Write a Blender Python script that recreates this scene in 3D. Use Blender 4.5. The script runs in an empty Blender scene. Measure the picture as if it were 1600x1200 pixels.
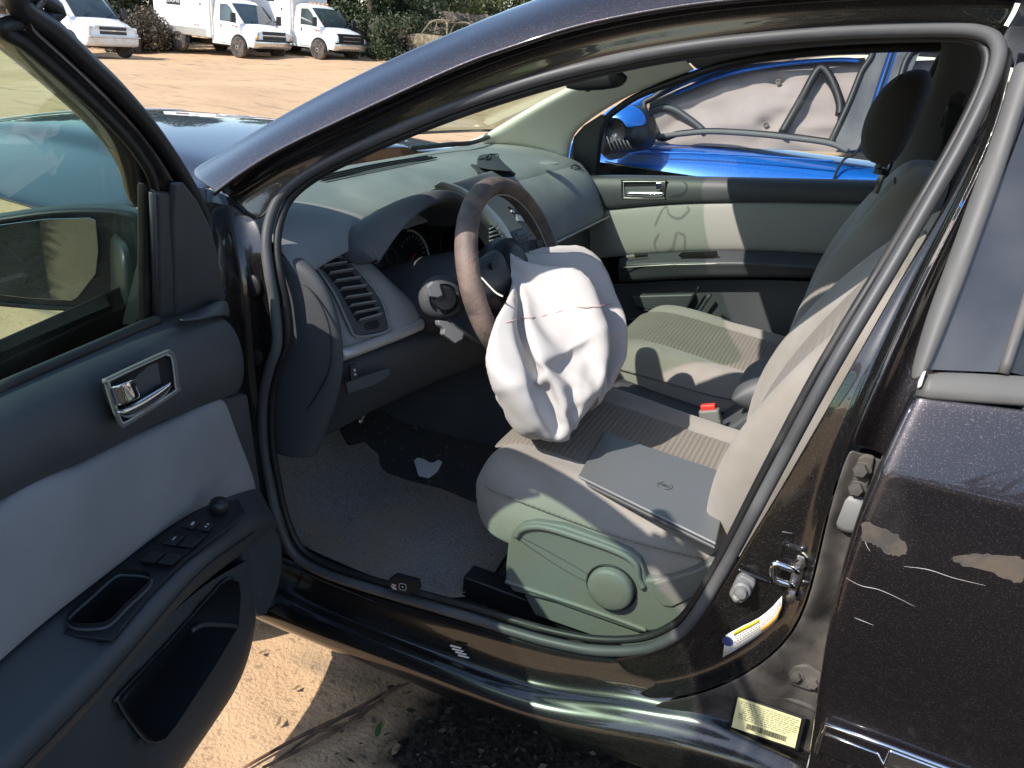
import bpy, bmesh, math, random
import numpy as np
from mathutils import Vector, Matrix, Quaternion
R = math.radians
S = bpy.context.scene
C = S.collection
random.seed(7); rng = np.random.default_rng(7)

# ------------------------------------------------------------------ camera, world, sun, exposure
# car frame = world frame: +X car's nose, +Y car's left side (towards the photographer), Z up, metres
CAM = Vector((0.0387, 1.8179, 1.3516))
YAW, PITCH, ROLL, FPX = 1.17613, 0.41525, -0.09306, 1233.43
_f = Vector((math.cos(YAW)*math.cos(PITCH), -math.sin(YAW)*math.cos(PITCH), -math.sin(PITCH)))
_r = _f.cross(Vector((0, 0, 1))).normalized(); _d = _f.cross(_r)
_cr, _sr = math.cos(ROLL), math.sin(ROLL)
CR = _cr*_r + _sr*_d; CD = -_sr*_r + _cr*_d
cd = bpy.data.cameras.new('camera'); co = bpy.data.objects.new('camera', cd); C.objects.link(co)
cd.sensor_width = 36.0; cd.lens = 36.0*FPX/1600.0; cd.clip_start = 0.02; cd.clip_end = 2000
co.matrix_world = Matrix(((CR.x, -CD.x, -_f.x, CAM.x), (CR.y, -CD.y, -_f.y, CAM.y), (CR.z, -CD.z, -_f.z, CAM.z), (0, 0, 0, 1)))
S.camera = co
SUN_AZ, SUN_EL = R(58), R(43)          # azimuth from +X towards +Y
w = bpy.data.worlds.new('World'); S.world = w; w.use_nodes = True
nt = w.node_tree; nt.nodes.clear()
sky = nt.nodes.new('ShaderNodeTexSky'); sky.sky_type = 'NISHITA'; sky.sun_disc = False
sky.sun_elevation = SUN_EL; sky.sun_rotation = R(90) - SUN_AZ; sky.air_density = 1.0; sky.dust_density = 0.6
bg = nt.nodes.new('ShaderNodeBackground'); bg.inputs[1].default_value = 0.15
wo = nt.nodes.new('ShaderNodeOutputWorld'); nt.links.new(sky.outputs[0], bg.inputs[0]); nt.links.new(bg.outputs[0], wo.inputs[0])
SD = Vector((math.cos(SUN_AZ)*math.cos(SUN_EL), math.sin(SUN_AZ)*math.cos(SUN_EL), math.sin(SUN_EL)))   # towards the sun
sl = bpy.data.lights.new('sun', 'SUN'); sl.energy = 3.3; sl.angle = R(0.53); sl.color = (1.0, 0.94, 0.85)
so = bpy.data.objects.new('sun', sl); C.objects.link(so); so.rotation_euler = SD.to_track_quat('Z', 'Y').to_euler()
S.view_settings.view_transform = 'Standard'; S.view_settings.look = 'None'
S.view_settings.exposure = 0.98; S.view_settings.gamma = 1.0; S.view_settings.use_curve_mapping = False
S.cycles.use_denoising = True; S.cycles.max_bounces = 10; S.cycles.transparent_max_bounces = 16
S.cycles.sample_clamp_indirect = 8

# ------------------------------------------------------------------ sight lines: where a point seen at (px,py) of the 1600x1200 photo lies on a known surface of the car
def ray(px, py): return (CR*((px-800)/FPX) + CD*((py-600)/FPX) + _f)
def on_plane(px, py, P, n):
    d = ray(px, py); return CAM + d*((Vector(P)-CAM).dot(n)/d.dot(n))
def ux(px, py, x): d = ray(px, py); return CAM + d*((x-CAM.x)/d.x)
def uy(px, py, y): d = ray(px, py); return CAM + d*((y-CAM.y)/d.y)
def uz(px, py, z): d = ray(px, py); return CAM + d*((z-CAM.z)/d.z)
def y_ap(z): return 0.765 if z < .95 else 0.765-(z-.95)*.42          # door aperture plane with tumblehome
def y_out(z): return 0.835 if z < .95 else 0.835-(z-.95)*.46         # outer body at pillars
def y_skin(z):                                                        # rear door outer skin
    if z > 1.0: return .837-(z-1.0)*.46
    if z > .915: return .876-(z-.915)*.459
    if z > .897: return .878-(z-.897)*.1
    return .878+.012*math.sin(min(1, (.897-z)/.35)*math.pi)-.012*max(0, .55-z)-max(0, .5-z)**2*.35
def ufun(px, py, fn, off=0.0, sgn=1):
    y = sgn*fn(1.0)
    for _ in range(10):
        p = uy(px, py, y+off); y = sgn*fn(p.z)
    return p
def ap(px, py, off=0.0): return ufun(px, py, y_ap, off)
def outp(px, py, off=0.0): return ufun(px, py, y_out, off)
def skin(px, py, off=0.0): return ufun(px, py, y_skin, off)
# the opened driver's door: hinge, direction along the door, inward normal
DTH = R(75); DH = Vector((1.03, .80, 0)); DD = Vector((-math.cos(DTH), math.sin(DTH), 0)); DN = Vector((-math.sin(DTH), -math.cos(DTH), 0))
def dr(px, py, o): return on_plane(px, py, DH+DN*o, DN)
def dl(u, z, o): return DH + DD*u + DN*o + Vector((0, 0, z))

# ------------------------------------------------------------------ materials
M = {}
def _n(nt, t, **k):
    n = nt.nodes.new(t)
    for a, b in k.items(): setattr(n, a, b)
    return n
def mat(name, col, rough=.5, metal=0., spec=.5, coat=0., var=None, bump=None, rib=None, sheen=0., dust=None, flake=None, coord='Object', ior=None):
    """var=(scale, colour2, lo, hi)  bump=(scale, strength, distance)  rib=(axis, scale, strength)  dust=(colour, scale, lo, hi)"""
    m = bpy.data.materials.new(name); m.use_nodes = True; nt = m.node_tree; L = nt.links.new
    b = nt.nodes['Principled BSDF']
    b.inputs['Base Color'].default_value = (*col, 1); b.inputs['Roughness'].default_value = rough
    b.inputs['Metallic'].default_value = metal; b.inputs['Specular IOR Level'].default_value = spec
    b.inputs['Coat Weight'].default_value = coat; b.inputs['Coat Roughness'].default_value = .03
    b.inputs['Sheen Weight'].default_value = sheen
    tc = _n(nt, 'ShaderNodeTexCoord'); src = tc.outputs[coord]
    cur = None
    def noise(sc, det=6, dist=0.):
        n = _n(nt, 'ShaderNodeTexNoise'); n.inputs['Scale'].default_value = sc; n.inputs['Detail'].default_value = det; n.inputs['Distortion'].default_value = dist
        L(src, n.inputs['Vector']); return n.outputs['Fac']
    def ramp(o, lo, hi):
        r = _n(nt, 'ShaderNodeMapRange'); r.inputs['From Min'].default_value = lo; r.inputs['From Max'].default_value = hi; L(o, r.inputs['Value']); return r.outputs[0]
    def mix(f, a, c2):
        x = _n(nt, 'ShaderNodeMix', data_type='RGBA'); L(f, x.inputs['Factor'])
        if a is None: x.inputs[6].default_value = (*col, 1)
        else: L(a, x.inputs[6])
        x.inputs[7].default_value = (*c2, 1); return x.outputs[2]
    if var: cur = mix(ramp(noise(var[0]), var[2], var[3]), cur, var[1])
    rg = None
    if dust:
        f = ramp(noise(dust[1], 8, .4), dust[2], dust[3]); cur = mix(f, cur, dust[0])
        rr = _n(nt, 'ShaderNodeMapRange'); rr.inputs['To Min'].default_value = rough; rr.inputs['To Max'].default_value = min(1, rough+.5); L(f, rr.inputs['Value']); L(rr.outputs[0], b.inputs['Roughness'])
        if coat:
            cc = _n(nt, 'ShaderNodeMapRange'); cc.inputs['To Min'].default_value = coat; cc.inputs['To Max'].default_value = 0.05; L(f, cc.inputs['Value']); L(cc.outputs[0], b.inputs['Coat Weight'])
    if flake:
        v = _n(nt, 'ShaderNodeTexVoronoi'); v.inputs['Scale'].default_value = flake[1]; L(src, v.inputs['Vector'])
        sp = _n(nt, 'ShaderNodeSeparateColor'); L(v.outputs['Color'], sp.inputs[0])
        cur = mix(ramp(sp.outputs[0], flake[2], 1.0), cur, flake[0])
    if cur is not None: L(cur, b.inputs['Base Color'])
    hts = []
    if bump:
        bp = _n(nt, 'ShaderNodeBump'); bp.inputs['Strength'].default_value = bump[1]; bp.inputs['Distance'].default_value = bump[2]
        L(noise(bump[0], 4), bp.inputs['Height']); L(bp.outputs[0], b.inputs['Normal']); hts.append(bp)
    if rib:
        wv = _n(nt, 'ShaderNodeTexWave', wave_type='BANDS', bands_direction=rib[0], wave_profile='SIN'); wv.inputs['Scale'].default_value = rib[1]; wv.inputs['Distortion'].default_value = .3
        L(src, wv.inputs['Vector'])
        bp = _n(nt, 'ShaderNodeBump'); bp.inputs['Strength'].default_value = rib[2]; bp.inputs['Distance'].default_value = .004
        L(wv.outputs['Fac'], bp.inputs['Height'])
        if hts: L(hts[0].outputs[0], bp.inputs['Normal'])
        L(bp.outputs[0], b.inputs['Normal'])
        if len(rib) > 3:
            x = _n(nt, 'ShaderNodeMix', data_type='RGBA'); L(wv.outputs['Fac'], x.inputs['Factor']); x.inputs[6].default_value = (*rib[3], 1)
            if cur is not None: L(cur, x.inputs[7])
            else: x.inputs[7].default_value = (*col, 1)
            L(x.outputs[2], b.inputs['Base Color'])
    M[name] = m; return m
def glass(name, tint, rough=0.0, refl=1.0):
    m = bpy.data.materials.new(name); m.use_nodes = True; nt = m.node_tree; L = nt.links.new; nt.nodes.clear()
    t = _n(nt, 'ShaderNodeBsdfTransparent'); t.inputs[0].default_value = (*tint, 1)
    g = _n(nt, 'ShaderNodeBsdfGlossy'); g.inputs['Roughness'].default_value = rough; g.inputs[0].default_value = (refl, refl, refl, 1)
    fr = _n(nt, 'ShaderNodeFresnel'); ge = _n(nt, 'ShaderNodeNewGeometry'); io = _n(nt, 'ShaderNodeMapRange'); io.inputs['To Min'].default_value = 1.6; io.inputs['To Max'].default_value = 1/1.6
    L(ge.outputs['Backfacing'], io.inputs[0]); L(io.outputs[0], fr.inputs[0])
    df = _n(nt, 'ShaderNodeBsdfDiffuse'); df.inputs[0].default_value = (.55, .53, .48, 1)
    tc = _n(nt, 'ShaderNodeTexCoord'); no = _n(nt, 'ShaderNodeTexNoise'); no.inputs['Scale'].default_value = 9; no.inputs['Detail'].default_value = 8; L(tc.outputs['Object'], no.inputs['Vector'])
    mr = _n(nt, 'ShaderNodeMapRange'); mr.inputs['From Min'].default_value = .45; mr.inputs['From Max'].default_value = .9; mr.inputs['To Min'].default_value = .012; mr.inputs['To Max'].default_value = .10; L(no.outputs[0], mr.inputs[0])
    mx = _n(nt, 'ShaderNodeMixShader'); L(fr.outputs[0], mx.inputs[0]); L(t.outputs[0], mx.inputs[1]); L(g.outputs[0], mx.inputs[2])
    m2 = _n(nt, 'ShaderNodeMixShader'); L(mr.outputs[0], m2.inputs[0]); L(mx.outputs[0], m2.inputs[1]); L(df.outputs[0], m2.inputs[2])
    o = _n(nt, 'ShaderNodeOutputMaterial'); L(m2.outputs[0], o.inputs[0]); M[name] = m; return m

mat('paint', (.034, .030, .034), .42, .85, .5, 1.0, flake=((.14, .11, .115), 1100, .87), dust=((.08, .075, .07), 5, .66, 1.0))
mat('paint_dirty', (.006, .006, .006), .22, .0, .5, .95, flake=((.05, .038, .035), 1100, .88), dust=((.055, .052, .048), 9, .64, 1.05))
mat('paint_channel', (.03, .028, .027), .5, .2, .5, .3, dust=((.125, .112, .10), 12, .38, .66), bump=(300, .3, .002))
mat('rubber', (.062, .062, .065), .5, dust=((.14, .14, .14), 6, .5, .85))
mat('rubber_black', (.014, .014, .015), .5, dust=((.07, .065, .06), 8, .55, .9))
mat('rubber_faded', (.095, .092, .088), .55, dust=((.15, .142, .13), 8, .4, .8))
mat('applique', (.02, .02, .023), .12, 0, .6, .6, dust=((.17, .17, .165), 3, .30, .85))
mat('chrome', (.82, .82, .83), .08, 1.0)
mat('steel', (.55, .54, .52), .3, 1.0, var=(40, (.25, .22, .2), .45, .7))
mat('dash', (.19, .20, .203), .6, bump=(420, .35, .0012), dust=((.33, .33, .315), 4, .38, .80))
mat('dash_dark', (.058, .062, .068), .6, bump=(420, .35, .0012), dust=((.11, .105, .10), 5, .5, .85))
mat('trim_dark', (.045, .050, .056), .5, bump=(520, .35, .001), var=(5, (.062, .066, .069), .35, .7))
mat('trim_black', (.013, .014, .016), .42, bump=(500, .2, .001))
mat('black_hole', (.004, .004, .005), .8)
mat('silver_trim', (.50, .49, .46), .36, .4, dust=((.4, .36, .3), 9, .45, .8))
mat('beige_trim', (.76, .74, .62), .7, bump=(600, .2, .001))
mat('headliner', (.16, .16, .157), .95, bump=(700, .3, .001))
mat('grey_trim', (.14, .14, .135), .75, bump=(600, .3, .001))
mat('fabric', (.315, .29, .262), .95, 0, .15, sheen=.25, bump=(900, .5, .0015), var=(6, (.235, .205, .17), .44, .74))
mat('fabric_shade', (.072, .071, .072), .95, 0, .15, sheen=.1, bump=(900, .5, .0015))  # seat cloth darkened for the headrests, roof shade put into the colour
mat('fabric_rib', (.235, .207, .175), .95, 0, .15, sheen=.2, rib=('X', 30, .4, (.185, .162, .136)), var=(5, (.17, .15, .125), .4, .7))
mat('fabric_door', (.27, .268, .275), .95, 0, .15, sheen=.15, bump=(420, .35, .002), var=(4, (.205, .203, .208), .36, .68))
mat('fabric_door_far', (.33, .325, .30), .95, 0, .15, bump=(900, .4, .001))
mat('valance', (.165, .172, .158), .55, bump=(420, .5, .0016), var=(7, (.175, .16, .13), .46, .74))
mat('console', (.075, .078, .084), .5, bump=(500, .3, .001), dust=((.16, .15, .14), 6, .5, .9))
mat('carpet', (.045, .043, .042), 1, bump=(500, .8, .004), dust=((.20, .155, .11), 60, .60, .75))
mat('mat_fabric', (.36, .33, .30), 1, bump=(330, 1.0, .006), var=(180, (.24, .22, .20), .4, .62), dust=((.40, .29, .19), 4, .46, .70))
mat('airbag', (.50, .475, .46), .85, 0, .2, sheen=.05, bump=(26, .6, .009), var=(5, (.455, .42, .40), .5, .8))
mat('stitch', (.72, .45, .42), .8)
mat('leather', (.205, .142, .116), .6, bump=(160, .6, .002), var=(9, (.07, .058, .054), .42, .62), dust=((.30, .215, .165), 14, .5, .75))
mat('laptop', (.20, .21, .215), .42, .4, var=(3, (.18, .19, .195), .4, .7))
mat('laptop_side', (.10, .10, .105), .4, .3)
mat('red', (.75, .045, .03), .4)
mat('white_paper', (.80, .79, .77), .8)
mat('white_label', (.78, .78, .80), .5)
mat('yellow_label', (.80, .76, .42), .5, var=(40, (.74, .69, .36), .4, .7))
mat('orange_band', (.78, .38, .05), .5); mat('yellow_band', (.72, .60, .04), .5); mat('ink_blue', (.04, .06, .18), .5); mat('ink', (.06, .055, .05), .6); mat('ink_grey', (.30, .28, .2), .6)
mat('plastic_grey', (.17, .17, .17), .5, bump=(300, .2, .001))
mat('cloth_black', (.030, .031, .036), .9, bump=(900, .5, .001))
mat('gauge', (.006, .006, .008), .3); mat('gauge_ink', (.55, .55, .55), .6)
mat('blue', (.006, .12, .51), .25, .3, .5, 1.0, flake=((.03, .30, .85), 900, .75), dust=((.10, .16, .28), 5, .66, .95))
mat('blue_dark', (.01, .012, .016), .4)
mat('curtain', (.38, .315, .29), .9, 0, .2, bump=(40, .12, .006), var=(5, (.33, .268, .245), .42, .72))
mat('white_paint', (.80, .80, .79), .35, 0, .5, .3, dust=((.62, .56, .47), 3, .60, .95), coord='Object')
mat('white_grime', (.72, .70, .66), .45, dust=((.5, .43, .34), 3, .4, .8))
mat('tyre', (.035, .033, .031), .85, dust=((.16, .13, .10), 6, .4, .8))
mat('hub', (.52, .50, .46), .45, .5)
mat('grille_black', (.015, .015, .016), .5)
mat('bumper_chrome', (.6, .6, .58), .22, .9, dust=((.5, .45, .38), 5, .5, .9))
mat('lamp_glass', (.62, .64, .66), .1, .3, coat=.6); mat('amber', (.85, .27, .02), .25, coat=.5)
mat('truck_glass', (.025, .035, .040), .06, 0, .8, var=(1.2, (.06, .085, .085), .4, .7))
mat('sign_black', (.012, .012, .014), .5); mat('sign_red', (.62, .03, .03), .5); mat('sign_white', (.8, .8, .8), .5)
mat('rust', (.12, .09, .055), .8, .2, var=(6, (.23, .21, .14), .4, .6)); mat('bark', (.085, .065, .05), .95, bump=(12, .8, .03))
mat('wood', (.25, .20, .16), .9, var=(3, (.17, .135, .11), .4, .65))
mat('stick', (.20, .115, .07), .9, var=(30, (.10, .06, .04), .4, .6)); mat('dry_leaf', (.24, .16, .09), .85); mat('green_leaf', (.05, .12, .025), .6)
mat('mirror', (.42, .47, .50), .02, 1.0)
for _q in M['airbag'].node_tree.nodes:
    if _q.type == 'TEX_NOISE' and _q.inputs['Scale'].default_value == 26: _q.noise_type = 'RIDGED_MULTIFRACTAL'; _q.inputs['Scale'].default_value = 8; _q.inputs['Detail'].default_value = 3; _q.inputs['Distortion'].default_value = .6
glass('glass_door', (.56, .77, .62)); glass('glass_shield', (.62, .74, .64)); glass('glass_far', (.76, .82, .82)); glass('glass_dark', (.10, .11, .115))
def leafmat(name, a, b):
    m = bpy.data.materials.new(name); m.use_nodes = True; nt = m.node_tree; L = nt.links.new
    p = nt.nodes['Principled BSDF']; p.inputs['Roughness'].default_value = .6
    g = _n(nt, 'ShaderNodeNewGeometry'); mx = _n(nt, 'ShaderNodeMix', data_type='RGBA'); L(g.outputs['Random Per Island'], mx.inputs['Factor'])
    mx.inputs[6].default_value = (*a, 1); mx.inputs[7].default_value = (*b, 1); L(mx.outputs[2], p.inputs['Base Color'])
    M[name] = m
leafmat('leaf_dark', (.022, .036, .014), (.055, .075, .026)); leafmat('leaf_olive', (.06, .08, .022), (.13, .145, .045)); leafmat('leaf_dry', (.12, .095, .06), (.07, .06, .04)); leafmat('mould', (.07, .052, .036), (.022, .019, .016))
def sandmat():
    m = bpy.data.materials.new('sand'); m.use_nodes = True; nt = m.node_tree; L = nt.links.new; b = nt.nodes['Principled BSDF']; b.inputs['Roughness'].default_value = 1; b.inputs['Specular IOR Level'].default_value = .1
    tc = _n(nt, 'ShaderNodeTexCoord'); P = tc.outputs['Object']
    def noi(s, d=6, vec=P):
        n = _n(nt, 'ShaderNodeTexNoise'); n.inputs['Scale'].default_value = s; n.inputs['Detail'].default_value = d; L(vec, n.inputs['Vector']); return n.outputs[0]
    def mr(o, a, b2, c=0., d=1.):
        r = _n(nt, 'ShaderNodeMapRange'); r.inputs[1].default_value = a; r.inputs[2].default_value = b2; r.inputs[3].default_value = c; r.inputs[4].default_value = d; L(o, r.inputs[0]); return r.outputs[0]
    def mix(f, a, c):
        x = _n(nt, 'ShaderNodeMix', data_type='RGBA'); L(f, x.inputs[0])
        for i, v in ((6, a), (7, c)):
            if isinstance(v, tuple): x.inputs[i].default_value = (*v, 1)
            else: L(v, x.inputs[i])
        return x.outputs[2]
    c = mix(mr(noi(.35), .35, .7), (.56, .375, .222), (.48, .315, .185))
    c = mix(mr(noi(3.0, 8), .52, .72, 0, .55), c, (.36, .25, .155))
    mp = _n(nt, 'ShaderNodeMapping'); mp.inputs['Scale'].default_value = (.5, 3.2, 1); mp.inputs['Rotation'].default_value = (0, 0, R(38)); L(P, mp.inputs[0])
    c = mix(mr(noi(1.3, 8, mp.outputs[0]), .60, .68, 0, .75), c, (.20, .165, .12))
    c = mix(mr(noi(46, 3), .60, .70, 0, .45), c, (.10, .08, .065))
    c = mix(mr(noi(150, 2), .66, .72, 0, .7), c, (.06, .05, .04))
    # leaf mould lying beside the car
    sx = _n(nt, 'ShaderNodeSeparateXYZ'); L(P, sx.inputs[0])
    rx = mr(sx.outputs[0], .86, .50); ry2 = mr(sx.outputs[1], 10, 7)
    mu = _n(nt, 'ShaderNodeMath', operation='MULTIPLY'); L(rx, mu.inputs[0]); L(ry2, mu.inputs[1])
    rx2 = mr(sx.outputs[0], -9, -6); m3 = _n(nt, 'ShaderNodeMath', operation='MULTIPLY'); L(mu.outputs[0], m3.inputs[0]); L(rx2, m3.inputs[1])
    ad = _n(nt, 'ShaderNodeMath', operation='ADD'); L(m3.outputs[0], ad.inputs[0]); L(mr(noi(9, 8), 0, 1, -.5, .5), ad.inputs[1])
    f = mr(ad.outputs[0], .35, .70)
    c = mix(f, c, mix(mr(noi(70, 6), .4, .66), (.018, .016, .014), (.062, .049, .037)))
    L(c, b.inputs['Base Color'])
    bp = _n(nt, 'ShaderNodeBump'); bp.inputs['Strength'].default_value = .5; bp.inputs['Distance'].default_value = .018; L(noi(9, 10), bp.inputs['Height'])
    bp2 = _n(nt, 'ShaderNodeBump'); bp2.inputs['Strength'].default_value = .6; bp2.inputs['Distance'].default_value = .006; L(noi(120, 4), bp2.inputs['Height']); L(bp.outputs[0], bp2.inputs['Normal'])
    L(bp2.outputs[0], b.inputs['Normal']); M['sand'] = m
sandmat()

# ------------------------------------------------------------------ object helpers
def depth(o):
    k = 0
    while o.parent is not None: o = o.parent; k += 1
    return k
def link(name, me, m=None, parent=None):
    while parent is not None and depth(parent) >= 2: parent = parent.parent      # thing > part > sub-part, no further
    o = bpy.data.objects.new(name, me); C.objects.link(o)
    if m is not None and me is not None: me.materials.append(M[m])
    if parent is not None: o.parent = parent; o.matrix_parent_inverse = parent.matrix_world.inverted()
    return o
def tag(o, label, cat=None, group=None, kind=None):
    if label: o['label'] = label
    if cat: o['category'] = cat
    if group: o['group'] = group
    if kind: o['kind'] = kind
    return o
def thing(name, label, cat, loc=(0, 0, 0), group=None):
    o = bpy.data.objects.new(name, None); C.objects.link(o); o.location = loc; o.empty_display_size = .1
    o.matrix_world = Matrix.Translation(loc)
    return tag(o, label, cat, group)
def meshobj(name, verts, faces, m, parent=None, smooth=True, solid=0, soff=-1, sub=0, bev=0, bseg=2, auto=None):
    me = bpy.data.meshes.new(name); me.from_pydata([tuple(v) for v in verts], [], faces); me.validate(); me.update()
    o = link(name, me, m, parent)
    if smooth:
        me.polygons.foreach_set('use_smooth', [True]*len(me.polygons))
    if solid: s = o.modifiers.new('s', 'SOLIDIFY'); s.thickness = solid; s.offset = soff
    if bev: b = o.modifiers.new('b', 'BEVEL'); b.width = bev; b.segments = bseg; b.limit_method = 'ANGLE'; b.angle_limit = R(35); b.harden_normals = False
    if sub: s = o.modifiers.new('u', 'SUBSURF'); s.levels = s.render_levels = sub
    if auto is not None and smooth:
        sharp(me, auto)
    return o
def sharp(me, ang):
    bm = bmesh.new(); bm.from_mesh(me)
    for e in bm.edges:
        if len(e.link_faces) == 2 and e.calc_face_angle(0) > R(ang): e.smooth = False
    bm.to_mesh(me); bm.free()
def rows_faces(nr, nc, loop=False, close_r=False):
    F = []
    for i in range(nr if close_r else nr-1):
        for j in range(nc if loop else nc-1):
            a = i*nc+j; b = i*nc+(j+1) % nc; i2 = (i+1) % nr
            F.append((a, b, i2*nc+(j+1) % nc, i2*nc+j))
    return F
def patch(name, rows, m, parent=None, solid=0, sub=2, soff=-1, smooth=True):
    V = [v for r in rows for v in r]
    return meshobj(name, V, rows_faces(len(rows), len(rows[0])), m, parent, smooth, solid, soff, sub)
def cr(pts, n, closed=False):
    """Catmull-Rom resample to n points"""
    P = [Vector(p) for p in pts]; k = len(P); out = []
    segs = k if closed else k-1
    for i in range(n):
        t = i*segs/(n if closed else n-1); s = min(int(t), segs-1); u = t-s
        if closed: a, b, c, d = P[(s-1) % k], P[s], P[(s+1) % k], P[(s+2) % k]
        else: a, b, c, d = P[max(s-1, 0)], P[s], P[min(s+1, k-1)], P[min(s+2, k-1)]
        if not closed and s == 0: a = 2*b-c
        if not closed and s == segs-1: d = 2*c-b
        out.append(.5*((2*b)+(c-a)*u+(2*a-5*b+4*c-d)*u*u+(3*b-a-3*c+d)*u**3))
    return out
def tube(name, pts, rad, m, parent=None, closed=False, seg=10, n=None, flat=None, up=(0, 0, 1)):
    """rad: number or list; flat=(a,b) elliptical half-axes factors"""
    P = cr(pts, n, closed) if n else [Vector(p) for p in pts]; k = len(P)
    rr = rad if isinstance(rad, (list, tuple)) else [rad]*k
    if len(rr) != k: rr = [np.interp(i/(k-1), np.linspace(0, 1, len(rr)), rr) for i in range(k)]
    V = []; N = None
    for i in range(k):
        t = (P[(i+1) % k]-P[i-1]) if closed else (P[min(i+1, k-1)]-P[max(i-1, 0)])
        t.normalize()
        if N is None:
            N = Vector(up)-t*t.dot(Vector(up))
            if N.length < 1e-3: N = Vector((1, 0, 0))-t*t.x
        else: N = N-t*t.dot(N)
        N.normalize(); B = t.cross(N)
        for j in range(seg):
            a = 2*math.pi*j/seg; fa, fb = flat or (1, 1)
            V.append(P[i]+(N*math.cos(a)*fa+B*math.sin(a)*fb)*rr[i])
    F = rows_faces(k, seg, True, closed)
    if not closed: F += [tuple(range(seg))[::-1], tuple((k-1)*seg+j for j in range(seg))]
    return meshobj(name, V, F, m, parent)
def plate(name, pts, thick, m, parent=None, nrm=None, bev=0, bseg=2, smooth=True, both=False):
    """closed polygon extruded by thick against its normal nrm (front face stays at pts)"""
    P = [Vector(p) for p in pts]; k = len(P)
    n = Vector(nrm).normalized() if nrm is not None else None
    if n is None:
        n = Vector((0, 0, 0))
        for i in range(k): n += (P[i]-P[0]).cross(P[(i+1) % k]-P[0])
        n.normalize()
        if n.dot(CAM-P[0]) < 0: n = -n
    V = P+[p-n*thick for p in P]
    F = [tuple(range(k)), tuple(range(2*k-1, k-1, -1))]+[(i, i+k, (i+1) % k+k, (i+1) % k) for i in range(k)]
    o = meshobj(name, V, F, m, parent, smooth, bev=bev, bseg=bseg)
    bm = bmesh.new(); bm.from_mesh(o.data); bmesh.ops.recalc_face_normals(bm, faces=bm.faces)
    for e in bm.edges:
        if len(e.link_faces) == 2 and e.calc_face_angle(0) > R(35) and not bev: e.smooth = False
    bm.to_mesh(o.data); bm.free()
    if bev:
        wn = o.modifiers.new('w', 'WEIGHTED_NORMAL'); wn.keep_sharp = False
    return o
def box(name, c, size, m, parent=None, axes=None, bev=.004, bseg=2, taper=1.0):
    X, Y, Z = axes if axes else (Vector((1, 0, 0)), Vector((0, 1, 0)), Vector((0, 0, 1)))
    c = Vector(c); a, b, h = [s/2 for s in size]; V = []
    for sz in (-1, 1):
        k = taper if sz > 0 else 1
        for sx, sy in ((-1, -1), (1, -1), (1, 1), (-1, 1)): V.append(c+X*sx*a*k+Y*sy*b*k+Z*sz*h)
    F = [(3, 2, 1, 0), (4, 5, 6, 7), (0, 1, 5, 4), (1, 2, 6, 5), (2, 3, 7, 6), (3, 0, 4, 7)]
    o = meshobj(name, V, F, m, parent, True, bev=bev, bseg=bseg)
    o.modifiers.new('w', 'WEIGHTED_NORMAL') if bev else sharp(o.data, 30)
    return o
def lathe(name, prof, m, parent=None, c=(0, 0, 0), axis=(0, 0, 1), seg=28, sh=40):
    """prof: list of (r, h) along axis"""
    a = Vector(axis).normalized(); q = Vector((0, 0, 1)).rotation_difference(a); V = []; c = Vector(c)
    for r, h in prof:
        for j in range(seg):
            t = 2*math.pi*j/seg; V.append(c+q @ Vector((r*math.cos(t), r*math.sin(t), h)))
    F = rows_faces(len(prof), seg, True)
    F += [tuple(range(seg))[::-1], tuple((len(prof)-1)*seg+j for j in range(seg))]
    return meshobj(name, V, F, m, parent, auto=sh)
def text(name, s, size, m, parent, o, X, Y, ext=.0006, align='CENTER'):
    cu = bpy.data.curves.new(name, 'FONT'); cu.body = s; cu.size = size; cu.extrude = ext; cu.align_x = align; cu.align_y = 'CENTER'; cu.resolution_u = 3
    X = Vector(X).normalized(); Y = Vector(Y); Y = (Y-X*X.dot(Y)).normalized(); Z = X.cross(Y)
    ob = bpy.data.objects.new(name, cu); C.objects.link(ob); cu.materials.append(M[m])
    o = Vector(o); mw = Matrix(((X.x, Y.x, Z.x, o.x), (X.y, Y.y, Z.y, o.y), (X.z, Y.z, Z.z, o.z), (0, 0, 0, 1)))
    dg = bpy.context.evaluated_depsgraph_get(); me = bpy.data.meshes.new_from_object(ob.evaluated_get(dg)); me.transform(mw)
    bpy.data.objects.remove(ob); me.name = name
    if not me.materials: me.materials.append(M[m])
    return link(name, me, None, parent)
def joined(name, polys, m, parent=None, smooth=False):
    """many small polygons (lists of points) as one mesh"""
    V = []; F = []
    for p in polys:
        F.append(tuple(range(len(V), len(V)+len(p)))); V += p
    return meshobj(name, V, F, m, parent, smooth)
def bake(o):
    dg = bpy.context.evaluated_depsgraph_get(); dg.update(); me = bpy.data.meshes.new_from_object(o.evaluated_get(dg)); o.modifiers.clear(); o.data = me
def cut(target, P, n, above, depth):
    k = len(P); n = Vector(n).normalized()
    V = [p+n*above for p in P]+[p-n*depth for p in P]
    me = bpy.data.meshes.new('cut'); me.from_pydata([tuple(v) for v in V], [], [tuple(range(k)), tuple(range(2*k-1, k-1, -1))]+[(i, i+k, (i+1) % k+k, (i+1) % k) for i in range(k)])
    bm = bmesh.new(); bm.from_mesh(me); bmesh.ops.recalc_face_normals(bm, faces=bm.faces); bm.to_mesh(me); bm.free()
    c = bpy.data.objects.new('cut', me); C.objects.link(c)
    b = target.modifiers.new('c', 'BOOLEAN'); b.operation = 'DIFFERENCE'; b.solver = 'EXACT'; b.object = c
    bake(target); bpy.data.objects.remove(c)
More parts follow.
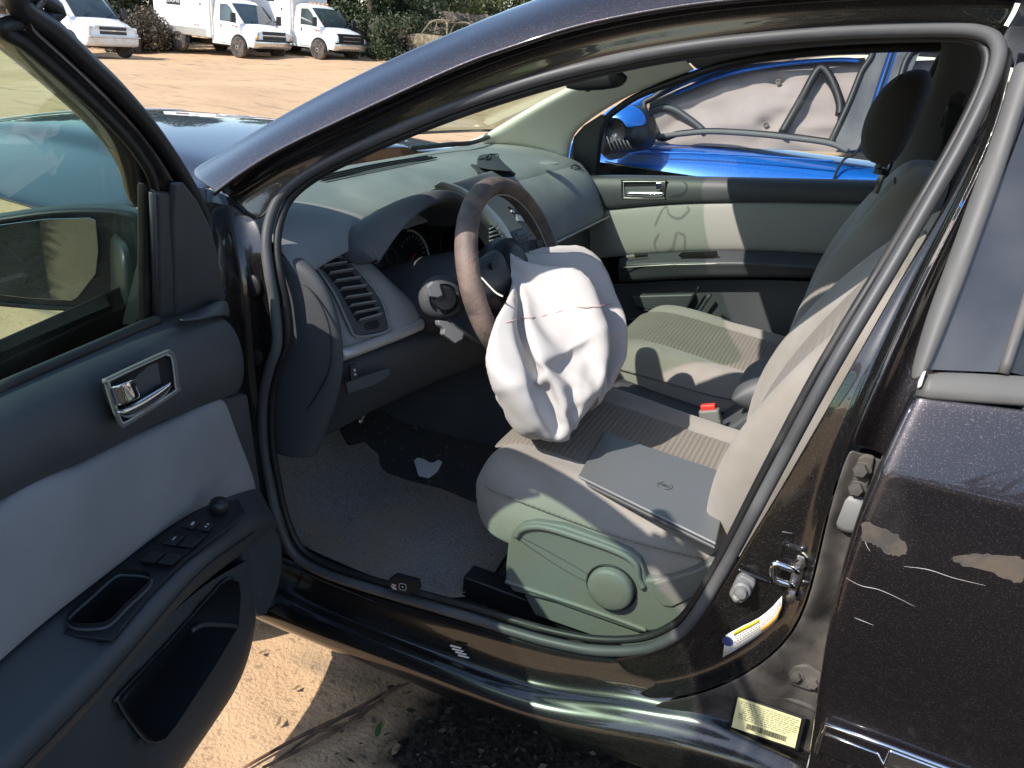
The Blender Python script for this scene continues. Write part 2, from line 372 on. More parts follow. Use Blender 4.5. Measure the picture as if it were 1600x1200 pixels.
def recess(name, target, pts, nrm, depth, m, parent, above=.03, taper=.9):
    """cut an opening of outline pts into target and line it with a walled pocket"""
    P = [Vector(p) for p in pts]; n = Vector(nrm).normalized(); k = len(P); cc = sum(P, Vector())/k
    cut(target, P, n, above, depth+.02)
    V = []
    for t, d in ((1.0, -.006), (.985, .012), (lerp(1, taper, .6), depth*.7), (taper, depth*.95), (taper*.9, depth)): V += [cc+(p-cc)*t-n*d for p in P]
    return meshobj(name, V, rows_faces(5, k, True)+[tuple(4*k+i for i in range(k))], m, parent, True, auto=50)
def lerp(a, b, t): return a+(b-a)*t
# ------------------------------------------------------------------ ground
def ground():
    # one sheet, finer close to the car, gently uneven
    xs = np.unique(np.concatenate([np.linspace(-400, -8, 18), np.linspace(-8, -1.5, 24), np.linspace(-1.5, 2.5, 81), np.linspace(2.5, 30, 56), np.linspace(30, 400, 20)]))
    ys = np.unique(np.concatenate([np.linspace(-400, -45, 18), np.linspace(-45, -3, 85), np.linspace(-3, 3, 101), np.linspace(3, 12, 20), np.linspace(12, 400, 18)]))
    def h(x, y):
        v = .018*math.sin(x*2.1+y*.7)*math.cos(y*1.7-x*.4)+.012*math.sin(x*5.3+1.1)*math.sin(y*4.1+.3)
        v += .007*math.sin(x*13+y*7)*math.sin(y*15-x*4)
        # ruts and heaped sand beside the car
        d = (x-.95)*.55+(y-1.0)*.83
        v += .035*math.exp(-((d-.12)/.07)**2)*math.exp(-((x-.8)/.5)**2-((y-1.05)/.5)**2)
        far = min(1, max(0, (math.hypot(x, y)-3)/6))
        v += far*.05*math.sin(x*.55+.4)*math.sin(y*.62)+far*.03*math.sin(x*1.9)*math.cos(y*1.6+x*.3)
        if x > 12: v -= .045*(x-12)*max(0, min(1, (y+32)/12))*min(1, 40/x)
        return v-.02
    V = [(x, y, h(x, y)) for x in xs for y in ys]
    o = meshobj('ground', V, rows_faces(len(xs), len(ys)), 'sand'); o['kind'] = 'structure'; o['label'] = 'pale orange sand lot with ruts and dark leaf mould beside the car'
    return h
GH = ground()
# ------------------------------------------------------------------ the black car: body shell
car = thing('parked_car', 'black crashed sedan with its driver door wide open and airbag hanging out', 'car')
CARP = car
# door seal: one rubber tube round the opening
SEALPX = [(428, 470), (433, 535), (420, 580), (411, 625), (411, 690), (420, 750), (434, 812), (458, 865), (500, 893), (560, 914), (640, 938), (733, 965), (796, 985), (860, 1003), (930, 1016), (1001, 1015), (1049, 997), (1082, 968), (1134, 884), (1205, 751), (1296, 582), (1397, 412), (1460, 303), (1508, 217), (1545, 140), (1561, 88), (1554, 62), (1530, 50), (1490, 46), (1400, 47), (1300, 51), (1200, 59), (1100, 70), (1000, 86), (900, 108), (800, 136), (700, 170), (600, 211), (520, 249), (470, 278), (437, 308), (421, 345), (416, 385), (421, 430)]
SEAL = [ap(*p) for p in SEALPX]
seal = tube('door_seal', SEAL, .0094, 'rubber', car, True, 12, 220, up=(0, 1, 0))
tube('seal_lip', [p+Vector((0, -.012, 0))+(Vector((.48, .70, .95))-p).normalized()*.013 for p in SEAL], .007, 'rubber_black', seal, True, 8, 180, up=(0, 1, 0))
# roof rail and windscreen pillar, outside skin: rows along the rail, columns from the roof edge to the seal
RAIL = [((297, 273), (335, 303), (352, 318), (405, 352)), ((360, 235), (384, 267), (402, 284), (430, 318)), ((437, 188), (450, 228), (470, 246), (487, 268)), ((569, 118), (583, 165), (600, 183), (610, 207)),
        ((700, 61), (715, 105), (728, 125), (740, 156)), ((780, 27), (800, 74), (812, 95), (830, 128)), ((857, 0), (917, 38), (925, 60), (940, 97)), ((960, -42), (1080, 8), (1085, 30), (1100, 70)),
        ((1100, -75), (1280, -10), (1283, 14), (1290, 51)), ((1300, -105), (1480, -18), (1480, 8), (1480, 46)), ((1420, -120), (1600, -14), (1590, 14), (1560, 60))]
rows = []; flange = []
for a, b, c_, d in RAIL:
    pb = outp(*b); pa = outp(*a, -.055); pd = ap(*d, .002)
    pc = ap(*c_, .028)
    top = pa+(Vector((.012, -.028, .006)) if a[0] < 760 else Vector((0, -.10, .025)))
    rows.append([top, lerp(top, pa, .55)+Vector((0, .0, .008)), pa, lerp(pa, pb, .5)+Vector((0, .010, .006)), pb+Vector((0, -.002, .002)), pb])
    flange.append([pb, lerp(pb, pc, .25)+Vector((0, -.022, 0)), pc+Vector((0, -.012, 0)), lerp(pc, pd, .5)+Vector((0, -.005, 0)), pd])
rail = patch('roof_rail', rows, 'paint', car, .004)
patch('rail_flange', flange, 'paint_dirty', rail, .003)
tube('drip_edge', [r[-1]+Vector((0, .002, 0)) for r in rows], .004, 'paint', rail, n=60, up=(0, 1, 0))
ROOFEDGE = [r[0].copy() for r in rows]
# rear part of the rail runs on over the rear door
e = rows[-1]; rows2 = [e]
for dx, dz in ((-.35, -.005), (-.7, -.05), (-1.0, -.16), (-1.25, -.32)): rows2.append([p+Vector((dx, (.0 if dz > -.1 else .03+.25*(-dz-.1)), dz)) for p in e])
patch('rear_roof_rail', rows2, 'paint', car, .004); REARRAIL = rows2
E0 = [flange[-1]]+[[q_+Vector((dx, 0, dz)) for q_ in flange[-1]] for dx, dz in ((-.06, .0), (-.35, -.006), (-.7, -.05), (-1.0, -.16))]
patch('rear_rail_flange', [[p+Vector((0, 0, -.0)) for p in r]+[r[-1]+Vector((0, .012, -.035))] for r in E0], 'trim_black', car, .004)
# lock pillar between the two doors
BP = [[(1575, 66), (1582, 74), (1588, 78), (1600, 80), (1625, 85)], [(1552, 172), (1560, 174), (1566, 176), (1580, 178), (1605, 185)], [(1521, 237), (1533, 240), (1539, 243), (1556, 246), (1582, 252)],
      [(1473, 330), (1489, 333), (1495, 336), (1515, 340), (1547, 350)], [(1413, 427), (1436, 430), (1443, 434), (1466, 440), (1502, 450)], [(1366, 510), (1395, 520), (1402, 525), (1429, 535), (1466, 550)],
      [(1315, 600), (1352, 612), (1360, 617), (1388, 625), (1430, 640)], [(1268, 680), (1318, 690), (1326, 695), (1358, 705), (1392, 720)], [(1216, 770), (1286, 790), (1295, 795), (1328, 805), (1362, 812)],
      [(1160, 860), (1266, 885), (1276, 890), (1308, 897), (1332, 902)], [(1104, 955), (1235, 985), (1248, 992), (1290, 1002), (1312, 1005)], [(1060, 1002), (1150, 1045), (1166, 1056), (1262, 1085), (1296, 1092)],
      [(1005, 1022), (1060, 1075), (1078, 1090), (1215, 1150), (1282, 1180)], [(960, 1026), (990, 1078), (1005, 1096), (1120, 1180), (1268, 1270)]]
rws = []
for i, (a, b, c_, d, f) in enumerate(BP):
    A = ap(*a, -.004); B = ap(*b, .004); Cc = ap(*c_, .026); D0 = ap(*c_, .020)*.5+ap(*d, .006)*.5; D = ap(*d, .004); F = ap(*f, .012)
    rws.append([A, lerp(A, B, .12), lerp(A, B, .5)+Vector((0, .002, 0)), lerp(A, B, .93), Cc, lerp(Cc, D, .3)+Vector((0, .004, 0)), D, F, F+Vector((-.05, -.01, 0))])
k = 5
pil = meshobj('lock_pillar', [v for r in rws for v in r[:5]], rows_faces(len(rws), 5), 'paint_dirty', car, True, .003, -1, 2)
meshobj('pillar_strip', [v for r in rws[:8] for v in r[4:]], rows_faces(8, 5), 'paint', pil, True, .003, -1, 2)
meshobj('pillar_channel', [v for r in rws[7:] for v in r[4:]], rows_faces(len(rws)-7, 5), 'paint_channel', pil, True, .003, -1, 2)
# sill
SILL = [[(440, 868), (428, 905), (424, 935), (420, 960), (424, 984)], [(492, 903), (480, 940), (474, 965), (472, 990), (500, 1014)], [(608, 940), (600, 985), (598, 1010), (600, 1035), (620, 1066)],
        [(733, 976), (730, 1035), (732, 1062), (735, 1090), (745, 1117)], [(830, 1004), (842, 1075), (850, 1107), (852, 1135), (855, 1152)], [(930, 1026), (965, 1085), (985, 1130), (985, 1165), (970, 1197)],
        [(1001, 1027), (1040, 1100), (1075, 1150), (1080, 1190), (1060, 1232)], [(1040, 1015), (1090, 1105), (1180, 1180), (1190, 1222), (1170, 1275)]]
rws = []
for a, b, c_, d, e in SILL:
    A = ap(*a, -.002); B = ap(*b, .018); Cc = ap(*c_, .052); D = ap(*d, .070); E = ap(*e, .062)
    rws.append([A+Vector((0, -.02, .0)), A, lerp(A, B, .5)+Vector((0, -.004, 0)), B, lerp(B, Cc, .2)+Vector((0, .012, -.0)), lerp(B, Cc, .8), Cc, D, E, E+Vector((0, -.05, -.02)), E+Vector((0, -.25, -.02))])
e0 = [p+Vector((.5, .01, .0)) for p in rws[0]]
e1 = [p+Vector((-.7, 0, -.10 if k_ < 4 else -.01)) for k_, p in enumerate(rws[-1])]
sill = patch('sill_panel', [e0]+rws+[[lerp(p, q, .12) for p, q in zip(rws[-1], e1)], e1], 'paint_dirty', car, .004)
# underside, floor pan
box('floor_pan', (.0, 0, .215), (2.5, 1.50, .03), 'trim_black', car)
# hinge pillar in front of the opening
HP = [[(315, 290), (345, 300), (372, 312), (408, 345)], [(332, 340), (362, 356), (392, 372), (414, 390)], [(345, 430), (372, 440), (397, 445), (424, 450)], [(352, 520), (377, 530), (402, 540), (430, 540)],
      [(360, 620), (387, 640), (402, 648), (412, 640)], [(390, 760), (407, 770), (416, 772), (424, 760)], [(418, 870), (428, 885), (436, 888), (444, 868)], [(418, 960), (424, 965), (430, 960), (445, 925)]]
rws = [[ap(*a, .072)+Vector((.02, .02, 0)), ap(*a, .07), ap(*b, .018), ap(*c_, .0), ap(*d, -.006)] for a, b, c_, d in HP]
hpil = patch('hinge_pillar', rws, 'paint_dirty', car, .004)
for p in ((392, 447), (395, 556)):
    q = ap(*p, .004); lathe('plug', [(.001, .004), (.017, .0035), (.021, .001), (.022, -.004)], 'rubber_black', hpil, q, (0, 1, 0.05))
for z in (.42, .80):
    h = box('door_hinge', DH+Vector((.015, .01, z)), (.05, .03, .075), 'paint_dirty', hpil, bev=.006)
    lathe('hinge_pin', [(.008, -.045), (.008, .045)], 'steel', hpil, DH+Vector((0, .012, z)))
# front wing (crushed away ahead of the wheel), bonnet, cowl
W = []
for x in (1.05, 1.15, 1.25, 1.36):
    W.append([Vector((x, y_out(z)+.055*math.sin((z-.2)*3.1)*.8+.012, z)) for z in (.24, .4, .55, .7, .84, .93)]+[Vector((x, .815, .985)), Vector((x, .77, 1.0-.02*(x-1.05)))])
W[-1] = [p+Vector((.02*math.sin(i*2.4), -.03-.02*(i % 2), 0)) for i, p in enumerate(W[-1])]
patch('front_wing', W, 'paint', car, .004)
Wr = []
for x in (1.05, 1.3, 1.5, 1.8, 2.1, 2.3):
    Wr.append([Vector((x, -(.87-.03*abs(x-1.3)), z)) for z in (.24, .45, .65, .84)]+[Vector((x, -.80, .97-.05*(x-1.05)))])
patch('front_wing', Wr, 'paint', car, .004)
def hood_pt(x, y):
    t = (x-1.38)/1.0
    z = 1.0+.035*math.sin(min(t, 1)*math.pi*.8)-.03*t*t - .10*(abs(y)/.8)**2*(.35+.3*t)
    z += .020*(1/(1+math.exp(-(abs(y)-.40)/.015*-1)))*1.0          # raised centre
    z += .010*math.sin(9*x+3*y)*max(0, t-.3)
    return Vector((x, y, z))
hb = [[hood_pt(x, y) for y in (.80, .74, .65, .55, .47, .43, .39, .35, .27, .15, 0, -.15, -.27, -.35, -.39, -.43, -.47, -.55, -.65, -.74, -.80)] for x in (1.37, 1.45, 1.6, 1.75, 1.9, 2.05, 2.18, 2.27)]
hood = patch('bonnet', hb, 'paint', car, .012)
tube('bent_edge', [hb[-1][i]+Vector((.004, 0, -.004)) for i in range(0, 21, 1)], .006, 'white_grime', hood, n=50)
cowl = patch('cowl', [[Vector((1.37, y, .985-.05*(y/.8)**2)) for y in (.78, .4, 0, -.4, -.78)], [Vector((1.30, y, .965)) for y in (.78, .4, 0, -.4, -.78)], [Vector((1.24, y, .95)) for y in (.76, .4, 0, -.4, -.76)]], 'trim_black', car, .01)
fwall = box('firewall', (1.34, 0, .60), (.03, 1.5, .74), 'trim_black', car)
fb = meshobj('front_bumper', [(2.26, -.7, .42), (2.36, -.3, .45), (2.40, 0, .44), (2.30, .25, .40), (2.26, -.7, .22), (2.38, -.3, .2), (2.42, 0, .2), (2.30, .25, .2)], [(0, 1, 5, 4), (1, 2, 6, 5), (2, 3, 7, 6)], 'paint', car, True, .02, -1, 1)
for x, y in ((1.49, .79), (1.49, -.79), (-1.19, .79), (-1.19, -.79)):
    wh = lathe('wheel', [(.20, -.10), (.305, -.095), (.325, -.05), (.325, .05), (.305, .095), (.20, .10)], 'tyre', car, (x, y-.02*(1 if y > 0 else -1), .30), (0, 1, 0), 36)
    lathe('rim', [(.02, .10), (.06, .108), (.07, .104), (.17, .112), (.20, .118), (.205, -.08)], 'hub', wh, (x, y-.02*(1 if y > 0 else -1), .30), (0, 1 if y > 0 else -1, 0), 30)
# roof skin, headlining, rear end (outside the picture, kept simple)
RE = [p for p in ROOFEDGE if p.x < .72][:]
n = len(ROOFEDGE)
rf = []
for p in ROOFEDGE[5:]+[r[0] for r in REARRAIL[1:3]]:
    rf.append([Vector((p.x+.05*(1-t*t)*max(0, min(1, p.x/.5)), p.y*t, p.z+.02*(1-t*t))) for t in (1, .85, .6, .3, 0, -.3, -.6, -.85, -1)])
ROOFFRONT = rf[0]
roof = patch('roof', rf, 'paint', car, .004)
patch('headliner', [[p+Vector((0, -.03*np.sign(p.y)*(abs(p.y) > .3), -.045)) for p in r] for r in rf], 'headliner', roof, .01)
# windscreen, black border band
wsL = [Vector((r[0].x, r[0].y, r[0].z)) for r in rows[:5]]
ws = []
for i in range(6):
    t = i/5; base = Vector((1.33, .76, 1.01)); 
    pL = lerp(Vector((1.20, .705, 1.055)), ROOFFRONT[0]+Vector((.03, -.02, -.01)), t)
    ws.append([Vector((pL.x+.16*(1-s*s), pL.y*s, pL.z+.012*(1-s*s)*t)) for s in (1, .7, .35, 0, -.35, -.7, -1)])
shield = patch('windscreen', ws, 'glass_shield', car, 0); WS = ws
patch('shade_band', [[p+Vector((-.004, 0, -.004)) for p in ws[0]], [lerp(p, q, .18)+Vector((-.004, 0, -.004)) for p, q in zip(ws[0], ws[1])]], 'trim_black', shield, .002)
# far roof rail and windscreen pillar skin (mirror of this side)
patch('roof_rail', [[Vector((p.x, -p.y, p.z)) for p in r] for r in rows], 'paint', car, .004)
# rear quarter, boot, rear screen
q = []
for x, zt in ((-1.02, 1.0), (-1.3, 1.0), (-1.7, 1.02), (-2.1, 1.04), (-2.25, 1.0)):
    q.append([Vector((x, .86-.06*max(0, -x-1.7), z)) for z in (.62 if -1.6 < x < -.9 else .3, .72, .82, .92)]+[Vector((x, .80-.05*max(0, -x-1.7), zt))])
patch('rear_quarter', q, 'paint', car, .004)
patch('rear_quarter', [[Vector((p.x, -p.y, p.z)) for p in r] for r in q], 'paint', car, .004)
patch('boot_lid', [[Vector((x, y, z+.03*(1-(y/.8)**2))) for y in (.78, .4, 0, -.4, -.78)] for x, z in ((-1.75, 1.03), (-2.0, 1.05), (-2.22, 1.02), (-2.28, .9), (-2.3, .5))], 'paint', car, .004)
a = rf[-1]
patch('rear_screen', [[a[0]+Vector((0, 0, -.01)), a[4]+Vector((-.1, 0, -.01)), a[-1]+Vector((0, 0, -.01))], [Vector((-1.2, .56, 1.25)), Vector((-1.3, 0, 1.28)), Vector((-1.2, -.56, 1.25))], [Vector((-1.72, .70, 1.02)), Vector((-1.78, 0, 1.05)), Vector((-1.72, -.70, 1.02))]], 'glass_dark', car, 0)

patch('quarter_pillar', [[Vector((-.95, -.60, 1.42)), Vector((-1.35, -.56, 1.28)), Vector((-1.72, -.72, 1.03))], [Vector((-.95, -.78, 1.03)), Vector((-1.35, -.78, 1.02)), Vector((-1.72, -.78, 1.02))]], 'paint', car, .01, 1)
patch('quarter_pillar', [[Vector((-.95, .60, 1.42)), Vector((-1.35, .56, 1.28)), Vector((-1.72, .72, 1.03))], [Vector((-.95, .78, 1.03)), Vector((-1.35, .78, 1.02)), Vector((-1.72, .78, 1.02))]], 'paint', car, .01, 1)
patch('rear_side_glass', [[Vector((-.12, -.60, 1.40)), Vector((-.5, -.59, 1.42)), Vector((-.95, -.60, 1.40))], [Vector((-.12, -.80, 1.0)), Vector((-.5, -.80, 1.0)), Vector((-.95, -.80, 1.0))]], 'glass_dark', car, 0, 1)
# ---- fittings on the lock pillar
st = plate('striker_plate', [ap(*p, .016) for p in ((1246, 868), (1258, 874), (1256, 900), (1246, 925), (1236, 945), (1228, 940), (1232, 915), (1238, 890))], .006, 'steel', car, bev=.002)
tube('striker_loop', [ap(1244, 892, .016), ap(1244, 892, .03), ap(1212, 881, .034), ap(1208, 892, .034), ap(1212, 905, .034), ap(1238, 915, .03), ap(1238, 915, .016)], .0050, 'chrome', st, n=32)
for p in ((1252, 880), (1236, 932)): lathe('bolt', [(.001, .006), (.007, .005), (.008, 0)], 'steel', st, ap(*p, .016), (0, 1, .1), 6)
sw = plate('door_switch', [ap(*p, .020) for p in ((1150, 905), (1158, 899), (1175, 908), (1181, 914), (1172, 932), (1160, 944), (1146, 943), (1138, 930))], .016, 'plastic_grey', car, bev=.004)
lathe('plunger', [(.001, .022), (.008, .020), (.010, .012), (.013, .010), (.0145, 0)], 'plastic_grey', sw, ap(1160, 919, .020), (0, 1, .12), 20)
lathe('screw', [(.001, .003), (.005, .002), (.006, -.002)], 'silver_trim', sw, ap(1151, 933, .021), (0, 1, .12), 12)
tube('pressed_ridge', [ap(1152, 889, .006), ap(1175, 899, .007), ap(1205, 910, .006)], [.003, .004, .002], 'paint_dirty', pil, n=12)
plate('pressed_tab', [ap(*p, .006) for p in ((1220, 830), (1240, 833), (1243, 848), (1226, 851))], .004, 'paint_dirty', pil, bev=.002)
# pillar in the hinge channel of the rear door: grommet, hinge bolts
lathe('grommet', [(.001, .012), (.02, .012), (.027, .008), (.03, 0)], 'plastic_grey', pil, ap(1328, 800, .012), (.25, 1, .1), 24)
for p in ((1345, 733), (1338, 762)):
    h = plate('hinge_plate', [ap(p[0]+dx, p[1]+dy, .018) for dx, dy in ((-18, -14), (8, -22), (22, -18), (16, 12), (-8, 16), (-18, 6))], .008, 'paint_channel', pil, bev=.003)
    lathe('bolt', [(.001, .010), (.009, .009), (.010, .002), (.014, 0)], 'paint_channel', pil, ap(*p, .018), (.1, 1, .1), 6)
h = plate('hinge_plate', [ap(x, y, .020) for x, y in ((1234, 1040), (1262, 1040), (1296, 1062), (1296, 1082), (1262, 1080), (1232, 1070))], .010, 'paint_channel', pil, bev=.004)
for p in ((1243, 1056), (1270, 1066)): lathe('bolt', [(.001, .008), (.008, .007), (.010, .001), (.013, 0)], 'paint_channel', pil, ap(*p, .020), (.1, 1, .1), 6)
# ---- labels
lab = [(1129, 1027), (1134, 992), (1160, 978), (1185, 966), (1205, 951), (1222, 931), (1222, 951), (1215, 967), (1195, 984), (1172, 1001)]
tp = [(1134, 992), (1147, 985), (1160, 978), (1173, 972), (1186, 965), (1197, 957), (1208, 947), (1222, 931)]
bt = [(1129, 1027), (1145, 1018), (1160, 1009), (1176, 999), (1190, 989), (1203, 979), (1214, 968), (1221, 950)]
def strip(name, tt, bb, off, m, par, t0=0., t1=1., th=.0006):
    r1 = []; r2 = []
    for (a, b) in zip(tt, bb):
        r1.append(ap(a[0]+(b[0]-a[0])*t0, a[1]+(b[1]-a[1])*t0, off)); r2.append(ap(a[0]+(b[0]-a[0])*t1, a[1]+(b[1]-a[1])*t1, off))
    return meshobj(name, r1+r2, [(i, i+1, len(r1)+i+1, len(r1)+i) for i in range(len(r1)-1)], m, par, True, th)
wl = strip('warning_label', tp, bt, .0175, 'white_label', car)
strip('yellow_band', tp[1:5], bt[1:5], .0185, 'yellow_band', wl, .05, .26)
strip('orange_band', tp[4:], bt[4:], .0185, 'orange_band', wl, .70, .92)
c0 = ap(1137, 1002, .0186); lathe('tyre_symbol', [(.0085, .0006), (.0085, 0)], 'ink_blue', wl, c0, (0, 1, 0), 18)
ls = []
for i in range(5):
    for k0, k1 in ((1.1+.2*(i % 2), 3.8),):
        t = .36+i*.12; a = lambda s: (np.interp(s, range(8), [p[0] for p in tp])*(1-t)+np.interp(s, range(8), [p[0] for p in bt])*t, np.interp(s, range(8), [p[1] for p in tp])*(1-t)+np.interp(s, range(8), [p[1] for p in bt])*t)
        s = k0
        while s < k1:
            p1 = a(s); p2 = a(s+.22); ls.append([ap(p1[0], p1[1]-.9, .0187), ap(p2[0], p2[1]-.9, .0187), ap(p2[0], p2[1]+.9, .0187), ap(p1[0], p1[1]+.9, .0187)]); s += .3
for i in range(4):
    t = .15+i*.13; s = 4.2
    while s < 6.8:
        a2 = lambda s: (np.interp(s, range(8), [p[0] for p in tp])*(1-t)+np.interp(s, range(8), [p[0] for p in bt])*t, np.interp(s, range(8), [p[1] for p in tp])*(1-t)+np.interp(s, range(8), [p[1] for p in bt])*t)
        p1 = a2(s); p2 = a2(s+.22); ls.append([ap(p1[0], p1[1]-.7, .0187), ap(p2[0], p2[1]-.7, .0187), ap(p2[0], p2[1]+.7, .0187), ap(p1[0], p1[1]+.7, .0187)]); s += .3
joined('printed_lines', ls, 'ink_grey', wl)
Q = [(1153, 1090), (1252, 1124), (1242, 1169), (1143, 1136)]
def yl(u, v, off=.016):
    x = (Q[0][0]*(1-u)+Q[1][0]*u)*(1-v)+(Q[3][0]*(1-u)+Q[2][0]*u)*v; y = (Q[0][1]*(1-u)+Q[1][1]*u)*(1-v)+(Q[3][1]*(1-u)+Q[2][1]*u)*v
    return ap(x, y, off+.012)
bk = plate('label_backing', [ap(*p, .0255) for p in ((1148, 1086), (1260, 1123), (1247, 1174), (1139, 1139))], .004, 'trim_black', car, bev=.001)
cl = plate('certification_label', [yl(0, 0), yl(1, 0), yl(1, 1), yl(0, 1)], .0012, 'yellow_label', car)
ls = []
rl = random.Random(3)
for i in range(9):
    u = .06+.05*(i in (2, 3, 4, 5)); v = .07+i*.068
    while u < .93-.1*(i > 6):
        wd = rl.uniform(.02, .07); ls.append([yl(u, v, .0168), yl(u+wd, v, .0168), yl(u+wd, v+.030, .0168), yl(u, v+.030, .0168)]); u += wd+.018
joined('printed_lines', ls, 'ink_grey', cl)
ls = []; u = .22
while u < .84:
    wd = rl.choice((.004, .007, .011)); ls.append([yl(u, .72, .0168), yl(u+wd, .72, .0168), yl(u+wd, .90, .0168), yl(u, .90, .0168)]); u += wd+rl.choice((.005, .008))
joined('barcode', ls, 'ink', cl)
tube('pressed_edge', [ap(*p, .010) for p in ((1030, 1120), (1066, 1100), (1100, 1068), (1120, 1062), (1160, 1066), (1215, 1085), (1262, 1102), (1275, 1110))], .005, 'paint_channel', pil, n=40)
# release-lever label on the sill
sp = plate('sill_switch', [ap(*p, .012) for p in ((606, 906), (616, 899), (652, 908), (655, 922), (640, 930), (607, 922))], .012, 'black_hole', car, bev=.003)
for px, kind in ((616, 0), (629, 1)):
    if kind: tube('symbol', [ap(px+dx, 917+dy, .0128) for dx, dy in ((-4, -5), (5, -3), (4, 5), (-5, 3))], .0006, 'gauge_ink', sp, True, 5, 24); lathe('symbol', [(.0018, .0004), (.0018, 0)], 'gauge_ink', sp, ap(px, 917, .0126), (0, 1, 0), 10)
    else:
        joined('symbol', [[ap(px+dx-4, 912+dy, .0128), ap(px+dx+3, 914+dy, .0128), ap(px+dx+3, 916+dy, .0128), ap(px+dx-4, 914+dy, .0128)] for dx, dy in ((0, 0), (-1, 3), (1, 6))], 'gauge_ink', sp)
# worn mark on the sill
joined('scuff_mark', [[ap(x, y, .0195), ap(x+18, y+5, .0195), ap(x+16, y+7, .0195), ap(x-1, y+3, .0195)] for x, y in ((704, 1007), (707, 1012), (712, 1017), (716, 1022))], 'white_grime', sill)

# ------------------------------------------------------------------ rear door
rd = meshobj('rear_door', [], [], 'paint', car)
ED = [(1436, 618), (1412, 668), (1386, 724), (1348, 812), (1322, 896), (1300, 990), (1284, 1090), (1270, 1195)]
edge = [skin(*p) for p in ED]
zs = [p.z for p in edge]; xs_ = [p.x for p in edge]
while zs[-1] > .27: zs.append(zs[-1]-.06); xs_.append(xs_[-1]-.004)
zz = [zs[0], zs[0]-.02, .965, .94, .922, .916, .912, .904, .898, .892, .87, .82, .74, .66, .56, .46, .38, .30, .26]
_a, _b = skin(1440, 607), skin(1600, 624); WS_ = (_b.z-_a.z)/(_a.x-_b.x)
rows = []
for z in zz:
    xe = float(np.interp(-z, [-a for a in zs], xs_)); y = y_skin(z)
    sl_ = WS_*max(0, min(1, (z-.90)/(zz[0]-.90)))
    rows.append([Vector((xe+.002, y-.030, z)), Vector((xe+.003, y-.006, z)), Vector((xe-.002, y, z)), Vector((xe-.014, y+.001, z))]+[Vector((xe-u, y+.004*math.sin(min(1, u/.9)*math.pi), z+sl_*u)) for u in (.06, .15, .3, .5, .7, .9, 1.02)])
me_o = patch('door_skin', rows, 'paint', rd, .004)
tube('leading_edge', [Vector((float(np.interp(-z, [-a for a in zs], xs_))+.001, y_skin(z)-.004, z)) for z in np.linspace(zs[0]-.005, .3, 24)], .0045, 'paint', rd, n=40)
# waist moulding
def chr_pt(px, py, o=.0): return skin(px, py, o)
X0 = skin(1283, 1118); X1 = skin(1385, 1148)
def mould(name, x0, x1, z0, z1, o, m, par, th=.012, bev=.004):
    return box(name, ((x0+x1)/2, y_skin((z0+z1)/2)+o, (z0+z1)/2), (abs(x1-x0), th, z1-z0), m, par, bev=bev)
zt = skin(1290, 1118).z; zb = skin(1282, 1166).z; zm = skin(1284, 1133).z
xa = skin(1280, 1140).x; xb = skin(1388, 1160).x
md = mould('waist_moulding', xa, xa-1.0, zb, zt, .006, 'paint', rd, .016, .005)
tube('chrome_edge', [Vector((xa-.004, y_skin(zt)+.013, zb)), Vector((xa-.004, y_skin(zt)+.014, zt-.002)), Vector((xb, y_skin(zt)+.014, zt)), Vector((xa-1., y_skin(zt)+.014, zt))], .0035, 'chrome', md)
mould('chrome_strip', xb, xa-1.0, zm-.016, zt-.002, .013, 'chrome', md, .010, .004)
tube('chrome_edge', [Vector((xa-.004, y_skin(zm)+.014, zm)), Vector((xb+.01, y_skin(zm)+.014, zm)), Vector((xb-.006, y_skin(zm)+.014, zm-.02)), Vector((xa-1., y_skin(zm)+.014, zm-.02))], .0022, 'chrome', md)
# upper frame: rubber edge, glossy filler, divider, quarter glass, belt strip
def fr(px, py, o=0): return skin(px, py, o)
rb = []
for a, b in (((1588, 95), (1625, 95)), ((1570, 170), (1590, 172)), ((1545, 240), (1572, 245)), ((1512, 330), (1540, 334)), ((1480, 420), (1506, 428)), ((1452, 490), (1478, 500)), ((1422, 600), (1444, 585))):
    A = fr(*a, -.012); B = fr(*b, -.002); rb.append([A, lerp(A, B, .35)+Vector((0, .010, 0)), lerp(A, B, .8)+Vector((0, .008, 0)), B])
fr_o = patch('frame_rubber', rb, 'rubber_faded', rd, .006)
plate('glossy_filler', [fr(x, y, -.004) for x, y in ((1444, 577), (1478, 500), (1506, 428), (1545, 330), (1580, 245), (1640, 90), (1720, 110), (1640, 330), (1600, 470), (1566, 582))], .006, 'applique', rd)
tube('glass_divider', [fr(1568, 584, -.002), fr(1605, 470, -.002), fr(1650, 320, -.002), fr(1720, 110, -.002)], .006, 'rubber_faded', rd, n=20)
zq = fr(1570, 582).z
plate('door_window', [Vector((x, y_skin(z)-.006, z)) for x, z in ((fr(1568, 584).x, zq), (fr(1605, 470).x, fr(1605, 470).z), (fr(1720, 110).x, fr(1720, 110).z), (-.9, 1.36), (-1.05, 1.02))], .004, 'glass_dark', rd)
bs = []
for x in np.linspace(0, 1, 6):
    A = lerp(fr(1432, 582), fr(1600, 592), x*5); zc = A.z
    bs.append([Vector((A.x, y_skin(zc)-.004, zc+.004)), Vector((A.x, y_skin(zc)+.008, zc-.004)), Vector((A.x, y_skin(zc-.03)+.008, zc-.026)), Vector((A.x, y_skin(zc-.03)-.002, zc-.030))])
patch('belt_strip', bs, 'rubber_faded', rd, .004, 1)
plate('belt_end_cap', [fr(x, y, .012) for x, y in ((1448, 579), (1440, 604), (1434, 607), (1436, 595), (1443, 580))], .01, 'white_grime', rd, bev=.002)  # end of the belt strip, pale colour stands in for an edge highlight
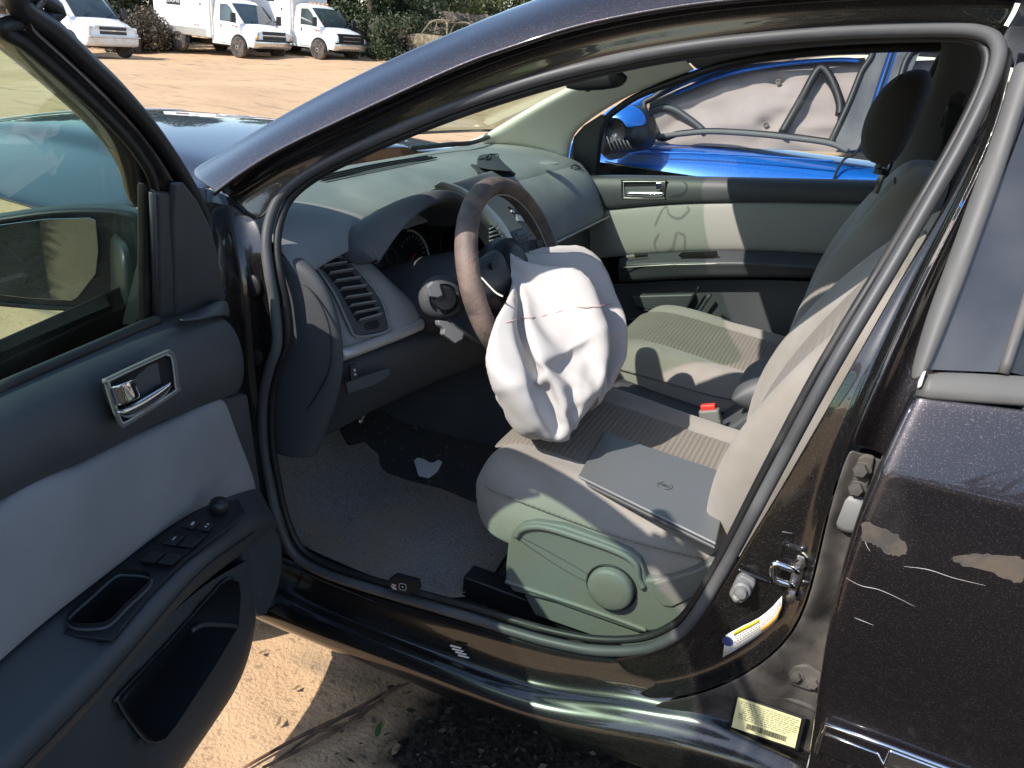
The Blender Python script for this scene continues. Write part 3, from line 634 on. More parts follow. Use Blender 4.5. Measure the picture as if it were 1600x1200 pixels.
# scratches and scuffs on the paint
for pts in (((1322, 903), (1345, 915), (1372, 921), (1398, 932), (1430, 948)), ((1412, 885), (1450, 890), (1490, 903), (1540, 915)), ((1350, 838), (1354, 852), (1360, 862)), ((1335, 965), (1365, 977))):
    tube('scratch', [skin(*p, .0062) for p in pts], [.0001, .00028, .00022, .0001], 'white_grime', rd, n=24, seg=5)
mat('scuff', (.105, .082, .062), .5, dust=((.06, .052, .046), 30, .42, .62))
for pts in (((1346, 822), (1356, 816), (1374, 824), (1402, 836), (1419, 860), (1408, 868), (1388, 866), (1368, 852), (1350, 845)), ((1487, 873), (1520, 866), (1570, 868), (1600, 875), (1600, 905), (1585, 910), (1545, 893), (1505, 884))):
    jit = random.Random(len(pts)); op_ = [(p.x+jit.uniform(-2.2, 2.2), p.y+jit.uniform(-1.6, 1.6)) for p in cr([Vector((*q, 0)) for q in pts], 54, True)]
    plate('scuff_mark', [skin(x, y, .0068) for x, y in op_], .0008, 'scuff', rd)

# marker scrawl on the windscreen (its shadow falls on the passenger door and pillar)
P0_ = (WS[0][3]+WS[5][3])*.5; N0_ = (WS[5][3]-WS[0][3]).cross(Vector((0, 1, 0))).normalized()
def on_ws(px, py, yy):
    a = uy(px, py, yy); t = (P0_-a).dot(N0_)/SD.dot(N0_); return a+SD*t+N0_*(.004 if N0_.x > 0 else -.004)*0
for pts, yy in ((((1066, 280), (1074, 292), (1070, 306), (1050, 310)), -.685), (((1024, 354), (1038, 320), (1046, 336), (1062, 342), (1076, 328), (1072, 320)), -.685), (((1030, 366), (1022, 380), (1026, 394)), -.685), (((1060, 364), (1070, 370), (1066, 392)), -.685), (((1058, 364), (1050, 384), (1038, 392)), -.685), (((1006, 104), (1004, 114), (1007, 122)), -.61), (((1034, 112), (1038, 125)), -.61), (((1038, 111), (1048, 116), (1060, 121)), -.61)):
    tube('marker_writing', [on_ws(x, y, yy) for x, y in pts], .0016, 'white_label', shield, n=20, seg=6)
# ------------------------------------------------------------------ driver's door, swung open
dd = meshobj('driver_door', [], [], 'paint', car)
def dq(px, py, o, du=0, dz=0): return dr(px, py, o)+DD*du+Vector((0, 0, dz))
def uzo(p):  # door coordinates of a point
    q = p-DH; return q.dot(DD), p.z
# door edge profile taken from the sight lines, then a full door: u along the door 0.03 .. 1.08
# outer skin with thickness
def osk(z): return -.055-.05*(max(0, z-.95)/.45)*1.0
rows = []
for z in (.24, .30, .42, .55, .68, .80, .90, .96):
    rows.append([dl(u, z, -.045-.04*math.sin(max(0, min(1, (z-.2)/.8))*math.pi)*.8) for u in (.035, .06, .2, .4, .6, .8, 1.02, 1.06)])
patch('outer_skin', rows, 'paint', dd, .004)
# inner door shell (painted edge all round)
sh = []
for z in (.20, .30, .45, .62, .80, .93):
    sh.append([dl(u, z, o) for u, o in ((.035, -.05), (.045, .0), (.06, .045), (.10, .06), (1.0, .06), (1.05, .0), (1.06, -.05))])
patch('door_shell', sh, 'paint_dirty', dd, .004, 1)
# upper trim: from the glass line down to the cloth
TR = [((-160, 690), (-160, 880)), ((-60, 640), (-60, 812)), ((0, 611), (0, 786)), ((60, 585), (60, 753)), ((110, 563), (115, 728)), ((165, 539), (173, 704)), ((215, 517), (225, 673)), ((262, 499), (275, 652)), ((310, 484), (322, 634)), ((342, 486), (362, 620)), ((352, 500), (380, 612))]
rows = []
for i, (a, b) in enumerate(TR):
    A = dr(*a, .085); B = dr(*b, .112)
    if i == len(TR)-1: A = dr(*a, .075); B = dr(*b, .09)
    rows.append([A+DN*-.03+Vector((0, 0, -.004)), A, lerp(A, B, .12)+DN*.018, lerp(A, B, .35)+DN*.026, lerp(A, B, .7)+DN*.022, lerp(A, B, .95)+DN*.006, B, B-DN*.03])
last = rows[-1]; rows.append([p-DN*.06-DD*.012 for p in last])
utr = patch('upper_trim', rows, 'trim_dark', dd, .003)
def fo(z): return .05+.40*max(0, z-.95)
def frp(px, py, extra=0):
    o = .05
    for _ in range(6): p = dr(px, py, o+extra); o = fo(p.z)
    return p
# mirror-corner trim (sail)
SL = [((300, 350), (322, 338), (340, 392)), ((276, 300), (298, 296), (325, 345)), ((274, 380), (315, 380), (345, 420)), ((276, 440), (322, 440), (347, 455)), ((278, 496), (320, 480), (350, 470))]
plate('sail_trim', [frp(x, y, .02) for x, y in ((274, 495), (272, 420), (270, 340), (274, 285), (290, 285), (311, 312), (330, 352), (343, 400), (349, 458), (352, 480), (318, 488), (300, 494))], .012, 'trim_dark', dd, DN, bev=.006)
patch('sail_cover', [[dr(277, 497, .088), dr(300, 492, .092), dr(330, 474, .092), dr(350, 466, .084), dr(353, 478, .07)], [dr(277, 505, .112), dr(300, 505, .118), dr(325, 500, .118), dr(349, 494, .11), dr(356, 500, .08)]], 'trim_dark', dd, .006, 2)
plate('mirror_base', [dl(u, z, fo(z)-.045) for u, z in ((.075, .90), (.075, 1.0), (.13, 1.04), (.20, 1.085), (.25, 1.11), (.26, .92))], .02, 'trim_black', dd, DN)
# window frame: rubber and painted channel from the corner up and back
FR = [(268, 498), (262, 430), (255, 370), (246, 320), (236, 285), (215, 250), (175, 205), (130, 160), (80, 115), (30, 75), (-20, 38), (-100, -10), (-220, -50), (-360, -30), (-450, 60), (-470, 250), (-450, 500), (-400, 800)]
inner = [(232, 505), (232, 430), (232, 330), (226, 275), (205, 236), (175, 200), (130, 157), (80, 112), (30, 70), (0, 46)]
outer = [(300, 500), (300, 440), (332, 372), (327, 340), (296, 282), (245, 205), (190, 140), (140, 92), (88, 42), (20, -20)]
rows = []
for (a, b) in zip(inner[2:], outer[2:]):
    A = frp(*a); B = frp(*b)
    rows.append((A, B))
# continue the frame beyond the picture, to the upper rear corner and down
A, B = rows[-1]
uA, zA = uzo(A); uB, zB = uzo(B)
ext = [((.60, 1.335), (.60, 1.385)), ((.74, 1.36), (.75, 1.415)), ((.90, 1.355), (.92, 1.415)), ((.97, 1.30), (1.02, 1.37)), ((1.00, 1.15), (1.055, 1.18)), ((1.02, .96), (1.07, .96))]
for (u1, z1), (u2, z2) in ext: rows.append((dl(u1, z1, fo(z1)), dl(u2, z2, fo(z2))))
prof = []
for A, B in rows:
    prof.append([A-DN*.03, A, lerp(A, B, .18)+DN*.004, lerp(A, B, .22)+DN*.012, lerp(A, B, .48)+DN*.012, lerp(A, B, .54)-DN*.012, lerp(A, B, .62)-DN*.016, lerp(A, B, .68)+DN*.004, lerp(A, B, .9)-DN*.002, B-DN*.02, B-DN*.045])
wf = meshobj('window_frame', [v for r in prof for v in r], rows_faces(len(prof), 11), 'paint', dd, True, .003, -1, 2)
tube('frame_seal', [lerp(A, B, .80)+DN*.004 for A, B in rows], .0095, 'rubber_black', wf, n=90, up=DN)
tube('glass_run', [lerp(A, B, .08)+DN*.002 for A, B in rows], .006, 'rubber_black', wf, n=90, up=DN)
# front channel post of the window
box_pts = [dr(x, y, .058) for x, y in ((222, 270), (238, 290), (240, 505), (222, 512))]
plate('window_post', [frp(x, y, .008) for x, y in ((228, 285), (238, 306), (241, 500), (232, 508), (226, 508))], .012, 'rubber_black', dd, DN, bev=.003)
tube('glass_run', [frp(238, 300, .014), frp(241, 400, .014), frp(243, 503, .014)], .004, 'rubber', dd)
plate('corner_post', [frp(x, y, .014) for x, y in ((246, 300), (272, 300), (276, 498), (250, 504))], .012, 'trim_dark', dd, DN, bev=.006)
# glass
def gl(px, py): return dr(px, py, .030)
zt = [dl(u, z, .030-.09*max(0, z-.95)) for u, z in ((.27, .93), (1.03, .93))]
top = [dl(u, z, .030+.40*(z-.95)) for u, z in ((.22, 1.03), (.29, 1.11), (.38, 1.175), (.48, 1.235), (.60, 1.30), (.78, 1.345), (.98, 1.30), (1.01, 1.15), (1.03, .93))]
bot = [dl(u, .93, .030-.008) for u in np.linspace(.22, 1.03, 9)]
meshobj('door_glass', bot+top, [(i, i+1, 9+i+1, 9+i) for i in range(8)], 'glass_door', dd, True)
# waist rubber
tube('waist_seal', [dr(x, y, .078) for x, y in ((-160, 683), (-60, 634), (0, 606), (60, 580), (110, 558), (165, 534), (215, 512), (246, 500))], .007, 'rubber_black', dd, n=40, up=DN)
# cloth insert
CL = [((-160, 880), (-160, 1175)), ((-60, 810), (-60, 1090)), ((0, 783), (0, 1040)), ((17, 771), (42, 1002)), ((78, 745), (83, 967)), ((125, 727), (125, 934)), ((173, 700), (170, 900)), ((242, 665), (250, 836)), ((300, 642), (318, 792)), ((346, 622), (396, 768))]
rows = []
for i, (a, b) in enumerate(CL):
    A = dr(*a, .112); B = dr(*b, .118)
    puff = .012*(1 if 0 < i < len(CL)-1 else .2)
    A = A+Vector((0, 0, .004*math.sin(i*2.3)+.003*math.sin(i*5.1)))
    rows.append([A-DN*.012, A+DN*.004, lerp(A, B, .08)+DN*puff, lerp(A, B, .4)+DN*(puff+.004*math.sin(i*1.9)), lerp(A, B, .75)+DN*puff*.8, B+DN*.002, B-DN*.012])
A0 = [dr(x, y, .10) for x, y in ((352, 628), (356, 636), (365, 662), (380, 700), (396, 740), (400, 762), (402, 770))]
rows.append(A0)
patch('cloth_insert', rows, 'fabric_door', dd, .003)
plate('trim_end', [dr(x, y, .092) for x, y in ((342, 622), (388, 616), (394, 660), (402, 720), (410, 775), (394, 770), (372, 690), (350, 640))], .04, 'trim_dark', dd, DN, bev=.006)
# armrest: top face (inner edge on the cloth, outer edge out in the cabin), rolled edge, face down to the lower panel
AR = [((-160, 1175), (-160, 1330)), ((0, 1038), (0, 1187)), ((83, 968), (125, 1065)), ((170, 900), (185, 1000)), ((250, 833), (292, 880)), ((317, 790), (348, 838)), ((362, 769), (388, 812)), ((394, 764), (412, 798)), ((408, 766), (428, 806))]
rows = []
OUT = []
for i, (a, b) in enumerate(AR):
    A = dr(*a, .112); oB = .185 if i < 6 else (.170, .155, .13)[i-6]
    B = dr(*b, oB); OUT.append(B)
    dn = .045 if i < 6 else .035
    rows.append([A-DN*.01, A, lerp(A, B, .06), lerp(A, B, .9), B+Vector((0, 0, .003)), B+DN*.010+Vector((0, 0, -.010)), B+DN*.006+Vector((0, 0, -.026)), B-DN*.002+Vector((0, 0, -.05)), B-DN*.03+Vector((0, 0, -.085))])
arm = patch('armrest', rows, 'trim_dark', dd, .003)
tube('armrest_seam', [B+DN*.0085+Vector((0, 0, -.022)) for B in OUT[:7]], .0012, 'rubber_black', arm, n=40)
# lower panel
LP = []
def low(u):
    return u
upx = [uzo(r[-1]) for r in rows]
def top_at(u):
    us = [q[0] for q in upx][::-1]; z_ = [q[1] for q in upx][::-1]; return float(np.interp(u, us, z_))
pz = []
for u in (1.02, .92, .80, .68, .58, .48, .40, .33, .27, .22, .18, .15, .135):
    zt = top_at(u) if u > .20 else top_at(.20)-.0
    e = max(0, (.26-u)/.13)              # front end rolls away
    o1 = .155-.06*e*e; r_ = []
    for t, oo in ((0, .0), (.15, .004), (.35, .010), (.6, .012), (.85, .004), (1, -.02)):
        zb = .215+.05*e
        z = zt+(zb-zt)*t
        r_.append(dl(u-.0*t, z, o1-.03*t+oo))
    r_.append(dl(u, .21+.05*e, .04)); pz.append(r_)
pz.append([p-DN*.08-DD*.012 for p in pz[-1]])
lower = patch('lower_panel', pz, 'trim_dark', dd, .003)
# map pocket: raised rim round a dark recess
def on_low(px, py, extra=0.): return dr(px, py, .148+extra)
PK = [(360, 906), (346, 912), (268, 1000), (186, 1088), (184, 1094), (200, 1122), (224, 1152), (236, 1158), (252, 1153), (268, 1134), (330, 1040), (364, 984), (368, 974), (371, 930), (368, 908)]
pk = recess('map_pocket', lower, [on_low(x, y, .012) for x, y in PK], DN, .085, 'trim_black', dd, .03, .88)
tube('pocket_rim', [on_low(x, y, .0105) for x, y in PK], .0022, 'trim_dark', pk, True, 8, 60)
tube('pocket_ledge', [on_low(x, y, .016) for x, y in ((300, 985), (318, 976), (345, 976), (368, 978))], .0035, 'trim_dark', pk, n=16)
# speaker cover
SPK = [(372, 842), (385, 830), (410, 822), (428, 830), (434, 860), (432, 900), (420, 940), (405, 962), (394, 955), (384, 920), (376, 880)]
def spk(px, py, e=0): return dr(px, py, .142+e)
spo = [spk(x, y) for x, y in SPK]; cc = sum(spo, Vector())/len(spo)
N_ = 36; ring = cr(spo, N_, True)
V = []; 
for k_, b_ in ((1., -.02), (1., .004), (.96, .009), (.9, .007), (.6, .010), (.3, .012)): V += [cc+(p-cc)*k_+DN*b_ for p in ring]
V.append(cc+DN*.012)
F = rows_faces(6, N_, True)+[(5*N_+j, 5*N_+(j+1) % N_, 6*N_) for j in range(N_)]
meshobj('speaker_cover', V, F, 'trim_dark', dd, True)
# door pull cup
CUP = [(180, 903), (200, 900), (226, 902), (236, 908), (230, 922), (200, 950), (172, 978), (150, 984), (122, 984), (107, 977), (110, 965), (140, 938)]
def armtop(px, py, up=0.0):
    a, b, c_ = OUT[1], OUT[4], rows[3][1]
    n_ = (b-a).cross(c_-a).normalized(); n_ = n_ if n_.z > 0 else -n_
    return on_plane(px, py, a+n_*(.004+up), n_), n_
cp = [armtop(x, y)[0] for x, y in CUP]; nn = armtop(180, 940)[1]
cp = cr(cp, 40, True); cc = sum(cp, Vector())/len(cp)
cup = recess('pull_cup', arm, [p+nn*.004 for p in cp], nn, .055, 'trim_black', dd, .02, .86)
tube('cup_rim', [p+nn*.001 for p in cp], .0022, 'trim_dark', cup, True, 8)
# switches
spn = plate('switch_panel', [armtop(x, y, .0005)[0] for x, y in ((176, 1000), (92, 990), (110, 958), (170, 905), (252, 838), (318, 795), (345, 782), (372, 780), (384, 800), (360, 822), (292, 872), (235, 928))]  , .004, 'trim_black', arm, nn, bev=.001)
cut(spn, [p+nn*.004 for p in cp], nn, .03, .06)
for q in ((217, 871, 246, 850, 279, 856, 249, 879), (222, 872, 248, 852, 296, 858, 272, 882), (250, 846, 276, 826, 323, 832, 302, 853)):
    pass
def swq(name, pts, m, up, th, par, bev=.0008): return plate(name, [armtop(x, y, up)[0] for x, y in pts], th, m, par, nn, bev=bev)
for well in (((216, 875), (246, 851), (297, 858), (270, 881)), ((250, 848), (276, 826), (325, 833), (302, 854))):
    wl_ = swq('switch_well', well, 'black_hole', .0048, .003, arm)
    a, b, c_, d = [Vector((x, y)) for x, y in well]
    for t0, t1 in ((.04, .47), (.53, .96)):
        p1 = a+(d-a)*t0; p2 = a+(d-a)*t1; p3 = p2+(c_-d)*.62; p4 = p1+(b-a)*.62
        s_ = swq('window_switch', [p1, p4, p3, p2], 'trim_black', .0085, .004, arm, .001)
for sq_, txt in ((((283, 822), (298, 812), (312, 814), (300, 826)), 0), (((309, 826), (320, 815), (335, 818), (325, 829)), 1)):
    s_ = swq('lock_switch', sq_, 'trim_black', .0075, .003, arm, .001)
    c0 = armtop(sum(p[0] for p in sq_)/4+1, sum(p[1] for p in sq_)/4-1, .0078)[0]
    if txt: 
        for k_ in (-1, 1): lathe('symbol', [(.0016, .0003), (.0016, 0)], 'gauge_ink', s_, c0+DD*.003*k_, nn, 8)
    else: joined('symbol', [[c0-DD*.004, c0-DD*.004+DN*.003, c0+DD*.004+DN*.004, c0+DD*.004]], 'gauge_ink', s_)
c0 = armtop(271, 841, .0088)[0]; joined('symbol', [[c0-DD*.004, c0-DD*.004+DN*.0018, c0+DD*.004+DN*.0018, c0+DD*.004]], 'gauge_ink', arm)
kb = lathe('mirror_knob', [(.013, 0), (.014, .003), (.0135, .010), (.011, .015), (.006, .017), (.001, .0172)], 'trim_black', arm, armtop(342, 796, .003)[0], nn, 24, 60)
lathe('knob_cap', [(.010, .0002), (.0065, .0022), (.001, .0024)], 'gauge', kb, armtop(342, 796, .003)[0]+nn*.016, nn, 20, 60)
# handle: recessed surround with a chrome lever and lock tab
def hp(px, py, e=0.): return dr(px, py, .136+e)
BZ = [(168, 600), (172, 592), (255, 553), (264, 552), (271, 560), (276, 603), (274, 612), (200, 660), (191, 663), (185, 655)]
rec = plate('handle_recess', [hp(x, y, .002) for x, y in BZ], .008, 'black_hole', dd, DN, bev=.001)
tube('handle_surround', [hp(x, y, .004) for x, y in BZ], .0032, 'grey_trim', rec, True, 8, 60)
tube('handle_surround', [hp((x-222)*.955+222, (y-606)*.945+606, .006) for x, y in BZ], .0014, 'silver_trim', rec, True, 6, 60)
plate('recess_plate', [hp(x, y, .003) for x, y in ((205, 597), (232, 572), (247, 566), (252, 600), (222, 622), (212, 612))], .002, 'trim_dark', rec, DN, bev=.001)
V = []
tabc = [((170, 604), (207, 590)), ((174, 613), (211, 600)), ((178, 624), (215, 611)), ((181, 634), (218, 620))]
rows_ = [[hp(*a, .006), lerp(hp(*a, .015), hp(*b, .015), .25)+DN*.002, lerp(hp(*a, .015), hp(*b, .015), .75)+DN*.002, hp(*b, .008)] for a, b in tabc]
patch('lock_tab', rows_, 'chrome', rec, .004, 2, smooth=True)
lev = [((181, 638), (196, 656)), ((196, 634), (208, 653)), ((215, 624), (228, 644)), ((235, 612), (246, 632)), ((255, 600), (262, 618)), ((268, 593), (270, 604))]
rows_ = [[hp(*a, .010), lerp(hp(*a, .017), hp(*b, .017), .3), lerp(hp(*a, .016), hp(*b, .016), .7), hp(*b, .006)] for a, b in lev]
patch('handle_lever', rows_, 'chrome', rec, .004, 2)
for p in ((362, 560), (383, 640)):
    pass
# door mirror, outside the glass
MN = Vector((-.62, .766, -.035)).normalized(); MC0 = dr(60, 405, -.20)      # with the door open the mirror looks out past the camera
def mp(px, py, e=0.): return on_plane(px, py, MC0+MN*e, MN)
MO = [(-120, 380), (-60, 355), (0, 344), (80, 333), (150, 331), (195, 335), (213, 345), (218, 380), (214, 430), (200, 468), (165, 480), (120, 486), (40, 482), (-60, 470), (-130, 440)]
front = cr([mp(x, y) for x, y in MO], 44, True); cc = sum(front, Vector())/44
V = []
for k_, d_ in ((.93, -.004), (1., .0), (1.02, -.02), (.97, -.06), (.78, -.10), (.4, -.122)): V += [cc+(p-cc)*k_+MN*d_ for p in front]
V.append(cc-MN*.125)
mh = meshobj('door_mirror', V, rows_faces(6, 44, True)+[(5*44+j, 5*44+(j+1) % 44, 264) for j in range(44)], 'trim_black', dd, True)
mcx = plate('mirror_back', [cc+(p-cc)*.93-MN*.006 for p in front], .004, 'trim_black', mh, MN)
tilt = MN
g_ = plate('mirror_glass', [on_plane(x, y, MC0+MN*.003, MN) for x, y in ((-95, 372), (-50, 358), (0, 351), (70, 342), (140, 340), (150, 344), (154, 392), (150, 428), (122, 464), (112, 470), (40, 466), (-50, 455), (-105, 430))], .004, 'mirror', mh, tilt, bev=.001)
am = patch('mirror_arm', [[mp(180, 350, -.05), lerp(mp(200, 350, -.05), dl(.24, 1.03, .0), .5), dl(.24, 1.03, .0)], [mp(185, 430, -.05), lerp(mp(200, 430, -.05), dl(.24, .98, .0), .5), dl(.24, .98, .0)], [mp(180, 470, -.05), lerp(mp(200, 470, -.05), dl(.24, .93, .0), .5), dl(.24, .93, .0)]], 'trim_black', mh, .02, 1)
0 and box('door_check', DH+Vector((-.10, .03, .62)), (.20, .018, .03), 'steel', dd, (Vector((.95, -.3, 0)).normalized(), Vector((.3, .95, 0)).normalized(), Vector((0, 0, 1))))

# ------------------------------------------------------------------ floor, tunnel, side panels
fl = []
for x, z in ((-.95, .27), (-.3, .27), (.3, .27), (.7, .27), (1.0, .27), (1.12, .30), (1.25, .42), (1.32, .60)):
    fl.append([Vector((x, y, z+(.05 if abs(y) > .74 else 0)+(.0 if abs(y) > .2 else .12*(abs(y) < .18)))) for y in (.765, .74, .70, .45, .24, .17, .0, -.17, -.24, -.45, -.70, -.74, -.765)])
patch('floor_carpet', fl, 'carpet', car, .004, 1)
patch('kick_panel', [[Vector((x, .735, z)) for z in (.27, .5, .75, .97)] for x in (1.36, 1.2, 1.03, .985)], 'trim_black', car, .01, 1)
# centre tunnel and console
cons = []
for x, zt, hw in ((1.25, .56, .17), (1.02, .62, .15), (.86, .66, .14), (.74, .60, .135), (.60, .545, .12), (.30, .515, .115), (.12, .515, .11)):
    cons.append([Vector((x, hw+.02, .26)), Vector((x, hw+.012, .40)), Vector((x, hw, zt-.03)), Vector((x, hw-.015, zt)), Vector((x, 0, zt)), Vector((x, -hw+.015, zt)), Vector((x, -hw, zt-.03)), Vector((x, -hw-.012, .40)), Vector((x, -hw-.02, .26))])
con = patch('centre_console', cons, 'dash_dark', car, .004, 2)
# storage bin under the armrest + padded lid
bin_ = []
for x, k in ((.235, .0), (.20, .6), (.12, .9), (-.18, 1)):
    pass
bn = plate('armrest_bin', [Vector((x, .098, z)) for x, z in ((.255, .50), (.165, .615), (-.22, .62), (-.22, .36), (.22, .36))], .20, 'console', con, (0, 1, 0), bev=.010)
lid = []
for x, zt, zb in ((.215, .640, .628), (.205, .672, .612), (.17, .702, .606), (.10, .720, .604), (-.03, .728, .604), (-.22, .725, .604)):
    lid.append([Vector((x, y, z)) for y, z in ((.0, zb), (.075, zb), (.098, zb+.012), (.108, lerp(zb, zt, .45)), (.092, zt-.012), (.06, zt), (0, zt+.003), (-.06, zt), (-.092, zt-.012), (-.108, lerp(zb, zt, .45)), (-.098, zb+.012), (-.075, zb))])
nl = len(lid[0]); V = [p for r in lid for p in r]; F = rows_faces(len(lid), nl, True)+[tuple(range(nl))[::-1], tuple((len(lid)-1)*nl+j for j in range(nl))]
meshobj('armrest_lid', V, F, 'console', con, True, sub=2)
# handbrake / gate strips beside the buckle
for i, zz_ in enumerate((.0, .014, .028)):
    box('console_slot', (.235, .0+.0*i, .520+.0), (.012, .16, .006), 'silver_trim' if i != 1 else 'black_hole', con, bev=.001).location.x = .022*i-.01
# belt buckle beside the driver's cushion
bk_ = Vector((.255, .112, .607)); ax = (Vector((.35, 0, .94)).normalized())
sx_ = Vector((.94, 0, -.35)); 
bu = box('belt_buckle', bk_-ax*.045, (.048, .024, .085), 'plastic_grey', car, (sx_, Vector((0, 1, 0)), ax), .006)
bu.data.materials[0] = M['valance']
box('release_button', bk_+ax*.004-Vector((0, 0, .002)), (.034, .016, .014), 'red', bu, (sx_, Vector((0, 1, 0)), ax), .003)
box('buckle_strap', bk_-ax*.12, (.035, .010, .09), 'trim_black', bu, (sx_, Vector((0, 1, 0)), ax), .002)

# ------------------------------------------------------------------ seats
def seat(cy, x0, lab, lean=0., bx=0.):
    """cy centre line, x0 front shift"""
    s = meshobj('front_seat', [], [], 'fabric', car); s['label'] = lab
    sec = []
    for x, zs, wd, zl in ((.615, -.055, .74, .50), (.60, -.018, .86, .47), (.565, .006, .96, .45), (.50, .012, 1.0, .45), (.40, .004, 1.0, .45), (.28, -.010, 1.0, .46), (.17, -.016, .99, .48), (.09, -.02, .96, .50)):
        tp_ = .602+zs; r_ = []
        cush = .010 if x < .58 else .0
        for yy, z in ((-.245, zl-.02), (-.268, lerp(zl, tp_, .30)), (-.262, lerp(zl, tp_, .72)), (-.225, tp_+cush*1.0), (-.185, tp_+cush*1.3), (-.150, tp_-.004), (-.07, tp_+.002), (0, tp_+.003), (.07, tp_+.002), (.150, tp_-.004), (.185, tp_+cush*1.3), (.225, tp_+cush), (.262, lerp(zl, tp_, .72)), (.268, lerp(zl, tp_, .30)), (.245, zl-.02)):
            r_.append(Vector((x+x0, cy+yy*wd, z)))
        sec.append(r_)
    nose = [Vector((p.x+.012, cy+(p.y-cy)*.9, .5+(p.z-.5)*.6)) for p in sec[0]]
    sec = [[Vector((p.x-.02, p.y, .46)) for p in nose], nose]+sec
    cu = patch('seat_cushion', sec, 'fabric', s, .02, 2)
    ins = []
    for x, zs in ((.602, -.016), (.57, .006), (.50, .013), (.40, .006), (.28, -.007), (.17, -.013), (.10, -.016)):
        ins.append([Vector((x+x0+(.006 if x > .58 else 0), cy+y, .602+zs+.0035+(-.006 if abs(y) > .14 else .0))) for y in (-.152, -.14, -.07, 0, .07, .14, .152)])
    patch('seat_insert', ins, 'fabric_rib', s, .006, 2)
    # seams
    for sg in (-1, 1):
        tube('seam', [Vector((x+x0, cy+sg*.266*wd, lerp(zl, .602+zs, .60)+.012)) for x, zs, wd, zl in ((.575, .0, .93, .46), (.54, .008, .975, .45), (.42, .004, 1.0, .45), (.28, -.010, 1.0, .46), (.14, -.018, .98, .49))], .0016, 'fabric_rib', s, n=24, seg=6)
    # backrest: rows up the back, columns round the section
    bk = []
    # (x of face, z, half-width, thickness, bolster)
    for x, z, hw, th, bo in ((.155, .565, .225, .15, .0), (.128, .62, .245, .16, .022), (.096, .72, .262, .165, .036), (.060, .82, .268, .16, .040), (.008, .93, .262, .15, .036), (-.058, 1.04, .240, .135, .024), (-.105, 1.11, .205, .115, .010), (-.130, 1.148, .15, .09, .0)):
        x += x0*.9+lean*(z-.6)+bx*min(1, max(0, (z-.56)/.12))
        r_ = [Vector((x-th, cy, z+.0)), Vector((x-th, cy-hw*.6, z)), Vector((x-th*.85, cy-hw*.92, z)), Vector((x-th*.45, cy-hw*1.02, z-.0)), Vector((x+bo*.5, cy-hw*.99, z)), Vector((x+bo, cy-hw*.86, z)), Vector((x+bo*.4, cy-hw*.68, z)), Vector((x, cy-hw*.5, z)), Vector((x-.006, cy, z))]
        r_ += [Vector((p.x, 2*cy-p.y, p.z)) for p in r_[-2:0:-1]]
        bk.append(r_)
    tr = [Vector((p.x*.35+.65*(x0*.9-.20+lean*.55), cy+(p.y-cy)*.45, 1.158)) for p in bk[-1]]
    bk.append(tr); nb = len(tr)
    V = [p for r in bk for p in r]; F = rows_faces(len(bk), nb, True)+[tuple(range(nb)), tuple((len(bk)-1)*nb+j for j in range(nb))[::-1]]
    meshobj('seat_back', V, F, 'fabric', s, True, sub=2)
    bi = []
    for (x, z, hw, th, bo) in ((.128, .62, .245, .16, .022), (.096, .72, .262, .165, .036), (.060, .82, .268, .16, .040), (.008, .93, .262, .15, .036), (-.058, 1.04, .240, .135, .024), (-.105, 1.11, .205, .115, .010)):
        x += x0*.9+lean*(z-.6)+bx*min(1, max(0, (z-.56)/.12)); bi.append([Vector((x+.004-(.006 if abs(k) > .9 else 0), cy+k*hw*.56, z)) for k in (-1, -.9, -.5, 0, .5, .9, 1)])
    patch('back_insert', bi, 'fabric_rib', s, .006, 2)
    # headrest
    hx, hz = x0*.9-.165+lean, 1.215+lean*.17
    hs = []; HK = 1.12
    for dz, hw, th, dx in ((-.105, .06, .02, .004), (-.098, .10, .075, .010), (-.06, .122, .105, .014), (-.01, .130, .118, .010), (.045, .128, .112, .0), (.082, .112, .090, -.012), (.102, .085, .058, -.022), (.110, .05, .02, -.028)):
        r_ = []
        for j in range(16):
            a = 2*math.pi*j/16; ca, sa = math.cos(a), math.sin(a); k = 3.2
            r_.append(Vector((hx+dx+.5*th*math.copysign(abs(ca)**(2/k), ca), cy+HK*hw*math.copysign(abs(sa)**(2/k), sa), hz+dz)))
        hs.append(r_)
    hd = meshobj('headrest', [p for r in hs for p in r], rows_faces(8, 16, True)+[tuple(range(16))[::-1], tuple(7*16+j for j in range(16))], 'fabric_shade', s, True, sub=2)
    for sg in (-1, 1):
        tube('headrest_post', [Vector((hx-.01, cy+sg*.07, hz-.08)), Vector((hx, cy+sg*.07, hz-.17))], .007, 'steel', s)
        lathe('post_guide', [(.018, .0), (.016, .012), (.008, .014)], 'trim_black', s, (hx, cy+sg*.07, hz-.125), (0, 0, 1), 16)
        tube('seam', [Vector((hx+.03*math.cos(a), cy+sg*.118*(1-.25*abs(math.sin(a))**4), hz+.10*math.sin(a))) for a in np.linspace(-1.3, 1.3, 12)], .0012, 'rubber_black', s, seg=6, n=24)
    return s
ds = seat(.375, .0, 'driver seat under the hanging airbag', 0., .038)
psd = seat(-.365, -.01, 'passenger seat in shade', .20)
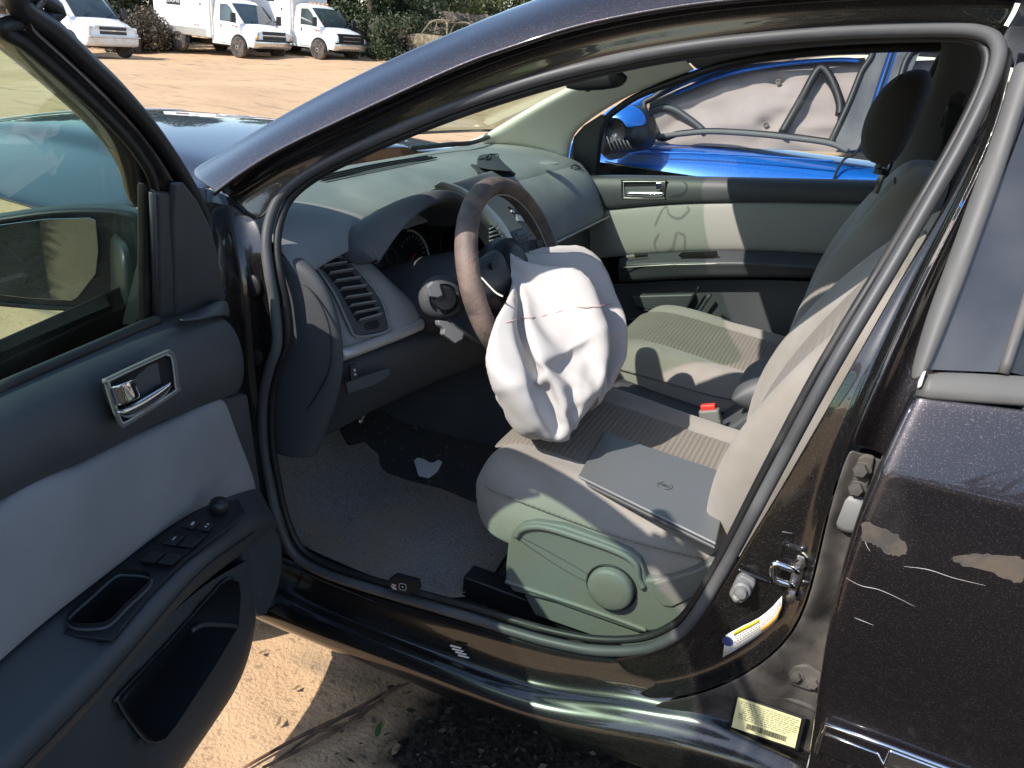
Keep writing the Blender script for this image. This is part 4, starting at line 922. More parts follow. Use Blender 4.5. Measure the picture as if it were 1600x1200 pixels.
# plastic side valance of the driver's seat with its recliner / height knob
VY = .652
def vy(px, py, o=0.): return uy(px, py, VY+o)
VAL = [(793, 850), (800, 832), (815, 819), (835, 815), (880, 822), (935, 842), (985, 862), (1002, 876), (1010, 906), (1040, 905), (1080, 893), (1125, 872), (1140, 880), (1112, 925), (1078, 960), (1035, 985), (1000, 990), (930, 965), (860, 940), (800, 925), (789, 905), (790, 880)]
val = plate('seat_valance', [vy(x, y) for x, y in VAL], .05, 'valance', ds, (0, 1, 0), bev=.006, bseg=3)
plate('valance_skirt', [vy(x, y, -.012) for x, y in ((818, 928), (860, 938), (930, 962), (1000, 986), (1062, 984), (1050, 1002), (1008, 1014), (985, 1014), (900, 985), (835, 962))], .03, 'valance', ds, (0, 1, 0), bev=.004)
tube('moulded_ridge', [vy(x, y, .002) for x, y in ((806, 838), (818, 826), (850, 824), (910, 842), (965, 862), (992, 880), (998, 905), (1005, 918))], .0065, 'valance', ds, n=50)
tube('moulded_ridge', [vy(x, y, .001) for x, y in ((790, 908), (830, 922), (900, 945), (960, 966), (1010, 985))], .0045, 'valance', ds, n=40)
tube('mould_line', [vy(x, y, .0005) for x, y in ((806, 840), (850, 870), (890, 895), (925, 912))], .0012, 'rubber', ds, n=24, seg=6)
tube('mould_line', [vy(x, y, .0005) for x, y in ((808, 836), (850, 858), (890, 880), (920, 898))], .0010, 'rubber', ds, n=24, seg=6)
kn = lathe('seat_knob', [(.043, -.004), (.043, .008), (.041, .012), (.036, .0145), (.02, .016), (.001, .0162)], 'valance', ds, vy(955, 918, .004), (0, 1, .0), 40, 60)
tube('knob_gap', [vy(955, 918, .002)+Vector((.046*math.cos(a), 0, .046*math.sin(a))) for a in np.linspace(0, 6.28, 33)[:-1]], .0022, 'rubber_black', ds, True, 6)
plate('recliner_lever', [vy(x, y, .004) for x, y in ((1020, 912), (1040, 906), (1085, 892), (1128, 872), (1132, 878), (1098, 928), (1050, 950), (1035, 948), (1022, 930))], .02, 'valance', ds, (0, 1, 0), bev=.005)
box('seat_rail', (.33, .60, .305), (.55, .05, .05), 'trim_black', ds, bev=.005)
box('seat_rail', (.33, .16, .305), (.55, .05, .05), 'trim_black', ds, bev=.005)
# woven tag on the backrest
tg = uy(1228, 620, .20); tube('airbag_tag', [ux(1228+9*math.cos(a), 620+14*math.sin(a), ux(1228, 620, .112).x) for a in np.linspace(0, 6.28, 20)[:-1]], .0016, 'valance', ds, True, 6)
# rear bench
rb_ = []
for x, z in ((-.55, .50), (-.57, .56), (-.70, .58), (-1.0, .54)):
    rb_.append([Vector((x, y, z)) for y in (.66, .6, .2, 0, -.2, -.6, -.66)])
rs = patch('rear_seat', rb_, 'fabric', car, .12, 2)
patch('rear_backrest', [[Vector((x, y, z)) for y in (.62, .55, .2, 0, -.2, -.55, -.62)] for x, z in ((-1.0, .5), (-1.02, .6), (-1.10, .8), (-1.2, 1.0), (-1.24, 1.06), (-1.32, 1.06))], 'fabric', rs, .05, 2)
box('parcel_shelf', (-1.5, 0, 1.02), (.5, 1.3, .02), 'grey_trim', rs)

# ------------------------------------------------------------------ passenger side: door panel, pillars, glass
pd = meshobj('passenger_door', [], [], 'trim_dark', car)
PY = -.70
def pp(px, py, o=0.): return uy(px, py, PY+o)
xs = [(905, 276, 330), (945, 274, 328), (1000, 275, 322), (1061, 276, 317), (1150, 278, 315), (1250, 280, 316), (1342, 282, 319), (1420, 284, 323), (1500, 286, 328)]
rows = []
for x, a, b in xs:
    A = pp(x, a); B = pp(x, b, .012)
    rows.append([A+Vector((0, -.05, -.002)), A+Vector((0, -.008, 0)), A+Vector((0, .004, -.006)), lerp(A, B, .35)+Vector((0, .016, 0)), lerp(A, B, .9)+Vector((0, .010, 0)), B, B+Vector((0, -.02, 0))])
patch('upper_trim', rows, 'trim_dark', pd, .003)
rows = []
for x, a, b in ((905, 330, 408), (945, 328, 404), (1000, 322, 399), (1061, 317, 395), (1150, 315, 393), (1250, 316, 396), (1342, 319, 402), (1500, 328, 410)):
    A = pp(x, a, .006); B = pp(x, b, .010)
    rows.append([A+Vector((0, -.02, 0)), A, lerp(A, B, .1)+Vector((0, .008, 0)), lerp(A, B, .5)+Vector((0, .010, 0)), B, B+Vector((0, -.02, 0))])
patch('cloth_insert', rows, 'fabric_door_far', pd, .003)
rows = []
for x, a, b, c_ in ((966, 404, 414, 442), (985, 399, 412, 441), (1040, 394, 410, 437), (1084, 392, 410, 435), (1150, 391, 409, 434), (1220, 393, 411, 434), (1295, 399, 417, 436), (1400, 410, 425, 445)):
    A = pp(x, a, .012); B = pp(x, b, .065); Cc = pp(x, c_, .055)
    if x < 970: B = pp(x, b, .03); Cc = pp(x, c_, .02)
    rows.append([A+Vector((0, -.01, .0)), A, lerp(A, B, .9), B, B+Vector((0, .004, -.008)), lerp(B, Cc, .4), Cc, Cc+Vector((0, -.03, -.005)), Cc+Vector((0, -.06, .0))])
parm = patch('armrest', rows, 'trim_dark', pd, .003)
tube('armrest_seam', [pp(x, y, .067) for x, y in ((972, 418), (1040, 414), (1084, 413), (1122, 412))], .0014, 'silver_trim', pd, n=20, seg=6)
plate('pull_pocket', [pp(x, y, .055) for x, y in ((1060, 398), (1066, 394), (1120, 392), (1122, 398), (1112, 401), (1064, 401))], .004, 'black_hole', pd, (0, .5, .87))
plate('window_switch', [pp(x, y, .050) for x, y in ((978, 399), (990, 397), (992, 400), (980, 402))], .004, 'silver_trim', pd, (0, .5, .87))
plate('switch_well', [pp(x, y, .049) for x, y in ((992, 399), (1012, 397), (1012, 400), (992, 402))], .003, 'black_hole', pd, (0, .5, .87))
rows = []
for x, a in ((900, 446), (985, 441), (1084, 436), (1220, 434), (1420, 448)):
    A = pp(x, a, -.004); r_ = [A]
    for z, o in ((A.z-.08, .0), (A.z-.17, .008), (.42, .02), (.27, .01)): r_.append(Vector((A.x, PY+o, z)))
    rows.append(r_)
patch('lower_panel', rows, 'trim_dark', pd, .004)
plate('door_pocket', [pp(x, y, .03) for x, y in ((985, 462), (1085, 459), (1078, 475), (1070, 486), (1056, 490), (1010, 485), (990, 480))], .03, 'trim_dark', pd, (0, 1, 0), bev=.008)
tube('pocket_gap', [pp(x, y, .031) for x, y in ((1000, 484), (1030, 487), (1055, 490), (1068, 486), (1080, 470), (1092, 448))], .003, 'rubber_black', pd, n=30)
tube('pocket_rim', [pp(x, y, .034) for x, y in ((975, 499), (1010, 500), (1045, 506), (1080, 500), (1110, 460))], .006, 'trim_dark', pd, n=30)
# handle
def ph(px, py, o=0.): return pp(px, py, .016+o)
PB = [(972, 284), (976, 282), (1036, 282), (1040, 285), (1039, 308), (1036, 311), (978, 311), (973, 308)]
prc = plate('handle_recess', [ph(x, y) for x, y in PB], .004, 'trim_black', pd, (0, 1, 0))
tube('handle_surround', [ph(x, y, .002) for x, y in PB], .003, 'trim_black', pd, True, 8, 50)
tube('handle_surround', [ph((x-1006)*.93+1006, (y-296.5)*.87+296.5, .004) for x, y in PB], .0016, 'silver_trim', pd, True, 6, 50)
rows = [[ph(x, a, .004), ph(x, lerp(a, b, .35), .016), ph(x, lerp(a, b, .7), .015), ph(x, b, .003)] for x, a, b in ((978, 298, 307), (995, 298, 308), (1015, 298, 309), (1032, 297, 309), (1037, 298, 307))]
patch('handle_lever', rows, 'chrome', pd, .003)
plate('lock_tab', [ph(x, y, .014) for x, y in ((1024, 285), (1035, 285), (1036, 297), (1025, 297))], .010, 'chrome', pd, (0, 1, 0), bev=.003)
# outside skin of the passenger door, window frame, glass, sail
patch('outer_skin', [[Vector((x, -y_skin(z)-.0, z)) for z in (.27, .45, .65, .8, .9, .985)] for x in (1.04, .8, .5, .2, 0, -.1)], 'paint', pd, .004)
def pw(px, py, o=0.): return ufun(px, py, y_out, o, -1)
PWF = [(930, 276), (934, 240), (938, 212), (948, 186), (972, 165), (1003, 147), (1052, 128), (1098, 112), (1140, 100), (1200, 89), (1270, 81), (1358, 76), (1440, 74), (1474, 76), (1462, 105), (1440, 150), (1405, 220), (1384, 278)]
PWP = [pw(*p, .055) for p in PWF]
tube('window_frame', PWP, .011, 'rubber_black', pd, False, 8, 90)
ptop = [pw(*p, .035) for p in PWF]
cxx = [p for p in ptop]
ctr = sum(cxx, Vector())/len(cxx)
meshobj('door_glass', cxx+[ctr], [(i, (i+1) % len(cxx), len(cxx)) for i in range(len(cxx))], 'glass_far', pd, True)
plate('sail_trim', [pw(x, y, .07) for x, y in ((888, 274), (890, 240), (896, 214), (912, 196), (940, 178), (946, 186), (938, 205), (933, 240), (930, 276))], .03, 'trim_dark', pd, (0, 1, 0), bev=.004)
tube('door_seal', [ufun(x, y, y_ap, 0, -1) for x, y in ((883, 276), (884, 245), (889, 218), (900, 200), (935, 172), (990, 140), (1030, 126), (1075, 112))], .008, 'rubber_black', pd, n=40)
# light pillar trim
def mp2(px, py, y): return uy(px, py, y)
PT = [((700, 228, -.60), (760, 238, -.66), (884, 280, -.72)), ((745, 222, -.59), (800, 225, -.64), (883, 248, -.70)), ((800, 187, -.575), (850, 190, -.625), (889, 215, -.685)), ((850, 158, -.56), (895, 165, -.61), (905, 196, -.668)), ((905, 130, -.54), (945, 140, -.59), (955, 162, -.645)),
      ((945, 108, -.53), (985, 118, -.57), (1005, 138, -.625)), ((985, 86, -.52), (1028, 100, -.555), (1055, 119, -.605)), ((1030, 62, -.50), (1065, 85, -.54), (1085, 108, -.590))]
rows = []
for a, b, c_ in PT:
    A, B, Cc = mp2(*a), mp2(*b), mp2(*c_); rows.append([A+Vector((.02, -.03, .0)), A, lerp(A, B, .5)+Vector((-.006, .010, 0)), B+Vector((0, .008, 0)), lerp(B, Cc, .6), Cc, Cc+Vector((0, -.03, -.0))])
ptm = patch('pillar_trim', rows, 'beige_trim', car, .003)
# roof side trim, lock-pillar trim
rows = []
for a, b in (((1040, 70), (1085, 108)), ((1085, 60), (1120, 99)), ((1140, 50), (1160, 90)), ((1250, 40), (1270, 76)), ((1358, 30), (1358, 71)), ((1480, 30), (1478, 72)), ((1600, 40), (1560, 85))):
    A = uy(*a, -.48); B = ufun(*b, y_ap, .0, -1); rows.append([A, lerp(A, B, .5)+Vector((0, 0, .006)), B, B+Vector((0, -.03, -.004))])
patch('roof_side_trim', rows, 'headliner', car, .004)
rows = []
for a, b in (((1472, 60), (1562, 74)), ((1466, 105), (1552, 110)), ((1443, 152), (1540, 160)), ((1412, 215), (1520, 225)), ((1390, 275), (1500, 300)), ((1370, 330), (1490, 400)), ((1350, 450), (1480, 560))):
    A = ufun(*a, y_ap, .03, -1); B = ufun(*b, y_ap, .03, -1); rows.append([A+Vector((0, -.05, 0)), A, lerp(A, B, .5)+Vector((0, .012, 0)), B, B+Vector((0, -.05, 0))])
bpt = patch('lock_pillar_trim', rows, 'grey_trim', car, .004)
plate('belt_guide', [ufun(x, y, y_ap, .05, -1) for x, y in ((1484, 150), (1500, 142), (1512, 146), (1500, 178), (1484, 195), (1466, 200))], .015, 'trim_dark', bpt, (0, 1, 0), bev=.004)
tube('belt_webbing', [ufun(1492, 165, y_ap, .065, -1), ufun(1478, 260, y_ap, .07, -1), ufun(1455, 380, y_ap, .07, -1)], .022, 'trim_black', bpt, n=16, flat=(.06, 1))
patch('rear_door', [[Vector((x, -y_skin(z), z)) for z in (.27, .5, .7, .85, 1.0)] for x in (-.12, -.5, -1.0)], 'paint', car, .004)
# rear-view mirror on the windscreen
rm = tube('rear_view_mirror', [uy(x, y, .02) for x, y in ((885, 127), (905, 124), (940, 121), (965, 118), (971, 112))], [.014, .022, .024, .022, .014], 'trim_black', car, n=20, seg=14, flat=(1.1, .55))
pM = uy(920, 128, .0); tube('mirror_stem', [pM+Vector((.0, 0, -.01)), pM+Vector((.05, -.01, .02)), pM+Vector((.12, -.02, .05))], .008, 'trim_black', rm)
box('toggle', uy(919, 136, .0), (.012, .016, .02), 'trim_black', rm)
# wiper at the foot of the windscreen
wp = tube('wiper', [uz(x, y, 1.04) for x, y in ((640, 232), (700, 226), (745, 221), (790, 200), (850, 164), (905, 131))], .007, 'rubber_black', car, n=30)

# ------------------------------------------------------------------ pedals, mat details
pdl = plate('clutch_pedal', [ux(x, y, 1.02) for x, y in ((535, 672), (560, 655), (575, 690), (548, 697))], .012, 'rubber_black', car, bev=.003)
pdl.name = 'brake_pedal'
tube('pedal_arm', [ux(560, 660, 1.03), ux(580, 620, 1.10), ux(600, 560, 1.16)], .009, 'steel', pdl)
0 and plate('footrest', [ux(x, y, 1.08) for x, y in ((470, 690), (500, 640), (520, 660), (490, 710))], .01, 'carpet', car, bev=.003)
# ------------------------------------------------------------------ dashboard
da = meshobj('dashboard', [], [], 'dash', car)
FP = Vector((.971, .62, .924)); FN = Vector((-.879, .362, .312)).normalized()
def fp(px, py, o=0.): return on_plane(px, py, FP+FN*o, FN)
# padded top: sections across the car, from the windscreen foot to the crest and over
def crest_x(y): return .935 if y > .2 else lerp(.905, .935, max(0, min(1, (y+.2)/.4)))
rows = []
for y in (.725, .71, .66, .58, .48, .38, .25, .12, 0, -.12, -.25, -.40, -.55, -.66, -.705, -.72):
    e = max(0, (abs(y)-.66)/.06); cx = crest_x(y); L_ = max(0, min(1, (y-.15)/.3))
    zc = .995-.012*e-.022*max(0, (y-.5)/.2)
    r_ = [Vector((1.34, y*.97, .985)), Vector((1.27, y*.98, 1.012-.01*e)), Vector((1.16, y, 1.024-.012*e)), Vector((1.06, y, 1.022-.012*e)), Vector((1.0, y, 1.014-.014*e)), Vector((cx+.022, y, zc+.006)), Vector((cx, y, zc-.012)), Vector((cx-.018, y, zc-.042))]
    rows.append(r_)
top = patch('dash_top', rows, 'dash', da, .006)
# defroster slots
g0, g1 = uz(497, 281, 1.026), uz(674, 246, 1.026)
for i in range(3):
    o = Vector((-.014*(i-1), 0, .0015))
    tube('defroster_slot', [g0+o, lerp(g0, g1, .5)+o+Vector((.004, 0, .003)), g1+o], .0045, 'black_hole', da, n=20, seg=6, flat=(.5, 1))
lathe('sun_sensor', [(.028, 0), (.027, .003), (.001, .0045)], 'dash', da, uz(858, 255, 1.018), (0, 0, 1), 28)
# left end: vent housing, small demister, end cap, knee panel
cap = []
for pts in ([(428, 392), (440, 402), (478, 403)], [(432, 420), (475, 418), (520, 440)], [(436, 470), (500, 470), (548, 525)], [(440, 540), (505, 540), (545, 600)], [(442, 620), (500, 610), (532, 640)], [(445, 690), (480, 690), (515, 680)], [(452, 716), (480, 716), (500, 712)]):
    a, b, c_ = pts; cap.append([uy(*a, .725)+Vector((.05, 0, 0)), uy(*a, .725), uy(*b, .72), uy(*c_, .70), uy(*c_, .67)+Vector((.04, 0, 0))])
patch('dash_end_cap', cap, 'dash_dark', da, .004)
tube('cap_joint', [uy(x, y, .722) for x, y in ((441, 432), (480, 448), (508, 490), (518, 540), (510, 590), (480, 640), (470, 650))], .0016, 'rubber_black', da, n=40, seg=6)
# vent panel: curved shell round the grille
vp = []
for (a, b, c_, d) in (((436, 398), (485, 404), (530, 398), (580, 412)), ((448, 412), (492, 418), (545, 420), (600, 430)), ((478, 436), (505, 440), (572, 444), (630, 458)), ((505, 470), (528, 475), (598, 484), (655, 478)), ((525, 515), (545, 512), (606, 508), (662, 490)), ((536, 548), (556, 538), (612, 522), (664, 498))):
    A, B, Cc, D = fp(*a, -.005), fp(*b, .0), fp(*c_, .0), fp(*d, -.002); vp.append([A+Vector((.05, .01, -.005)), A, lerp(A, B, .6), B, lerp(B, Cc, .5)+FN*.002, Cc, lerp(Cc, D, .5)+FN*.014, D, D+Vector((.05, -.03, 0))])
patch('vent_panel', vp, 'dash', da, .004)
VH = [(487, 406), (530, 401), (550, 412), (592, 462), (606, 500), (606, 517), (560, 526), (545, 508), (524, 462), (500, 425)]
vh = plate('air_vent', [fp(x, y, .010) for x, y in VH], .010, 'dash_dark', da, FN, bev=.003)
VO = [(492, 411), (526, 403), (538, 411), (572, 450), (592, 490), (590, 494), (560, 504), (550, 488), (530, 452), (508, 424)]
plate('vent_throat', [fp(x, y, .0115) for x, y in VO], .002, 'black_hole', vh, FN)
tube('vent_rim', [fp(x, y, .011) for x, y in VH], .003, 'dash', vh, True, 6, 60)
Lft = [(494, 411), (506, 422), (518, 438), (530, 454), (540, 472), (549, 488), (558, 503)]; Rgt = [(527, 404), (542, 416), (556, 432), (569, 449), (579, 466), (587, 481), (593, 493)]
lf = cr([Vector((*p, 0)) for p in Lft], 9); rg = cr([Vector((*p, 0)) for p in Rgt], 9)
for i in range(1, 9):
    a, b = lf[i], rg[i]; A, B = fp(a.x, a.y, .010), fp(b.x, b.y, .010)
    u_ = Vector((.1, 0, 1)).normalized()
    meshobj('vent_slat', [A-u_*.0015, B-u_*.0015, B+FN*.012+u_*.004, A+FN*.012+u_*.004, A+u_*.001, B+u_*.001, B+FN*.012+u_*.0065, A+FN*.012+u_*.0065], [(0, 1, 2, 3), (4, 7, 6, 5), (3, 2, 6, 7), (0, 3, 7, 4), (1, 5, 6, 2)], 'dash', vh, False)
plate('vent_wheel', [fp(x, y, .0125) for x, y in ((571, 505), (590, 500), (594, 507), (590, 513), (574, 516), (570, 511))], .004, 'trim_black', vh, FN, bev=.001)
# oval demister outlet on the end of the dash top
c0 = uy(461, 379, .665); N1 = Vector((-.35, .35, .87)).normalized(); X1 = Vector((.55, -.83, 0)); X1 = (X1-N1*X1.dot(N1)).normalized(); Y1 = N1.cross(X1)
def el(a, r1, r2, o): return on_plane(461+a[0]*r1, 379+a[1]*r2, c0+N1*o, N1)
cs = [(math.cos(t), math.sin(t)) for t in np.linspace(0, 2*math.pi, 29)[:-1]]
ov = plate('demister_outlet', [el(c, 30, 10, .006) for c in cs], .006, 'dash_dark', da, N1, bev=.001)
plate('outlet_throat', [el(c, 25, 7.5, .0068) for c in cs], .001, 'black_hole', da, N1)
for k_ in (-4.6, -1.6, 1.4, 4.2):
    hw = 24*math.sqrt(max(0, 1-(k_/8)**2)); a = on_plane(461-hw, 379+k_-.6, c0+N1*.0075, N1); b = on_plane(461+hw, 379+k_+.6, c0+N1*.0075, N1)
    tube('outlet_slat', [a, b], .0016, 'dash_dark', da, seg=6)
# silver strip and the knee panel under it
st_ = [((534, 545), (538, 566)), ((560, 537), (563, 556)), ((600, 521), (603, 541)), ((640, 505), (643, 525)), ((662, 496), (664, 515))]
rows = []
for a, b in st_:
    A, B = fp(*a, .012), fp(*b, .012); rows.append([A-FN*.012, A, lerp(A, B, .5)+FN*.006, B, B-FN*.012])
rows = [[p-FN*.015+Vector((.01, .004, 0)) for p in rows[0]]]+rows
patch('silver_strip', rows, 'silver_trim', da, .003)
kn_ = []
for a, b, c_ in (((515, 560), (515, 625), (470, 705)), ((540, 570), (542, 632), (515, 690)), ((580, 556), (585, 612), (560, 660)), ((640, 530), (650, 575), (630, 628)), ((690, 515), (705, 555), (690, 600)), ((745, 520), (760, 545), (755, 575))):
    A = fp(*a, -.006); B = uy(b[0], b[1], A.y-.03); Cc = B+Vector((.10, -.02, -.12))
    yy = A.y
    Cc = uy(c_[0], c_[1], yy-.06)
    kn_.append([A+Vector((.05, 0, .01)), A, lerp(A, B, .5)+Vector((-.008, 0, 0)), B, lerp(B, Cc, .5)+Vector((-.01, 0, 0)), Cc, Cc+Vector((.10, 0, .01))])
patch('knee_panel', kn_, 'dash_dark', da, .004)
plate('fuse_tray', [fp(x, y, .010) for x, y in ((540, 598), (575, 585), (613, 573), (608, 590), (585, 603), (545, 616))], .008, 'dash_dark', da, FN, bev=.003)
plate('dimmer_switch', [fp(x, y, .010) for x, y in ((547, 572), (556, 568), (560, 590), (549, 596))], .006, 'trim_black', da, FN, bev=.001)
joined('symbol', [[fp(552, 577, .0108), fp(555, 576, .0108), fp(556, 580, .0108), fp(553, 581, .0108)], [fp(553, 584, .0108), fp(556, 583, .0108), fp(557, 586, .0108), fp(554, 587, .0108)]], 'gauge_ink', da)
# instrument binnacle: hood over the gauges
OUTER = [(588, 410), (560, 392), (546, 374), (562, 355), (588, 334), (620, 314), (655, 300), (688, 294), (716, 300), (738, 318), (752, 350)]
LIP = [(589, 411), (593, 406), (600, 396), (611, 378), (626, 358), (645, 338), (668, 320), (696, 309), (716, 312), (730, 326), (742, 352)]
INN = [(596, 414), (600, 409), (608, 398), (619, 381), (634, 361), (652, 343), (674, 328), (698, 319), (712, 322), (724, 336), (734, 356)]
yo = [.58, .585, .57, .555, .53, .50, .46, .41, .36, .30, .24]; yl_ = [.575, .57, .565, .555, .54, .515, .475, .41, .36, .31, .27]
rows = []
for (a, b, c_, y0_, y1_) in zip(OUTER, LIP, INN, yo, yl_):
    A = uy(*a, y0_); B = uy(*b, y1_); D = uy(*c_, y1_-.004)+Vector((.012, 0, -.002))
    B = B+Vector((-.004, 0, 0))
    rows.append([A+Vector((.04, 0, -.02)), A+Vector((.0, 0, .002)), lerp(A, B, .5)+Vector((0, .004, .008)), lerp(A, B, .9)+Vector((0, 0, .003)), B, D, D+Vector((.06, -.004, -.01)), D+Vector((.12, -.006, -.02))])
patch('instrument_hood', rows, 'dash_dark', da, .003)
CPx = 1.0; CN = Vector((-.93, .0, .36)).normalized(); CPP = Vector((.985, .40, .87))
def cl_(px, py, o=0.): return on_plane(px, py, CPP+CN*o, CN)
plate('gauge_panel', [cl_(x, y) for x, y in ((585, 405), (640, 330), (690, 300), (745, 330), (760, 400), (740, 480), (660, 500), (600, 470))], .01, 'gauge', da, CN)
def ring(name, cx, cy, rx, ry, rad, o, m, a0=0, a1=2*math.pi, rot=0., closed=False, n=40):
    pts = []
    for t in np.linspace(a0, a1, n):
        x, y = rx*math.cos(t), ry*math.sin(t); pts.append(cl_(cx+x*math.cos(rot)-y*math.sin(rot), cy+x*math.sin(rot)+y*math.cos(rot), o))
    return tube(name, pts, rad, m, da, closed, 6)
ring('gauge_ring', 644, 398, 25, 39, .0032, .006, 'silver_trim', -1.5, 1.5, rot=-.25)
ring('gauge_ring', 715, 385, 26, 38, .0016, .004, 'trim_dark', rot=-.25)
tks = []
for t in np.linspace(-2.6, 1.2, 15):
    a = (644+20*math.cos(t)-4*math.sin(t)*.25, 399+31*math.sin(t)); b = (644+17*math.cos(t), 399+26*math.sin(t))
    A, B = cl_(*a, .004), cl_(*b, .004); w_ = (B-A).cross(CN).normalized()*.0008; tks.append([A-w_, A+w_, B+w_, B-w_])
joined('gauge_ticks', tks, 'gauge_ink', da)
nd = tube('gauge_needle', [cl_(650, 396, .006), cl_(643, 404, .006), cl_(635, 412, .006)], [.0026, .0018, .0008], 'red', da, seg=6)
ring('gauge_ring', 612, 402, 8, 15, .002, .004, 'trim_dark', rot=-.3)
# centre stack
SP = Vector((.845, .17, .972)); SN = Vector((-.84, .06, .54)).normalized()
def sp_(px, py, o=0.): return on_plane(px, py, SP+SN*o, SN)
rows = []
for (a, b, c_) in (((688, 288), (702, 286), (775, 265)), ((716, 298), (735, 294), (805, 283)), ((740, 314), (760, 310), (842, 310)), ((772, 343), (785, 336), (868, 345)), ((795, 372), (806, 366), (880, 385)), ((805, 400), (815, 396), (890, 420)), ((810, 440), (820, 436), (895, 460))):
    A, B, Cc = sp_(*a), sp_(*b, .004), sp_(*c_, .0); rows.append([A+Vector((.06, .0, -.03)), A, B, lerp(B, Cc, .5)+SN*.008, Cc, Cc+Vector((.05, -.01, -.02))])
patch('centre_stack', rows, 'dash', da, .004)
tr = []
for (a, b) in (((683, 286), (690, 283)), ((700, 291), (710, 287)), ((720, 302), (732, 297)), ((738, 316), (752, 310)), ((752, 330), (770, 325)), ((766, 346), (784, 340)), ((780, 362), (797, 357)), ((792, 382), (806, 376)), ((800, 410), (812, 405))):
    A, B = sp_(*a, .004), sp_(*b, .006); tr.append([A-SN*.02, A, lerp(A, B, .5)+SN*.004, B, B-SN*.02])
patch('stack_surround', tr, 'silver_trim', da, .002)
plate('stack_lid', [uz(x, y, 1.004) for x, y in ((676, 290), (742, 274), (770, 281), (775, 288), (748, 300), (735, 305))], .008, 'dash', da, (-.2, 0, .98), bev=.002)
for i in range(4):
    A = uz(699+i*7, 289.5+i*2.6, 1.0055); B = uz(752+i*6, 276.5+i*2.4, 1.0055); tube('lid_groove', [A, B], .0016, 'black_hole', da, seg=5, flat=(.5, 1))
cv = plate('centre_vent', [sp_(x, y, .002) for x, y in ((765, 352), (775, 352), (790, 376), (786, 380), (766, 380))], .004, 'black_hole', da, SN)
for i in range(4): tube('vent_slat', [sp_(765, 358+i*6.2, .008), sp_(776+i*4, 353+i*6.2, .008)], .0022, 'dash', da, seg=6)
for pts, m in ((((795, 322), (806, 326), (812, 334), (801, 330)), 'trim_black'), (((806, 334), (817, 338), (820, 346), (810, 345)), 'silver_trim'), (((799, 326), (803, 328), (805, 333), (800, 331)), 'silver_trim')):
    plate('hazard_switch', [sp_(x, y, .014) for x, y in pts], .006, m, da, SN, bev=.001)
ra = plate('radio', [sp_(x, y, .010) for x, y in ((797, 362), (832, 348), (850, 374), (812, 386))], .008, 'trim_black', da, SN, bev=.002)
plate('radio_display', [sp_(x, y, .0112) for x, y in ((806, 363), (830, 354), (833, 359), (809, 369))], .002, 'gauge', da, SN)
for i in range(6): plate('radio_button', [sp_(808+i*4.6+dx, 373-i*1.9+dy, .013) for dx, dy in ((0, 0), (3.4, -1.4), (4.8, 1.2), (1.4, 2.6))], .003, 'dash_dark', da, SN)
plate('heater_panel', [sp_(x, y, .010) for x, y in ((812, 390), (852, 376), (872, 410), (826, 424))], .008, 'trim_black', da, SN, bev=.002)
# passenger side: padded airbag cover roll, vent, glovebox
rows = []
for y, kk in ((-.08, .0), (-.14, .7), (-.22, 1), (-.40, 1), (-.56, 1), (-.66, .9), (-.705, .5)):
    prof_ = [(.925, .992), (.885, .980), (.845, .945), (.815, .895), (.795, .850), (.795, .825), (.825, .808), (.89, .80)]
    rows.append([Vector((x+.05*(1-kk)*(i > 0), y, z)) for i, (x, z) in enumerate(prof_)])
patch('airbag_cover', rows, 'dash', da, .004)
tube('cover_joint', [Vector((.792, y, .836)) for y in (-.14, -.3, -.5, -.68)], .003, 'silver_trim', da, n=20)
rows = []
for y in (-.10, -.25, -.45, -.62, -.70): rows.append([Vector((x, y, z)) for x, z in ((.88, .802), (.85, .79), (.84, .70), (.86, .58), (.93, .50), (1.1, .46))])
patch('glovebox', rows, 'dash_dark', da, .004)
PV = [(893, 264), (903, 261), (918, 278), (931, 298), (938, 318), (930, 322), (916, 300), (904, 280)]
pn = Vector((-.80, .10, .58)).normalized(); pc_ = uy(915, 292, -.62)
def pv(px, py, o=0.): return on_plane(px, py, pc_+pn*o, pn)
v2 = plate('air_vent', [pv(x, y, .006) for x, y in PV], .008, 'black_hole', da, pn)
tube('vent_rim', [pv((x-915)*1.06+915, (y-292)*1.06+292, .006) for x, y in PV], .003, 'dash_dark', da, True, 6, 50)
for i in range(8):
    t = i/7; a = cr([Vector((893, 266, 0)), Vector((905, 282, 0)), Vector((918, 301, 0)), Vector((931, 320, 0))], 8)[i]; b = cr([Vector((904, 262, 0)), Vector((918, 278, 0)), Vector((931, 297, 0)), Vector((939, 316, 0))], 8)[i]
    tube('vent_slat', [pv(a.x, a.y, .008), pv(b.x, b.y, .010)], .0022, 'dash', da, seg=6)
# lower dash behind everything
box('dash_core', (1.20, 0, .78), (.22, 1.40, .36), 'trim_black', da, bev=.02)

